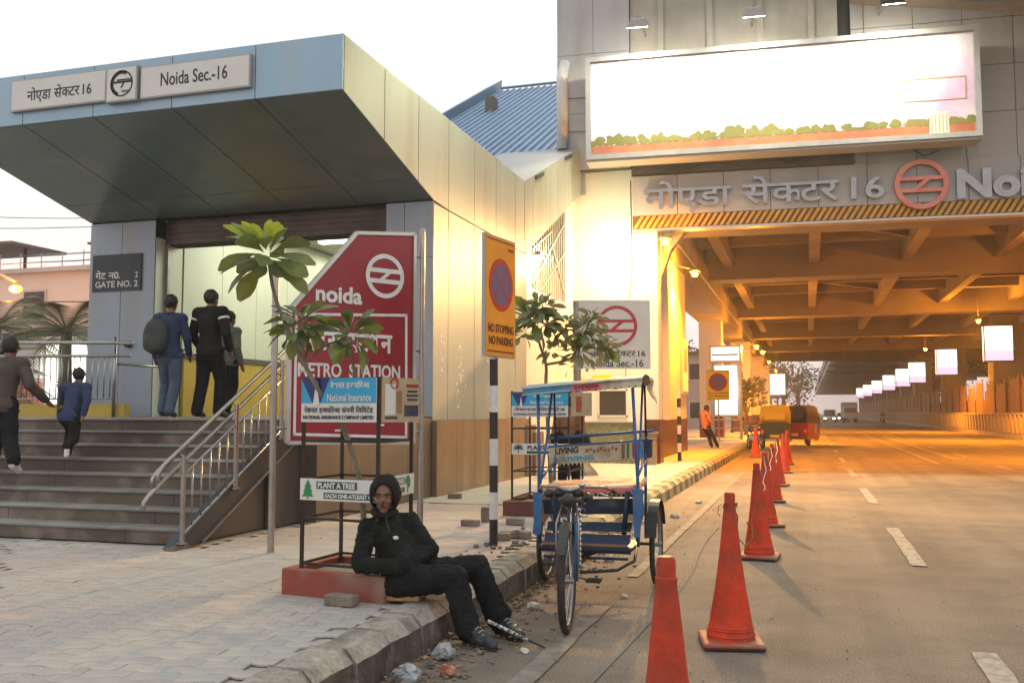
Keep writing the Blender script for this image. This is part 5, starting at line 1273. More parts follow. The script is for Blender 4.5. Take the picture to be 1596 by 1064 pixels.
# zigzag trim below seat edge
b = MB()
for k in range(16): b.prism([(0, 0), (.04, 0), (.02, -.03)], (ox-.18+k*.04, oy+.262, .862), X_, Z_, .004)
b.build('seat_fringe', 'rk_cream', RK)
b = MB(); b.box(ox-.38, ox+.38, oy+.1, oy+.13, .37, .43); b.build('front_sill', 'rk_navy', RK)
for s_ in (-1, 1):
    x = .43*s_
    # side panel
    b = MB(); b.prism([(oy+.22, .84), (oy+.24, .62), (oy+.40, .56), (oy+.60, .62), (oy+.62, .84)], (ox+x-.006*s_, 0, 0), Y_, Z_, .012); b.build('side_panel', 'rk_blue', RK)
    b = MB(); b.hexa([P(x-.025, .15, .50), P(x+.025, .15, .50), P(x+.02, .19, .50), P(x-.025, .19, .50), P(x-.045, .19, .88), P(x+.045, .19, .88), P(x+.04, .225, .88), P(x-.04, .225, .88)]); b.build('corner_panel', 'rk_blue', RK)
    rt([P(x, .22, .42), P(x, .22, .92), P(x*.98, .20, 1.15), P(x*.95, .10, 1.76)], .014, 'front_post')
    rt([P(x*.98, .78, .42), P(x*.98, .80, 1.0), P(x*.98, .88, 1.34)], .014, 'rear_post')
    rt([P(x*.98, .24, .95), P(x*.98, .5, 1.35), P(x*.97, .70, 1.79)], .011, 'hood_stay')
    rt([P(x*.98, .86, 1.30), P(x*.98, .80, 1.76)], .010, 'hood_bow', 'rk_navy')
    rt([P(x, .24, .98), P(x, .55, 1.05), P(x, .82, 1.10)], .012, 'arm_rail')
    # rear mudguards
    b = MB(); vs = []; fs = []; c0 = V(ox+.505*s_, oy+.86, .36)
    for k in range(13):
        t = R(15+k*12); c = c0+(Z_*math.sin(t)-Y_*math.cos(t))*.395; nn = (Z_*math.sin(t)-Y_*math.cos(t))*.006
        vs += [c-X_*.045, c+X_*.045, c+X_*.045+nn, c-X_*.045+nn]
    for k in range(12):
        a = 4*k
        for i in range(4): fs.append((a+i, a+(i+1) % 4, a+4+(i+1) % 4, a+4+i))
    b.add(vs, fs); b.build('rear_mudguard', 'black_vinyl', RK)
rt([P(-.49, .88, 1.34), P(.49, .88, 1.34)], .013, 'back_rail'); rt([P(-.49, .86, 1.26), P(.49, .86, 1.26)], .010, 'back_rail')
rt([P(-.46, .25, .60), P(-.46, .25, .86)], .02, 'panel_post'); rt([P(.30, .26, .50), P(.34, .24, .86)], .022, 'panel_post', 'rk_navy'); rt([P(.42, .24, .46), P(.42, .22, .9)], .014, 'panel_post')
# backrest board with pasted strips and lettering
def pbox(name, m, par, x0, x1, y0, y1, z0, z1): b = MB(); b.hexa([P(x0, y0, z0), P(x1, y0, z0), P(x1, y1, z0), P(x0, y1, z0), P(x0, y0, z1), P(x1, y0, z1), P(x1, y1, z1), P(x0, y1, z1)]); return b.build(name, m, par)
bk = pbox('backrest_board', 'rk_cream', RK, -.48, .40, .83, .85, 1.10, 1.25)
SU = (P(1, 0, 1.2)-P(0, 0, 1.2)).normalized()
yb = oy+.829
for x0, x1, m_ in ((.30, .37, 'ns_red'), (.375, .40, 'rk_lblue'), (.20, .23, 'brown_shirt'), (.25, .27, 'green_ink')): pbox('pasted_strip', m_, bk, x0, x1, .825, .828, 1.105, 1.245)
pbox('side_strip', 'rk_navy', RK, .405, .48, .82, .845, 1.10, 1.27)
text('LIVING', P(-.31, .829, 1.215), SU, Z_, .22, .06, .03, m='rk_navy', parent=bk)
text('LIVING', P(-.20, .829, 1.135), SU, Z_, .30, .045, .03, m='ins_blue', parent=bk)
b = MB()
for k in range(9): b.obox(P(-.12+k*.034, .8265, 1.20+.012*math.sin(k*2)), SU, Y_, Z_, .008+.006*rnd(), .001, .010+.014*rnd())
b.build('worn_print', 'brown_shirt', bk, kind='stuff')
b = MB()
for k in range(22): b.prism([(0, 0), (.04, 0), (.02, -.028)], P(-.48+k*.04, .844, 1.10), SU, Z_, .004)
b.build('board_fringe', 'rk_cream', bk)
# hood: shallow arched cloth in coloured widths
def hoodsheet(x0, x1, m, name, y0=.02, y1=.86):
    b = MB(); ny, nx = 8, 4; vs = []; 
    def zf(x, t): return 1.785+.055*math.sin(math.pi*min(1, t*1.15))**.7-.03*(t) + .006*math.sin(x*30)
    for lay in (0, -.006):
        for j in range(ny+1):
            for i in range(nx+1):
                x = x0+(x1-x0)*i/nx; t = j/ny; vs.append(P(x, y0+(y1-y0)*t, zf(x, t)+lay))
    fs = []; n = (ny+1)*(nx+1)
    for j in range(ny):
        for i in range(nx):
            a = j*(nx+1)+i; fs.append((a, a+1, a+nx+2, a+nx+1)); fs.append((n+a, n+a+nx+1, n+a+nx+2, n+a+1))
    for i in range(nx): fs.append((i+1, i, n+i, n+i+1))
    b.add(vs, fs)
    return b.build(name, m, RK, smooth='auto')
hoodsheet(-.52, -.10, 'rk_lblue', 'hood_cloth'); hoodsheet(-.10, .16, 'rk_pink', 'hood_cloth'); hoodsheet(.16, .50, 'rk_cream', 'hood_cloth')
for x0, x1, m_ in ((-.52, -.10, 'rk_lblue'), (-.10, .16, 'rk_pink'), (.16, .50, 'rk_cream')):
    b = MB(); n = int((x1-x0)/.05); vs = []
    for k in range(n):
        a = x0+(x1-x0)*k/n; c = x0+(x1-x0)*(k+1)/n
        b.prism([(a, 1.785), (a, 1.735), ((a+c)/2, 1.71 if m_ != 'rk_lblue' else 1.73), (c, 1.735), (c, 1.785)], (ox, oy+.018, 0), V(1, 0, .075), Z_, .004)
    b.build('hood_valance', m_, RK)
b = MB()
for k in range(7): b.obox(P(-.06+k*.03, .0125, 1.757), SU, Y_, Z_, .010, .001, .010+.006*rnd())
b.build('worn_print', 'sign_red', RK, kind='stuff')
rt([P(-.53, .015, 1.785), P(-.3, .01, 1.79), P(.2, .01, 1.79), P(.5, .015, 1.785)], .011, 'hood_piping', 'rk_cream'); rt([P(-.53, .015, 1.73), P(-.1, .012, 1.735)], .006, 'hood_piping', 'rk_cream')
# sagging cloth at the right rear of the hood
b = MB(); vs = []; fs = []
for j in range(6):
    for i in range(5):
        t = j/5; s_ = i/4; vs.append(P(.50+.02*math.sin(t*5+s_*3), .45+.42*s_, 1.80-.22*t*(.4+.6*s_)+.012*math.sin(s_*9)))
for j in range(5):
    for i in range(4): a = j*5+i; fs.append((a, a+1, a+6, a+5))
b.add(vs, fs); o = b.build('hood_side_flap', 'rk_cream', RK, smooth=True); s = o.modifiers.new('thick', 'SOLIDIFY'); s.thickness = .006

RK.location = (-1.80, 7.8, .004); RK.rotation_euler = (0, 0, R(2))
# ================================================================== LOOSE THINGS ON THE GROUND
def brick(x, y, z, a, label, m='brick', s=(.11, .055, .035), tilt=0):
    b = MB(); ca_, sa_ = math.cos(R(a)), math.sin(R(a)); b.obox((x, y, z+s[2]), (ca_, sa_, 0), (-sa_, ca_, 0), Z_, *s)
    o = b.build('brick', m, loc=(x, y, z), bevel=.006); tag(o, label, 'brick', 'loose bricks on the pavement'); return o
zb = .245
brick(-3.05, 5.93, zb, -6, 'loose grey brick lying against the front of the red planter')
for i, (px, py, a, lab) in enumerate(((709, 776, 5, 'brown brick by the base of the entrance wall'), (733, 819, -10, 'flat brick left of the striped pole, pulled from the paving'), (757, 812, 80, 'brick set upright just left of the striped pole'),
        (781, 841, 15, 'brick at the foot of the striped pole, right side'), (803, 817, 0, 'loose brick right of the striped pole near the dark planter'), (795, 838, 30, 'half brick closest to the kerb right of the striped pole'), (812, 838, -20, 'small brick piece right of the half brick'))):
    # ground point by similar triangles
    p = at(px, py, 1.0)-V(0, 0, 1.55); t = (zb-1.55)/p.z; x, y = p.x*t, p.y*t
    o = brick(x, y, zb, a, lab, s=(.10, .055, .035) if i != 2 else (.035, .05, .085))
b = MB(); b.obox((-2.70, 6.20, .275), (.97, .2, 0), (-.2, .97, 0), Z_, .115, .09, .016)
tag(b.build('plank', 'wood', loc=(-2.70, 6.2, .26)), 'orange-brown wooden plank the hooded man sits on', 'plank')
b = MB(); b.obox((-2.66, 6.22, .254), (.97, .2, 0), (-.2, .97, 0), Z_, .10, .07, .006); tag(b.build('plank', 'dark_base', loc=(-2.7, 6.22, .25)), 'dark flat board under the orange-brown plank', 'plank')
b = MB(); p0 = V(-2.07, 6.13, .16); p1 = V(-1.70, 6.16, .012)
b.tube([p0, p0.lerp(p1, .75)], [.013, .012], 8); b.tube([p0.lerp(p1, .75), p1], [.009, .007], 8, mi=1)
tag(b.build('walking_stick', ['stick', 'ink'], loc=tuple(p1), smooth=True), 'short stick wrapped in speckled silver tape leaning at the seated man\'s feet', 'stick')
# broken edge rubble: dark hollows and stones along the kerb
b = MB()
for k in range(70):
    y = 7.3+5.4*rnd(); x = -2.72-.45*rnd()**2; s_ = .010+.026*rnd()**2
    b.ell((x, y, .246+s_*.3), (s_*1.4, s_, s_*.6), 6, 4, M3=Matrix.Rotation(rnd()*6, 3, 'Z'))
b.build('kerb_rubble', 'brick', kind='stuff')
# gutter litter
b = MB()
for k in range(800):
    y = 4.4+ (rnd()**1.2)*9; spread = .35 if y < 6.6 else .16
    x = -2.36+abs(random.gauss(0, 1))*spread*.6; z = .008+.05*rnd()**2*(1 if y < 6.3 else .3); s_ = .012+.022*rnd()
    mt = Matrix.Translation((x, y, z)) @ Matrix.Rotation(rnd()*6.28, 4, 'Z') @ Matrix.Rotation(R(50)*(rnd()-.5), 4, 'X')
    b.add([mt @ V(-s_*1.3, 0, 0), mt @ V(0, -s_*.6, s_*.2), mt @ V(s_*1.3, 0, 0), mt @ V(0, s_*.6, s_*.25)], [(0, 1, 2), (0, 2, 3)])
b.build('leaf_litter', 'leaflitter', kind='stuff')
b = MB()
for k in range(220):
    y = 4.4+rnd()*6; x = -2.36+abs(random.gauss(0, 1))*.3; s_ = .006+.014*rnd()
    b.ell((x, y, s_*.5), (s_, s_*.8, s_*.6), 5, 4)
b.build('gutter_grit', 'brick', kind='stuff')
def crumple(x, y, z, r, m, label, name='crumpled_wrapper', cat='litter'):
    b = MB(); b.ell((x, y, z+r*.5), (r, r*.8, r*.55), 14, 10)
    b.v = [tuple(Vector(q)+noise.noise_vector(Vector(q)*26)*r*.5) for q in b.v]
    o = b.build(name, m, loc=(x, y, z)); tag(o, label, cat)
crumple(-2.22, 5.70, .01, .075, 'plastic', 'whitish crumpled bag in the gutter left of the seated man\'s shoe')
crumple(-2.23, 5.15, .01, .085, 'plastic', 'crumpled clear plastic bag lying among dry leaves near the bottom edge')
crumple(-2.05, 5.35, .01, .05, 'red_shirt', 'reddish crumpled wrapper among the dry leaves')
crumple(-1.78, 6.0, .0, .03, 'paper', 'small white stone-like scrap on the road by the stick tip', 'paper_scrap')
crumple(-1.50, 8.0, .0, .035, 'paper', 'white paper scrap on the road below the pedal', 'paper_scrap')
crumple(-2.1, 7.35, .0, .05, 'paper', 'pale scrap in the gutter beside the front wheel', 'paper_scrap')
for i, (x, y) in enumerate(((-1.9, 14.2), (-2.1, 12.1), (-1.8, 16.5), (-2.0, 9.9))):
    crumple(x, y, .0, .06, 'paper', ['pale scrap by the kerb beyond the rickshaw wheel', 'torn paper in the gutter level with the fourth cone', 'far pale scrap near the striped kerb', 'crumpled paper behind the rickshaw'][i], 'paper_scrap')
b = MB(); b.box(-.32, -.22, 4.9, 4.98, .01, .05)
# ================================================================== PEOPLE
import numpy as np
def capsule(b, p, q, r0, r1, n=14):
    p = Vector(p); q = Vector(q); d = q-p; L = d.length
    if L < 1e-5: q = p+V(0, 0, .001); d = q-p; L = d.length
    d.normalize(); pts = []; rs = []
    for k in range(5):
        t = R(90*(k/5)); pts.append(p-d*r0*math.cos(t)); rs.append(max(r0*math.sin(t), r0*.05))
    for k in range(5): pts.append(p+d*L*k/4); rs.append(r0+(r1-r0)*k/4)
    for k in range(1, 6):
        t = R(90*(k/5)); pts.append(q+d*r1*math.sin(t)); rs.append(max(r1*math.cos(t), r1*.05))
    b.tube(pts, rs, n)
def organic(segs, ells, voxel, name, mats, parent, fold=.005, smooth_it=3, fscale=14, hem=None):
    """segs: (p, q, r0, r1, material index); ells: (centre, radii, material index, rot3)"""
    b = MB()
    for p, q, r0, r1, mi in segs: capsule(b, p, q, r0, r1)
    for c, r, mi, M3 in ells: b.ell(c, r, 18, 14, M3=M3)
    me = bpy.data.meshes.new('tmp'); me.from_pydata(b.v, [], b.f); o = bpy.data.objects.new('tmp', me)
    rm = o.modifiers.new('r', 'REMESH'); rm.mode = 'VOXEL'; rm.voxel_size = voxel
    sm = o.modifiers.new('s', 'SMOOTH'); sm.factor = .5; sm.iterations = smooth_it
    me2 = evaluate(o)
    bpy.data.objects.remove(o); bpy.data.meshes.remove(me)
    nv = len(me2.vertices); co = np.empty(nv*3); me2.vertices.foreach_get('co', co); co = co.reshape(-1, 3)
    def nearest(pts):
        best = np.full(len(pts), 1e9); idx = np.zeros(len(pts), int)
        for p, q, r0, r1, mi in segs:
            p = np.array(p); q = np.array(q); d = q-p; L2 = max((d*d).sum(), 1e-9)
            t = np.clip(((pts-p)@d)/L2, 0, 1); dist = np.linalg.norm(pts-(p+t[:, None]*d), axis=1)-(r0+(r1-r0)*t)
            w = dist < best; best[w] = dist[w]; idx[w] = mi
        for c, r, mi, M3 in ells:
            l = pts-np.array(c)
            if M3: l = l@np.array(M3)
            r = np.array(r if isinstance(r, (tuple, list)) else (r, r, r)); k = np.linalg.norm(l/r, axis=1); dist = (k-1)*r.min()
            w = dist < best; best[w] = dist[w]; idx[w] = mi
        return idx
    vi = nearest(co)
    if fold:
        me2.update()
        nr = np.array([tuple(q.vector) for q in me2.vertex_normals]); f = np.zeros(nv)
        for i in range(nv):
            if mats[vi[i]] in ('skin', 'hair'): continue
            c = Vector(co[i]); f[i] = noise.noise(Vector((c.x*fscale, c.y*fscale, c.z*fscale*.55)))+.5*noise.noise(c*fscale*2.3)
        co = co+nr*(f*fold)[:, None]; me2.vertices.foreach_set('co', co.ravel()); me2.update()
    fc = np.array([tuple(p.center) for p in me2.polygons]); fi = nearest(fc)
    if hem is not None: fi[(fi == 0) & (fc[:, 2] < hem)] = 1
    for m in mats: me2.materials.append(M[m])
    me2.polygons.foreach_set('material_index', fi.tolist()); me2.polygons.foreach_set('use_smooth', [True]*len(me2.polygons))
    off = Vector((0, 0, 0)); q = parent
    while q is not None: off += q.location; q = q.parent
    me2.transform(Matrix.Translation(-off)); me2.name = name
    ob = bpy.data.objects.new(name, me2); COL.objects.link(ob); ob.parent = parent; return ob
def person(label, base, head_deg, J, mats, hair=True, scale=1.0, shoe='shoe', group=None, voxel=.014, hood=False, sleeve=True, head_fwd=None, hands=True, fat=1.0, fold=.005):
    """J: joints in metres in the person's own frame: x right, y ahead, z up, from the point between the feet"""
    T = thing('person', label, 'person', base, group); a = R(head_deg); cs, sn = math.cos(a), math.sin(a)
    def w(p): x, y, z = [c*scale for c in p]; return V(base[0]+x*cs-y*sn, base[1]+x*sn+y*cs, base[2]+z)
    j = {k: w(p) for k, p in J.items()}; s = scale
    TOP, BOT, SK, SH, ARM = 0, 1, 2, 3, 4
    f = fat; hemz = j['pelvis'].z-.085*s
    seg = [(j['pelvis'], j['waist'], .125*s*f, .115*s*f, TOP), (j['waist'], j['chest'], .125*s*f, .140*s*f, TOP), (j['shL'], j['shR'], .082*s*f, .082*s*f, TOP), (j['pelvis']-V(.05*cs, .05*sn, .02)*s, j['pelvis']+V(.05*cs, .05*sn, -.02)*s, .128*s*f, .128*s*f, TOP),
           (j['chest'], j['neck'], .10*s, .055*s, TOP), (j['neck'], j['head'], .052*s, .05*s, SK), (j['hipL'], j['hipR'], .10*s*f, .10*s*f, BOT)]
    mid = (j['shL']+j['shR'])/2
    for q in 'LR':
        seg += [(j['chest'], j['sh'+q], .10*s*f, .07*s*f, TOP), (j['sh'+q], j['el'+q], .066*s*f, .058*s*f, ARM), (j['el'+q], j['wr'+q], .056*s*f, .044*s*f, ARM if sleeve else SK),
                (j['hip'+q], j['kn'+q], .098*s*f, .076*s*f, BOT), (j['kn'+q], j['an'+q], .074*s*f, .066*s*f, BOT), (j['an'+q], j['toe'+q], .045*s, .036*s, SH)]
        heel = j['an'+q]+(j['an'+q]-j['toe'+q])*.22; heel.z = min(heel.z, (j['an'+q].z+j['toe'+q].z)/2)
        seg.append((heel, j['toe'+q], .038*s, .038*s, SH))
        if hands:
            d = (j['wr'+q]-j['el'+q]).normalized(); h0 = j['wr'+q]+d*.02*s; h1 = j['wr'+q]+d*.09*s
            seg.append((h0, h1, .028*s, .030*s, SK)); side = d.cross(V(-sn, cs, 0)).normalized()
            fwd = V(-sn, cs, 0)
            for k in range(4):
                o_ = fwd*(.026-.017*k)*s; L = (.075, .082, .076, .06)[k]*s
                m1 = h1+o_+d*L*.5+side*(.006)*s; seg += [(h1+o_, m1, .0105*s, .010*s, SK), (m1, m1+d*L*.45+(mid-h1).normalized()*.012*s, .010*s, .008*s, SK)]
            seg.append((h0+d*.02*s+fwd*.028*s, h0+d*.07*s+fwd*.055*s, .012*s, .010*s, SK))
    hd = (head_fwd and Vector(head_fwd).normalized()) or V(-sn, cs, 0); rt_ = hd.cross(Z_).normalized(); up_ = rt_.cross(hd)
    H3 = Matrix((rt_, hd, up_)).transposed(); hc = j['head']
    def hp(x, y, z): return hc+(rt_*x+hd*y+up_*z)*s
    el = [(hp(0, 0, .035), (.076*s, .095*s, .10*s), SK, H3), (hp(0, .022, -.035), (.058*s, .07*s, .075*s), SK, H3), (hp(0, .052, -.085), (.03*s, .035*s, .025*s), SK, H3)]
    el += [(hp(0, .098, -.012), (.014*s, .02*s, .022*s), SK, H3), (hp(0, .078, .03), (.05*s, .022*s, .012*s), SK, H3), (hp(0, .085, -.055), (.026*s, .014*s, .010*s), SK, H3),
           (hp(.078, -.005, .0), (.012*s, .024*s, .034*s), SK, H3), (hp(-.078, -.005, .0), (.012*s, .024*s, .034*s), SK, H3), (hp(.036, .07, -.02), (.022*s, .02*s, .02*s), SK, H3), (hp(-.036, .07, -.02), (.022*s, .02*s, .02*s), SK, H3)]
    seg.append((j['waist'], j['pelvis']-Z_*.05*s, .13*s*f, .142*s*f, TOP))
    body = organic(seg, el, voxel*s, 'body', mats+[shoe, mats[0]], T, fold=fold, smooth_it=2, hem=hemz)
    sd3 = V(cs, sn, 0); fd3 = V(-sn, cs, 0); c3 = V(j['pelvis'].x, j['pelvis'].y, hemz+.012*s)
    b = MB(); b.tube([c3+sd3*math.cos(t)*.175*s*f+fd3*math.sin(t)*.140*s*f+Z_*.006*math.sin(3*t) for t in [2*math.pi*k/24 for k in range(24)]], .013*s, 6, closed=True); b.build('jacket_hem', mats[0], T, smooth=True)
    b = MB(); c3 = j['neck']+Z_*.012*s; b.tube([c3+sd3*math.cos(t)*.066*s+fd3*math.sin(t)*.066*s for t in [2*math.pi*k/16 for k in range(16)]], .014*s, 6, closed=True); b.build('collar', mats[0], T, smooth=True)
    for q in (-1, 1):
        b = MB(); b.ell(hp(.031*q, .083, .012), (.013*s, .010*s, .008*s), 10, 8, M3=H3); ey = b.build('eye', 'sign_white', T, smooth=True)
        b = MB(); b.ell(hp(.031*q, .091, .012), (.0058*s, .004*s, .006*s), 8, 6, M3=H3); b.build('iris', 'hair', ey, smooth=True)
        b = MB(); b.tube([hp(.012*q, .098, .030), hp(.032*q, .096, .036), hp(.052*q, .082, .030)], .0045*s, 5); b.build('eyebrow', 'hair', T)
    b = MB(); b.tube([hp(-.02, .097, -.055), hp(0, .101, -.054), hp(.02, .097, -.055)], .0028*s, 5); b.build('mouth_line', 'sign_red', T)
    if hair:
        b = MB(); c = hp(0, -.014, .052); b.ell(c, (.094*s, .110*s, .106*s), 22, 16, M3=H3)
        keep = []; 
        for fc in b.f:
            m_ = sum((Vector(b.v[i]) for i in fc), Vector())/len(fc)-hc; y = m_.dot(hd)/s; z = m_.dot(up_)/s
            if (y > .045 and z < .075) or z < -.055+.0*y or (y > .0 and z < .02 and abs(m_.dot(rt_)) > .05 and y > .02): continue
            keep.append(fc)
        b.f = keep; b.m = [0]*len(keep)
        b.v = [tuple(Vector(q)+noise.noise_vector(Vector(q)*38)*.011) for q in b.v]
        h = b.build('hair', 'hair', T, smooth=True); so_ = h.modifiers.new('thick', 'SOLIDIFY'); so_.thickness = .012*s; so_.offset = -1
    return T, j, hp, H3
def stand(**k):
    J = dict(pelvis=(0, 0, .93), waist=(0, 0, 1.08), chest=(0, -.01, 1.30), neck=(0, -.01, 1.47), head=(0, .01, 1.60), shL=(-.17, -.01, 1.40), shR=(.17, -.01, 1.40),
             elL=(-.22, -.04, 1.12), elR=(.22, -.04, 1.12), wrL=(-.23, .04, .88), wrR=(.23, .04, .88), hipL=(-.085, 0, .90), hipR=(.085, 0, .90), knL=(-.10, .02, .49), knR=(.10, .02, .49),
             anL=(-.10, -.01, .085), anR=(.10, -.01, .085), toeL=(-.12, .15, .038), toeR=(.12, .15, .038))
    J.update(k); return J
LZ = 1.472
# three people walking away into the gate
T, j, hp, H3 = person('man in navy shirt and blue jeans with a backpack walking into the gate', (-8.50, 11.25, LZ), 12, stand(knL=(-.09, .10, .50), anL=(-.09, .02, .10), toeL=(-.10, .17, .05), knR=(.10, -.02, .48), anR=(.10, -.18, .10), toeR=(.11, -.03, .04), elR=(.24, .02, 1.13), wrR=(.22, .14, .92)), ['shirt_blue', 'jean', 'skin'], scale=.985, fat=1.08)
def pt(base, deg, p, s=1):
    a = R(deg); return V(base[0]+(p[0]*math.cos(a)-p[1]*math.sin(a))*s, base[1]+(p[0]*math.sin(a)+p[1]*math.cos(a))*s, base[2]+p[2]*s)
bp_ = lambda x, y, z: pt((-8.50, 11.25, LZ), 12, (x, y, z), .985)
BG = thing('backpack', 'full black backpack slung on the left shoulder of the man in blue', 'backpack', tuple(bp_(-.12, -.22, .95)))
organic([], [(bp_(-.12, -.20, 1.14), (.19, .13, .25), 0, None), (bp_(-.13, -.26, 1.04), (.15, .10, .15), 0, None)], .016, 'pack', ['bag'], BG, fold=.006)
for s_ in (-1, 1): b = MB(); b.tube([bp_(-.12+.10*s_, -.14, 1.36), bp_(-.08+.09*s_, .0, 1.485), bp_(-.06+.10*s_, .12, 1.36), bp_(-.08+.12*s_, .10, 1.1)], .016, 6); b.build('strap', 'bag', BG, smooth=True)
T, j, hp, H3 = person('tall man in a black jacket with white armbands and black trousers walking away', (-8.02, 11.5, LZ), -4, stand(shL=(-.20, -.01, 1.43), shR=(.20, -.01, 1.43), elL=(-.28, -.02, 1.14), elR=(.28, -.02, 1.14), wrL=(-.24, .10, .95), wrR=(.24, .10, .95), knL=(-.10, -.02, .49), anL=(-.10, -.12, .09), toeL=(-.11, .03, .038), knR=(.10, .12, .51), anR=(.11, .06, .09), toeR=(.12, .21, .038)), ['jacket_blk', 'trouser_blk', 'skin'], scale=1.03, fat=1.16, group=None)
for q in ('L', 'R'):
    b = MB(); a_, c_ = j['sh'+q], j['el'+q]; p_ = a_.lerp(c_, .28); d_ = (c_-a_).normalized(); b.tube([p_-d_*.014, p_+d_*.014], .080, 16); b.build('white_armband', 'white_paint', T)
person('smaller person in a grey top half hidden behind the tall man at the gate', (-8.45, 12.6, LZ), -8, stand(knL=(-.09, .12, .50), anL=(-.09, .05, .10), toeL=(-.1, .2, .05), anR=(.1, -.15, .12), toeR=(.1, -.01, .05)), ['grey_cloth', 'trouser_blk', 'skin'], scale=.93)
# man running up the left end of the steps
T, j, hp, H3 = person('person in dark clothes climbing the steps at the left edge of the view', (-9.0, 8.85, .70), 25, stand(pelvis=(0, .0, .90), waist=(0, .06, 1.04), chest=(0, .14, 1.25), neck=(0, .18, 1.41), head=(0, .22, 1.53), shL=(-.17, .14, 1.35), shR=(.17, .14, 1.35),
    elL=(-.24, .0, 1.12), wrL=(-.22, .2, .98), elR=(.30, .02, 1.12), wrR=(.42, .16, .96), knL=(-.1, .22, .58), anL=(-.1, .08, .24), toeL=(-.1, .22, .19), knR=(.16, -.12, .50), anR=(.30, -.38, .30), toeR=(.32, -.28, .18)), ['dim_cloth', 'trouser_blk', 'skin'], scale=1.04, shoe='white_shoe', fat=1.1)
person('child in dark clothes running up the steps beside the adult at the left edge', (-8.28, 9.16, .86), 20, stand(pelvis=(0, .0, .88), waist=(0, .08, 1.02), chest=(0, .18, 1.22), neck=(0, .24, 1.38), head=(0, .30, 1.50), shL=(-.17, .18, 1.32), shR=(.17, .18, 1.32),
    elL=(-.24, .30, 1.10), wrL=(-.16, .46, 1.22), elR=(.26, .0, 1.12), wrR=(.24, -.08, .90), knL=(-.1, .30, .66), anL=(-.1, .18, .30), toeL=(-.1, .33, .27), knR=(.12, -.14, .50), anR=(.16, -.46, .42), toeR=(.17, -.50, .27)), ['shirt_blue', 'trouser_blk', 'skin'], scale=.74, shoe='white_shoe', fat=1.1)
# person standing beyond the rickshaw by the far tree guard
T, j, hp, H3 = person('person in a brown top, black jacket round the waist, standing behind the rickshaw', (-3.18, 12.95, PZ), 10, stand(knL=(-.1, -.02, .5), anL=(-.13, -.12, .1), toeL=(-.14, .02, .04), anR=(.13, .12, .09), toeR=(.14, .26, .04), head=(0, .06, 1.58)), ['brown_shirt', 'trouser_blk', 'skin'], scale=.90, shoe='white_shoe')
jw = lambda x, y, z: pt((-3.18, 12.95, PZ), 10, (x, y, z), .9)
JK = thing('tied_jacket', 'black jacket bundled round the waist of the person behind the rickshaw', 'jacket', tuple(jw(0, 0, .9)))
organic([(jw(-.19, 0, 1.02), jw(.19, 0, 1.02), .13, .13, 0), (jw(-.20, -.05, .85), jw(.22, -.05, .95), .12, .12, 0), (jw(-.24, -.02, 1.05), jw(-.24, -.05, .75), .07, .05, 0)], [], .016, 'cloth', ['jacket_blk'], JK, fold=.014)
# person leaning on the orange pier
T, j, hp, H3 = person('person in a red checked shirt leaning back against the orange pier, looking down', (-3.30, 35.2, PZ), -50, stand(pelvis=(0, -.28, .80), waist=(0, -.33, .93), chest=(0, -.34, 1.14), neck=(0, -.30, 1.30), head=(0, -.22, 1.41), shL=(-.17, -.34, 1.24), shR=(.17, -.34, 1.24), elL=(-.22, -.24, .98), elR=(.22, -.24, .98), wrL=(-.06, -.06, 1.06), wrR=(.06, -.06, 1.06), hipL=(-.09, -.28, .78), hipR=(.09, -.28, .78), knL=(-.1, -.08, .42), knR=(.1, -.02, .42), anL=(-.1, .02, .09), anR=(.1, .14, .09), toeL=(-.11, .16, .04), toeR=(.11, .28, .04)), ['red_shirt', 'trouser_blk', 'skin'], sleeve=False, shoe='white_shoe')
boxpart('x', 'base_tile', None, 0, .01, 0, .01, 0, .01)
bpy.data.objects.remove(bpy.data.objects['x'])

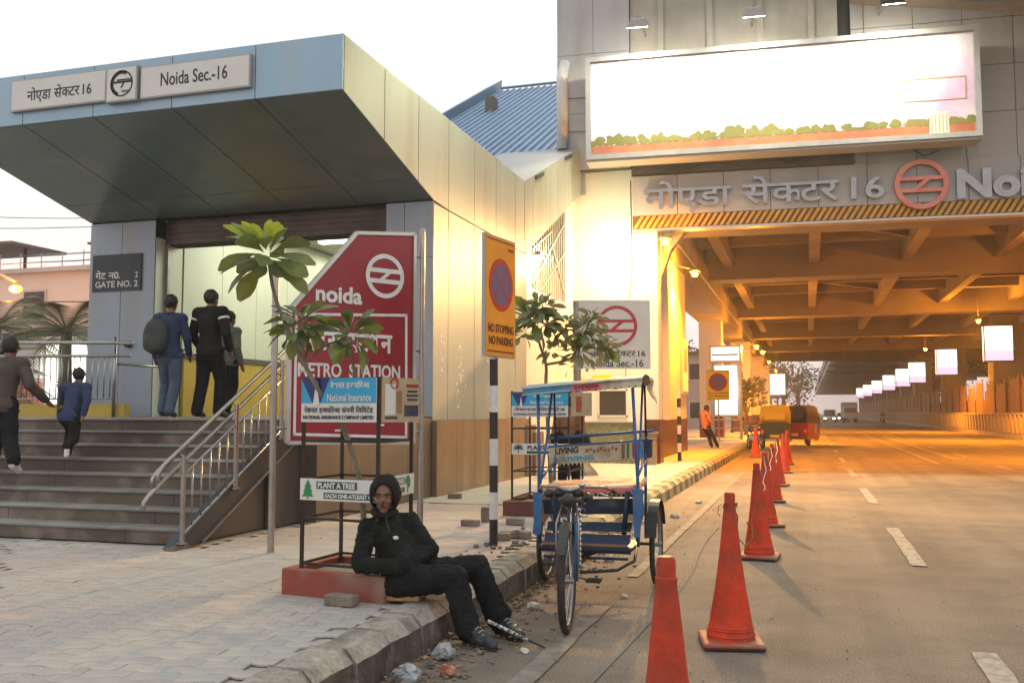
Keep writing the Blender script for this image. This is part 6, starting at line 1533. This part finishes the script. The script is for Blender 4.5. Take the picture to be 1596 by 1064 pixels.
# ---- hooded man seated on the kerb: world joints read off the photograph
def seated():
    T = thing('person', 'man in a black hooded top sitting on the kerb, hands in his pockets', 'person', (-2.72, 6.24, .24))
    hips = V(-2.74, 6.27, .395); chest = V(-2.865, 6.27, .70); neck = V(-2.875, 6.235, .84); head = V(-2.855, 6.185, .955)
    shL = V(-2.745, 6.39, .755); shR = V(-2.965, 6.15, .735)    # his left is the far side
    elR = V(-2.98, 6.06, .50); wrR = V(-2.76, 6.02, .50); elL = V(-2.58, 6.36, .57); wrL = V(-2.66, 6.14, .52)
    hipR = V(-2.77, 6.16, .37); hipL = V(-2.71, 6.34, .38)
    knR = V(-2.31, 6.13, .43); knL = V(-2.24, 6.40, .465); anR = V(-2.20, 6.10, .10); anL = V(-2.08, 6.42, .10); toeR = V(-1.99, 6.00, .045); toeL = V(-1.90, 6.30, .045)
    TOP, BOT, SK, SH = 0, 1, 2, 3
    seg = [(hips, hips+V(-.03, -.01, .14), .150, .142, TOP), (hips+V(-.03, -.01, .14), chest, .142, .132, TOP), (chest, neck, .12, .07, TOP), (shL, shR, .078, .078, TOP), (chest+V(0, 0, .02), shL, .10, .078, TOP), (chest+V(0, 0, .02), shR, .10, .078, TOP),
           (shR, elR, .073, .060, TOP), (elR, wrR, .058, .050, TOP), (shL, elL, .073, .060, TOP), (elL, wrL, .060, .052, TOP), (wrR, (wrR+wrL)/2+V(.02, -.02, -.01), .055, .065, TOP), (wrL, (wrR+wrL)/2+V(.03, .0, .0), .055, .06, TOP),
           (chest+V(.06, -.08, -.05), hips+V(.06, -.09, .12), .085, .10, TOP),
           (hipR, knR, .112, .092, BOT), (hipL, knL, .112, .090, BOT), (hips+V(0, 0, -.0), hips+V(.03, 0, -.01), .125, .12, BOT), (knR, anR, .090, .084, BOT), (knL, anL, .088, .082, BOT), (anR+V(0, 0, .06), anR+V(.015, -.01, -.01), .078, .074, BOT), (anL+V(0, 0, .06), anL, .076, .07, BOT),
           (anR+V(-.03, .02, -.045), toeR, .042, .042, SH), (anR, toeR+V(-.05, .03, .02), .05, .035, SH), (anL+V(-.03, .02, -.045), toeL, .04, .04, SH), (anL, toeL+V(-.05, .03, .02), .048, .035, SH), (neck, head, .058, .056, SK)]
    hd = V(.26, -.94, -.06).normalized(); rt_ = hd.cross(Z_).normalized(); up_ = rt_.cross(hd); H3 = Matrix((rt_, hd, up_)).transposed()
    def hp(x, y, z): return head+rt_*x+hd*y+up_*z
    el = [(hp(0, 0, .035), (.076, .092, .098), SK, H3), (hp(0, .022, -.035), (.058, .068, .075), SK, H3), (hp(0, .052, -.088), (.03, .034, .022), SK, H3),
          (hp(0, .096, -.012), (.0145, .021, .022), SK, H3), (hp(0, .076, .032), (.052, .022, .011), SK, H3), (hp(0, .084, -.055), (.027, .014, .010), SK, H3),
          (hp(.078, -.005, 0), (.012, .024, .034), SK, H3), (hp(-.078, -.005, 0), (.012, .024, .034), SK, H3), (hp(.038, .068, -.02), (.022, .02, .02), SK, H3), (hp(-.038, .068, -.02), (.022, .02, .02), SK, H3)]
    organic(seg, el, .0095, 'body', ['hoodie', 'trouser_blk', 'skin', 'shoe'], T, fold=.014, smooth_it=2, fscale=17)
    for q in (-1, 1):
        b = MB(); b.ell(hp(.031*q, .082, .012), (.011, .008, .0055), 12, 8, M3=H3); ey = b.build('eye', 'ad_tan', T, smooth=True)
        b = MB(); b.ell(hp(.031*q, .0905, .011), (.006, .004, .006), 10, 6, M3=H3); b.build('iris', 'hair', ey, smooth=True)
        b = MB(); b.tube([hp(.012*q, .098, .031), hp(.032*q, .096, .037), hp(.054*q, .080, .030)], .005, 6); b.build('eyebrow', 'hair', T)
    b = MB(); b.tube([hp(-.024, .094, -.055), hp(0, .100, -.054), hp(.024, .094, -.055)], .003, 5); b.build('mouth_line', 'sign_red', T)
    b = MB(); b.tube([hp(-.018, .098, -.044), hp(0, .102, -.042), hp(.018, .098, -.044)], .004, 5); b.build('moustache', 'hair', T)
    # hood: shell open towards the face, gathered on the shoulders
    b = MB(); c = hp(0, -.018, .014); b.ell(c, (.100, .120, .132), 30, 24, M3=H3); keep = []
    for fc in b.f:
        m_ = sum((Vector(b.v[i]) for i in fc), Vector())/len(fc)-head; x = m_.dot(rt_); y = m_.dot(hd); z = m_.dot(up_)
        if y > .035 and (x/.068)**2+((z-.0)/.092)**2 < 1.0: continue
        keep.append(fc)
    b.f = keep; b.m = [0]*len(keep)
    b.v = [tuple(Vector(q)+noise.noise_vector(Vector(q)*11)*.012) for q in b.v]
    h = b.build('hood', 'hoodie', T, smooth=True); so_ = h.modifiers.new('thick', 'SOLIDIFY'); so_.thickness = .014; so_.offset = 1; su = h.modifiers.new('sub', 'SUBSURF'); su.levels = 1; su.render_levels = 1
    b = MB(); b.tube([hp(.080*math.cos(t), .020+.03*math.sin(t*1), -.112+.012*math.cos(2*t)) for t in [2*math.pi*k/18 for k in range(18)]], .022, 10, closed=True); b.build('hood_collar', 'hoodie', T, smooth=True)
    b = MB(); b.ell(V(-2.735, 6.155, .685)+V(0, -.045, .0), (.022, .008, .014), 10, 6); b.build('chest_badge', 'sign_white', T)
    for (an_, to_) in ((anR, toeR), (anL, toeL)):
        d_ = (to_-an_); d_.z = 0; d_.normalize(); s_ = d_.cross(Z_); hl = V(an_.x, an_.y, 0)-d_*.05; tp = V(to_.x, to_.y, 0)+d_*.04
        pts_ = []
        for k in range(16):
            t = 2*math.pi*k/16; c_ = hl.lerp(tp, .5+.5*math.cos(t)); pts_.append((( c_-hl).dot(d_), math.sin(t)*(.040+.008*math.cos(t))))
        b = MB(); b.prism(pts_, hl+Z_*.022, d_, -s_, .018); b.build('shoe_sole', 'rubber', T)
        for k in range(3): q_ = an_.lerp(to_, .42+.14*k); b = MB(); b.tube([q_+s_*.03+Z_*(.044-.008*k), q_+Z_*(.056-.010*k), q_-s_*.03+Z_*(.044-.008*k)], .004, 5); b.build('lace', 'sign_grey', T)
    b = MB(); b.tube([neck+V(.05, -.10, -.02), chest+V(.075, -.135, -.0), hips+V(.10, -.17, .12)], .005, 5); b.build('zip', 'ink', T)
seated()

# ================================================================== VEHICLES
def auto(label, loc, rz, body, top):
    T = thing('auto_rickshaw', label, 'auto rickshaw', (0, 0, 0), 'three-wheelers parked under the deck')
    b = MB(); b.prism([(-.62, .30), (.62, .30), (.64, .55), (.62, 1.05), (-.62, 1.05), (-.64, .55)], (0, -1.2, 0), X_, Z_, -.06); b.build('rear_panel', body, T)
    for s_ in (-1, 1):
        b = MB(); b.prism([(-1.14, .30), (.15, .30), (.25, .22), (.75, .22), (1.05, .45), (1.15, .95), (.95, 1.0), (.55, .55), (.20, .52), (.15, 1.05), (-1.14, 1.05)], (.62*s_, 0, 0), Y_, Z_, .04*s_); b.build('side_panel', body, T)
    b = MB(); n = 8; vs = []; fs = []
    prof = [(-.62, 1.05), (-.63, 1.5), (-.56, 1.78), (-.40, 1.86), (.40, 1.86), (.56, 1.78), (.63, 1.5), (.62, 1.05)]
    for y_, sc in ((-1.22, .97), (-1.15, 1), (.3, 1), (.85, .98)):
        for x, z in prof: vs.append((x*sc, y_, 1.05+(z-1.05)*sc))
    for k in range(3):
        for i in range(7): fs.append((k*8+i, k*8+i+1, k*8+9+i, k*8+8+i))
    fs.append(tuple(range(8))); b.add(vs, fs); o = b.build('canopy', top, T, smooth='auto'); so_ = o.modifiers.new('thick', 'SOLIDIFY'); so_.thickness = .02
    b = MB(); b.box(-.42, .42, -1.245, -1.225, 1.22, 1.52); b.build('rear_window_flap', 'ns_yellow' if 'yellow' in top else 'black_vinyl', T)
    b = MB(); b.tube([(-.55, -1.24, 1.12), (0, -1.27, 1.08), (.55, -1.24, 1.12)], .015, 6); b.build('lashing', 'iron', T)
    b = MB(); b.prism([(-.5, 0), (.5, 0), (.45, .7), (-.45, .7)], (0, 1.0, 1.02), X_, V(0, -.25, .97), .02); b.build('windscreen', 'glass_dark', T)
    b = MB(); b.box(-.62, .62, -1.34, -1.27, .32, .40); b.build('bumper', 'chrome', T)
    for s_ in (-1, 1):
        b = MB(); b.box(.52*s_-.05, .52*s_+.05, -1.285, -1.26, .60, .76); b.build('tail_light', 'tail', T)
        w_ = MB(); w_.lathe([(.12, -.06), (.21, -.06), (.225, -.03), (.225, .03), (.21, .06), (.12, .06)], 20, (.52*s_, -.75, .225), 'x'); wo = w_.build('wheel', 'rubber', T, smooth='auto')
        w_ = MB(); w_.lathe([(.03, -.065), (.12, -.05), (.12, .05), (.03, .065)], 14, (.52*s_, -.75, .225), 'x'); w_.build('rim', 'steel_dull', wo)
        b = MB(); b.box(.66*s_-.03, .66*s_+.03, .75, .8, 1.15, 1.3); b.build('mirror', 'black_vinyl', T)
    w_ = MB(); w_.lathe([(.12, -.06), (.21, -.06), (.225, 0), (.21, .06), (.12, .06)], 20, (0, 1.05, .225), 'x'); w_.build('wheel', 'rubber', T)
    boxpart('number_plate', 'ns_yellow', T, -.2, .2, -1.275, -1.262, .45, .57)
    boxpart('seat', 'black_vinyl', T, -.55, .55, -.9, -.3, .5, .75)
    T.location = loc; T.rotation_euler = (0, 0, R(rz)); return T
auto('three-wheeler with a bright yellow hood seen from behind, parked at the kerb', (-1.33, 43.9, .012), -1, 'green_auto', 'yellow_auto')
auto('red and black three-wheeler standing just ahead of the yellow-hooded one', (-.30, 46.8, .012), -14, 'red_auto', 'black_vinyl')
def motorbike(label, loc, rz, col):
    T = thing('motorcycle', label, 'motorcycle', (0, 0, 0), 'motorcycles parked by the kerb')
    for y_ in (-.65, .65): wheel('wheel', (0, y_, .31), .30, X_, T, w=.045)
    b = MB(); b.ell((0, .22, .85), (.14, .27, .14), 12, 8); b.build('fuel_tank', col, T, smooth=True)
    b = MB(); b.ell((0, -.25, .82), (.13, .42, .07), 12, 8); b.build('seat', 'black_vinyl', T, smooth=True)
    b = MB(); b.ell((0, .05, .45), (.16, .22, .2), 10, 8); b.build('engine', 'steel_dull', T, smooth=True)
    for s_ in (-1, 1):
        b = MB(); b.tube([(.07*s_, .65, .31), (.07*s_, .45, .98)], .02, 6); b.build('fork', 'chrome', T)
        b = MB(); b.tube([(0, .45, .98), (.2*s_, .42, 1.08), (.36*s_, .3, 1.05)], .014, 6); b.build('handlebar', 'black_vinyl', T)
        b = MB(); b.ell((.3*s_, .36, 1.25), (.06, .015, .04), 8, 6); b.build('mirror', 'black_vinyl', T)
        b = MB(); b.tube([(.1*s_, -.2, .7), (.1*s_, -.65, .35)], .02, 6); b.build('shock', 'chrome', T)
    b = MB(); b.tube([(0, .45, .9), (0, -.1, .75), (0, -.7, .8)], .03, 6); b.build('frame', 'iron', T)
    b = MB(); b.ell((0, .55, .95), (.09, .07, .09), 10, 8); b.build('headlight', 'chrome', T)
    b = MB(); b.box(-.06, .06, -.72, -.66, .68, .78); b.build('tail_light', 'tail', T)
    b = MB(); b.tube([(.14, .1, .3), (.14, -.7, .35)], .035, 8); b.build('exhaust', 'chrome', T)
    T.location = loc; T.rotation_euler = (0, 0, R(rz)); return T
motorbike('black motorcycle parked nearest at the kerb left of the yellow three-wheeler', (-2.15, 40.2, .012), 16, 'black_paint')
motorbike('dark red motorcycle behind the nearest one at the kerb', (-2.1, 42.6, .012), 22, 'red_auto')
def car(label, loc, rz, col, hl=True, tall=0):
    T = thing('car', label, 'car', (0, 0, 0), 'distant traffic beyond the deck')
    b = MB(); b.prism([(-2.1, .3), (2.0, .3), (2.1, .55), (2.0, .8), (1.0, .95), (.45, 1.42+tall), (-1.2, 1.45+tall), (-1.9, 1.0), (-2.1, .9)], (-.85, 0, 0), Y_, Z_, -1.7); b.build('body', col, T, bevel=.05)
    b = MB(); b.prism([(1.02, .97), (.50, 1.38+tall), (.48, 1.38+tall), (.99, .96)], (-.72, .02, .01), Y_, Z_, -1.44); b.build('windscreen', 'glass_dark', T)
    for s_ in (-1, 1):
        b = MB(); b.prism([(.8, .97), (.4, 1.36+tall), (-1.1, 1.36+tall), (-1.6, 1.0)], (.852*s_, 0, 0), Y_, Z_, -.006*s_); b.build('side_window', 'glass_dark', T)
        b = MB(); b.box(.62*s_-.16, .62*s_+.16, 2.06, 2.13, .56, .70); b.build('headlight', 'headlight' if hl else 'chrome', T)
        b = MB(); b.box(.62*s_-.14, .62*s_+.14, -2.13, -2.09, .7, .85); b.build('tail_light', 'tail', T)
        for y_ in (-1.3, 1.3): b = MB(); b.lathe([(.18, -.09), (.31, -.09), (.31, .09), (.18, .09)], 16, (.78*s_, y_, .31), 'x'); b.build('wheel', 'rubber', T)
    T.location = loc; T.rotation_euler = (0, 0, R(rz)); return T
car('white car far down the road with its headlights on', (.6, 128, 0), 176, 'car_white'); car('silver car, far, left of the white car', (-1.9, 122, 0), 180, 'car_silver', False)
car('dark car far down the road behind the silver one', (-.6, 142, 0), 180, 'car_dark'); car('white van-like car, farthest, in the middle of the road', (3.2, 150, 0), 178, 'car_white', True, .5); car('silver car farthest right of the traffic', (5.4, 160, 0), 180, 'car_silver')
car('dark car farthest at the left edge of the road', (-1.8, 168, 0), 180, 'car_dark', True)
T = thing('truck', 'grey box truck far down the road beside the median', 'truck', (6.0, 150, 0))
boxpart('cargo_box', 'house2', T, 4.9, 7.1, 149, 154, .7, 3.0); boxpart('cab', 'car_white', T, 5.0, 7.0, 147.2, 148.9, .6, 2.4, bevel=.15); boxpart('windscreen', 'glass_dark', T, 5.2, 6.8, 147.15, 147.25, 1.5, 2.2)
for x in (5.2, 6.8):
    for y_ in (148, 152.5): b = MB(); b.lathe([(.2, -.12), (.42, -.12), (.42, .12), (.2, .12)], 14, (x, y_, .42), 'x'); b.build('wheel', 'rubber', T)
mb_ = motorbike('scooter with a rider, far off near the median barrier', (8.3, 118, .0), 176, 'car_white'); mb_['group'] = 'distant riders'
person('far rider in a grey jacket sitting on the scooter near the median', (8.3, 118.1, .25), 176, stand(pelvis=(0, -.1, .62), waist=(0, -.1, .78), chest=(0, -.06, 1.0), neck=(0, -.04, 1.16), head=(0, 0, 1.28), shL=(-.17, -.06, 1.1), shR=(.17, -.06, 1.1), elL=(-.26, .12, .9), elR=(.26, .12, .9), wrL=(-.3, .3, .82), wrR=(.3, .3, .82), hipL=(-.1, -.1, .6), hipR=(.1, -.1, .6), knL=(-.2, .25, .45), knR=(.2, .25, .45), anL=(-.2, .15, .1), anR=(.2, .15, .1), toeL=(-.2, .3, .06), toeR=(.2, .3, .06)), ['grey_cloth', 'trouser_blk', 'skin'], voxel=.025, hands=False)
# ================================================================== MEDIAN, LIGHTBOXES, KIOSK, FAR THINGS
BR = thing('median_barrier', 'long ribbed concrete median barrier glowing orange along the far side of the road', 'barrier', (11.75, 60, 0))
boxpart('plinth', 'barrier', BR, 11.7, 12.0, 10, 260, 0, .28)
boxpart('core_wall', 'barrier', BR, 11.82, 12.0, 10, 260, .28, 1.40)
boxpart('coping', 'barrier', BR, 11.62, 12.02, 10, 260, 1.40, 1.52)
bs = MB(); bs.hexa([(11.66, -.28, .28), (11.82, -.28, .28), (11.82, .28, .28), (11.66, .28, .28), (11.60, -.22, 1.40), (11.82, -.22, 1.40), (11.82, .22, 1.40), (11.60, .22, 1.40)])
o0 = bs.build('barrier_rib', 'barrier', None, bevel=.03, loc=(0, 0, 0)); o0.parent = BR; RIB0 = -BR.location
y = 11.0; first = True
while y < 240:
    if first: o0.location = V(0, y, 0)+RIB0; first = False
    else: o = o0.copy(); COL.objects.link(o); o.location = V(0, y, 0)+RIB0
    y += 1.25 if y < 140 else 2.0
FS = thing('median_fence', 'tall rust-orange sheet fence with notched tops standing on the median behind the barrier', 'fence', (12.3, 60, 1.5))
y = 12; k = 0
while y < 250:
    h = 3.55+.12*math.sin(k*2.1); b = MB(); w_ = 2.9
    b.prism([(y, 1.3), (y+w_, 1.3), (y+w_, h+.28), (y+w_*.72, h-.15), (y+w_*.5, h+.18), (y+w_*.3, h-.12), (y, h+.30)], (12.25+.05*(k % 2), 0, 0), Y_, Z_, .02)
    b.build('fence_sheet', 'fence_sheet', FS)
    if k % 1 == 0: b = MB(); b.box(12.36, 12.48, y+w_+.5, y+w_+1.2, 0, h-.5); b.build('fence_post', 'fence_sheet', FS)
    y += 4.0; k += 1
boxpart('backing_wall', 'fence_sheet', FS, 12.8, 12.9, 10, 250, 0, 2.5)
for i, y_ in enumerate((73.6, 99.4, 125, 143, 167, 195, 225, 255)):
    lab = ['nearest', 'second nearest', 'third', 'fourth', 'fifth', 'sixth', 'seventh', 'farthest'][i]
    T = thing('median_pier', 'round concrete pier on the median, %s of the row' % lab, 'pier', (13.6, y_+1.2, 0), 'piers along the median')
    boxpart('shaft', 'concrete', T, 12.6, 14.6, y_+.2, y_+2.4, 0, 8.8)
    T = thing('pier_lightbox', 'glowing advert box on the median pier, %s to the camera' % lab if i < 2 else 'glowing advert box on the median pier, %s in the row' % lab, 'lightbox', (12.9, y_, 5.1), 'glowing advert boxes on the median piers')
    boxpart('case', 'dark_base', T, 11.95, 13.85, y_-.3, y_+.19, 5.05, 7.65)
    boxpart('lit_face', 'lb_white', T, 12.02, 13.78, y_-.33, y_-.301, 5.9, 7.55); boxpart('lit_print', 'lb_pink', T, 12.02, 13.78, y_-.33, y_-.301, 5.15, 5.895)
    boxpart('side_face', 'lb_white', T, 11.92, 11.949, y_-.2, y_+.1, 5.15, 7.55)
# beyond the deck: second viaduct seen under the deck
VD = thing('elevated_viaduct', 'pale viaduct running on over the median beyond the station', 'viaduct', (14, 190, 8))
boxpart('girder', 'concrete', VD, 3.4, 34, 113, 420, 8.8, 10.4)
boxpart('parapet', 'concrete', VD, 3.2, 3.4, 113, 420, 10.0, 11.4)
for k in range(14):
    boxpart('girder_rib', 'concrete', VD, 3.2, 34, 118+k*20, 119.5+k*20, 8.2, 8.8)
# kiosk with lightboxes
KS = thing('lit_kiosk', 'advert kiosk with a glowing header and tall white panel at the kerb', 'kiosk', (-3.75, 49, PZ))
for x in (-4.42, -3.06):
    for y_ in (47.0, 47.9): b = MB(); b.box(x-.04, x+.04, y_-.04, y_+.04, PZ, 4.72); b.build('post', 'alu', KS)
boxpart('header_case', 'alu', KS, -4.5, -2.98, 46.9, 47.9, 3.95, 4.78); boxpart('header_face', 'lb_white', KS, -4.4, -3.08, 46.88, 46.899, 4.05, 4.68)
b = MB(); b.box(-4.38, -3.1, 46.87, 46.878, 4.28, 4.36); b.build('header_print', 'leaf_grey', KS)
boxpart('panel_case', 'alu', KS, -4.36, -3.10, 47.1, 47.6, 1.35, 3.88); boxpart('panel_face', 'lb_white', KS, -4.26, -3.2, 47.07, 47.099, 1.43, 3.8)
boxpart('shelf', 'alu', KS, -4.4, -3.1, 46.95, 47.9, 1.15, 1.22); boxpart('crossbar', 'alu', KS, -4.4, -3.1, 46.95, 47.0, .75, .8); boxpart('crossbar', 'alu', KS, -4.4, -3.1, 46.95, 47.0, .30, .36)
point('kiosk_glow', (-3.7, 46.5, 2.6), 60, (1, .97, .85), .4)
# foliage helper: leaf clumps through a crown volume
def crown(b, c, r, n, ls, flat=.8):
    c = Vector(c); blobs = [(c+V((rnd()-.5)*r*1.3, (rnd()-.5)*r*1.3, (rnd()-.5)*r*flat), r*(.35+.3*rnd())) for _ in range(9)]
    for k in range(n):
        bc, br = random.choice(blobs); d = V(random.gauss(0, 1), random.gauss(0, 1), random.gauss(0, 1)).normalized()*br*(.6+.45*rnd())
        p = bc+d; u = V(rnd()-.5, rnd()-.5, rnd()-.5).normalized(); v = u.cross(V(rnd()-.5, rnd()-.5, rnd()-.5)).normalized(); s = ls*(.6+.8*rnd())
        b.add([p-u*s, p+v*s*.6, p+u*s, p-v*s*.6], [(0, 1, 2, 3)])
def tree(label, x, y, h, r, group='trees beyond the deck', m='treeleaf', n=1400, ls=.28):
    T = thing('tree', label, 'tree', (x, y, 0), group)
    b = MB(); b.tube([(x, y, 0), (x+.1, y, h*.35), (x-.1, y+.1, h*.6)], [r*.09, r*.07, r*.045], 8)
    for k in range(5):
        a = k*1.3; b.tube([(x, y, h*.35+k*.05*h), (x+math.cos(a)*r*.5, y+math.sin(a)*r*.5, h*.62+.05*k*h)], [r*.04, r*.015], 5)
    b.build('trunk', 'trunk', T)
    b = MB(); crown(b, (x, y, h*.68), r, n, ls, .9); b.build('crown', m, T); return T
for i, (x, y, h, r) in enumerate(((-6.5, 128, 9.5, 4.2), (-11, 118, 8.5, 3.8), (-3.8, 165, 10, 4.6), (-15, 135, 10.5, 5), (-8, 180, 11, 5), (-2, 230, 12, 6))):
    tree('hazy dark tree beyond the deck, ' + ['left of the yellow three-wheeler hood', 'between the kiosk and the three-wheeler', 'over the distant traffic', 'behind the leaning man', 'tallest far left of the road', 'faintest at the end of the road'][i], x, y, h, r)
tree('small bushy tree beside the lit kiosk above the parked motorcycles', -3.4, 56, 4.0, 1.3, 'kerb bushes', 'leaf_grey', 900, .13)
tree('low bush under the pier beyond the kiosk', -4.6, 62, 3.2, 1.2, 'kerb bushes', 'leaf_grey', 700, .13)
for i, (x, y) in enumerate(((18, 150), (20, 175), (19, 205), (23, 130), (25, 240))):
    tree('hazy roadside tree behind the median fence, ' + ['nearest', 'second', 'third', 'rightmost', 'farthest'][i], x, y, 12, 5, 'trees behind the median')
SG = thing('far_sign', 'small bright shop sign beyond the deck left of the far trees', 'sign', (-3.2, 108, 4)); boxpart('lit_face', 'shop_glow', SG, -4.2, -2.4, 116, 116.2, 3.6, 6.0); boxpart('frame', 'dark_base', SG, -4.3, -2.3, 116.21, 116.4, 3.5, 6.1); boxpart('post', 'dark_base', SG, -3.4, -3.2, 116.21, 116.4, 0, 3.5)
# low houses seen between the piers
for i, (x0, x1, y, h) in enumerate(((-14, -7.5, 75, 6), (-26, -15, 90, 8), (-9, -5, 140, 7))):
    T = thing('house', ['low grey building seen between the piers', 'grey building farther left behind the piers', 'small pale building beyond the end of the deck'][i], 'house', ((x0+x1)/2, y, 0))
    boxpart('wall', 'house2', T, x0, x1, y, y+8, 0, h); boxpart('roof', 'dark_base', T, x0-.3, x1+.3, y-.3, y+8.3, h, h+.25)
    x = x0+.8
    while x < x1-1:
        for z in (1, 4):
            f_ = boxpart('window', 'sign_white', T, x, x+1.0, y-.05, y+.02, z, z+1.4); boxpart('pane', 'glass_dark', f_, x+.08, x+.92, y-.07, y-.052, z+.08, z+1.32)
        x += 2.2
# ---- left background: houses, palms, shop, street lamp, wires
T = thing('house', 'pinkish plastered house behind the landing railing with railings on its flat roof', 'house', (-31, 35, 0))
boxpart('wall', 'house', T, -52, -25.2, 34, 44, 0, 7.75); boxpart('roof_slab', 'house2', T, -52.3, -25.0, 33.7, 44.3, 7.75, 7.95)
for k in range(16): b = MB(); b.tube([(-44+k*1.15, 33.9, 7.95), (-44+k*1.15, 33.9, 8.65)], .03, 4); b.build('roof_post', 'steel_dull', T)
b = MB(); b.tube([(-44, 33.9, 8.6), (-26.2, 33.9, 8.5)], .03, 4); b.build('roof_rail', 'steel_dull', T)
for x, z in ((-40, 3.2), (-36, 3.2), (-33.5, 5.6), (-30.5, 3.0), (-38, 5.6)):
    f_ = boxpart('window', 'house2', T, x, x+1.3, 33.93, 34.02, z, z+1.4); boxpart('pane', 'glass_dark', f_, x+.1, x+1.2, 33.90, 33.928, z+.1, z+1.3)
T = thing('house', 'grey stair-head room with overhanging slabs peeking out left of the gate column', 'house', (-29.5, 38, 7.9))
boxpart('wall', 'house2', T, -31.0, -27.5, 36.5, 40, 7.96, 10.0); boxpart('roof_slab', 'dark_base', T, -31.6, -27.2, 36, 40.5, 10.0, 10.15); boxpart('sun_shade', 'dark_base', T, -31.9, -30.6, 36, 37.5, 9.35, 9.45)
f_ = boxpart('window', 'sign_white', T, -30.2, -29.5, 36.42, 36.52, 8.6, 9.3); boxpart('pane', 'glass_dark', f_, -30.1, -29.6, 36.40, 36.418, 8.7, 9.2)
T = thing('shed_roof', 'flat tin roof edge on the house at the far left', 'roof', (-36, 34, 8)); boxpart('sheet', 'dark_base', T, -45, -33.5, 33.2, 36.5, 9.0, 9.12); 
for x in (-44, -41, -38, -34): boxpart('prop', 'iron', T, x, x+.1, 34.4, 34.5, 7.96, 9.0)
SHP = thing('shop', 'brightly lit shopfront seen through the landing railing', 'shop', (-22, 24, 0))
boxpart('wall', 'house', SHP, -30, -16.0, 24.0, 25, 0, 4.2)
for k, (x0, x1, z0, z1, m_) in enumerate(((-22.6, -21.4, 1.2, 3.7, 'shop_glow'), (-21.3, -20.1, .9, 3.6, 'shop_glow'), (-24.2, -22.8, 1.4, 2.5, 'red_shirt'), (-19.9, -19.0, 1.4, 2.6, 'brown_shirt'), (-24.0, -22.8, 2.6, 3.5, 'sign_white'))):
    boxpart('bright_panel', m_, SHP, x0, x1, 23.9, 23.99, z0, z1)
boxpart('awning', 'dark_base', SHP, -25, -18.5, 23.0, 23.95, 3.8, 3.95)
point('shop_glow', (-21.5, 23.2, 3.0), 160, (1, .95, .85), .3)
def palm(label, x, y, h, L, n=17):
    T = thing('palm_tree', label, 'palm tree', (x, y, 0), 'palms behind the landing railing')
    b = MB(); b.tube([(x, y, 0), (x+.08, y, h*.5), (x, y, h)], [.20, .15, .13], 8); b.build('trunk', 'trunk', T)
    for k in range(n):
        az = k*2.4+rnd(); el = R(62-75*(k/n)); b = MB(); P0 = V(x, y, h); d = V(math.cos(az)*math.cos(el), math.sin(az)*math.cos(el), math.sin(el)); pts = []
        for i in range(9):
            t = i/8; pts.append(P0+d*L*t-Z_*L*.55*t*t)
        b.tube(pts, [.02-.014*i/8 for i in range(9)], 4)
        side = d.cross(Z_).normalized()
        for i in range(2, 34):
            t = i/34; p = P0+d*L*t-Z_*L*.55*t*t; ll = L*.30*math.sin(math.pi*min(.97, t+.08))
            tn = (d-Z_*1.1*t).normalized()
            for s_ in (-1, 1):
                q = p+side*s_*ll*.75+tn*ll*.5-Z_*ll*.28; b.add([p-tn*.02, p+tn*.03, q], [(0, 1, 2)])
        b.build('frond', 'palm', T)
    return T
palm('palm with drooping yellowish fronds nearest the gate column', -19.2, 21.0, 3.7, 2.5); palm('palm with yellowish fronds at the far left behind the climbing person', -22.6, 22.0, 4.0, 2.7); palm('lower palm between the other two behind the railing', -20.9, 20.0, 2.6, 2.0)
T = thing('street_lamp', 'orange glowing street lamp among the palms at the far left', 'street lamp', (-25.5, 26.5, 0))
LP = at(25, 450, 34); b = MB(); b.tube([(LP.x-1.2, LP.y, 0), (LP.x-1.2, LP.y, LP.z+.4), (LP.x-.8, LP.y, LP.z+.6), (LP.x, LP.y, LP.z+.25)], .06, 8); b.build('pole', 'steel_dull', T)
b = MB(); b.ell(tuple(LP), (.22, .22, .14), 12, 8); b.build('bulb', 'sodium', T, smooth=True)
point('street_sodium', (LP.x, LP.y-.3, LP.z-.15), 2200, SOD, .2)
for i, (p, q, sag) in enumerate((((-60, 42, 14.5), (-14, 33, 9.5), .8), ((-60, 40, 13.2), (-14, 31, 8.8), .7), ((-45, 30, 8.3), (-12.5, 22, 6.1), .5), ((-60, 33, 8.0), (-12.3, 23, 4.6), .3))):
    cord(p, q, sag, .018, ['upper overhead cable crossing the sky left of the canopy', 'second overhead cable under the upper one', 'cable running from the house roof to the gate column', 'lowest cable passing in front of the pink house'][i], 'wire', 'overhead_cable')
# haze: closed box of thin smoggy air
HZ = MB(); HZ.box(-295, 295, -55, 890, -1.2, 20); hm = bpy.data.materials.new('haze_air'); hm.use_nodes = True; t = hm.node_tree; t.nodes.clear()
ho = t.nodes.new('ShaderNodeOutputMaterial'); hv = t.nodes.new('ShaderNodeVolumePrincipled'); hv.inputs['Density'].default_value = .0011; hv.inputs['Color'].default_value = (.93, .92, .92, 1); hv.inputs['Anisotropy'].default_value = .2
t.links.new(hv.outputs[0], ho.inputs['Volume']); HZ.build('haze', hm, kind='stuff')

bpy.data.scenes.remove(_sc)
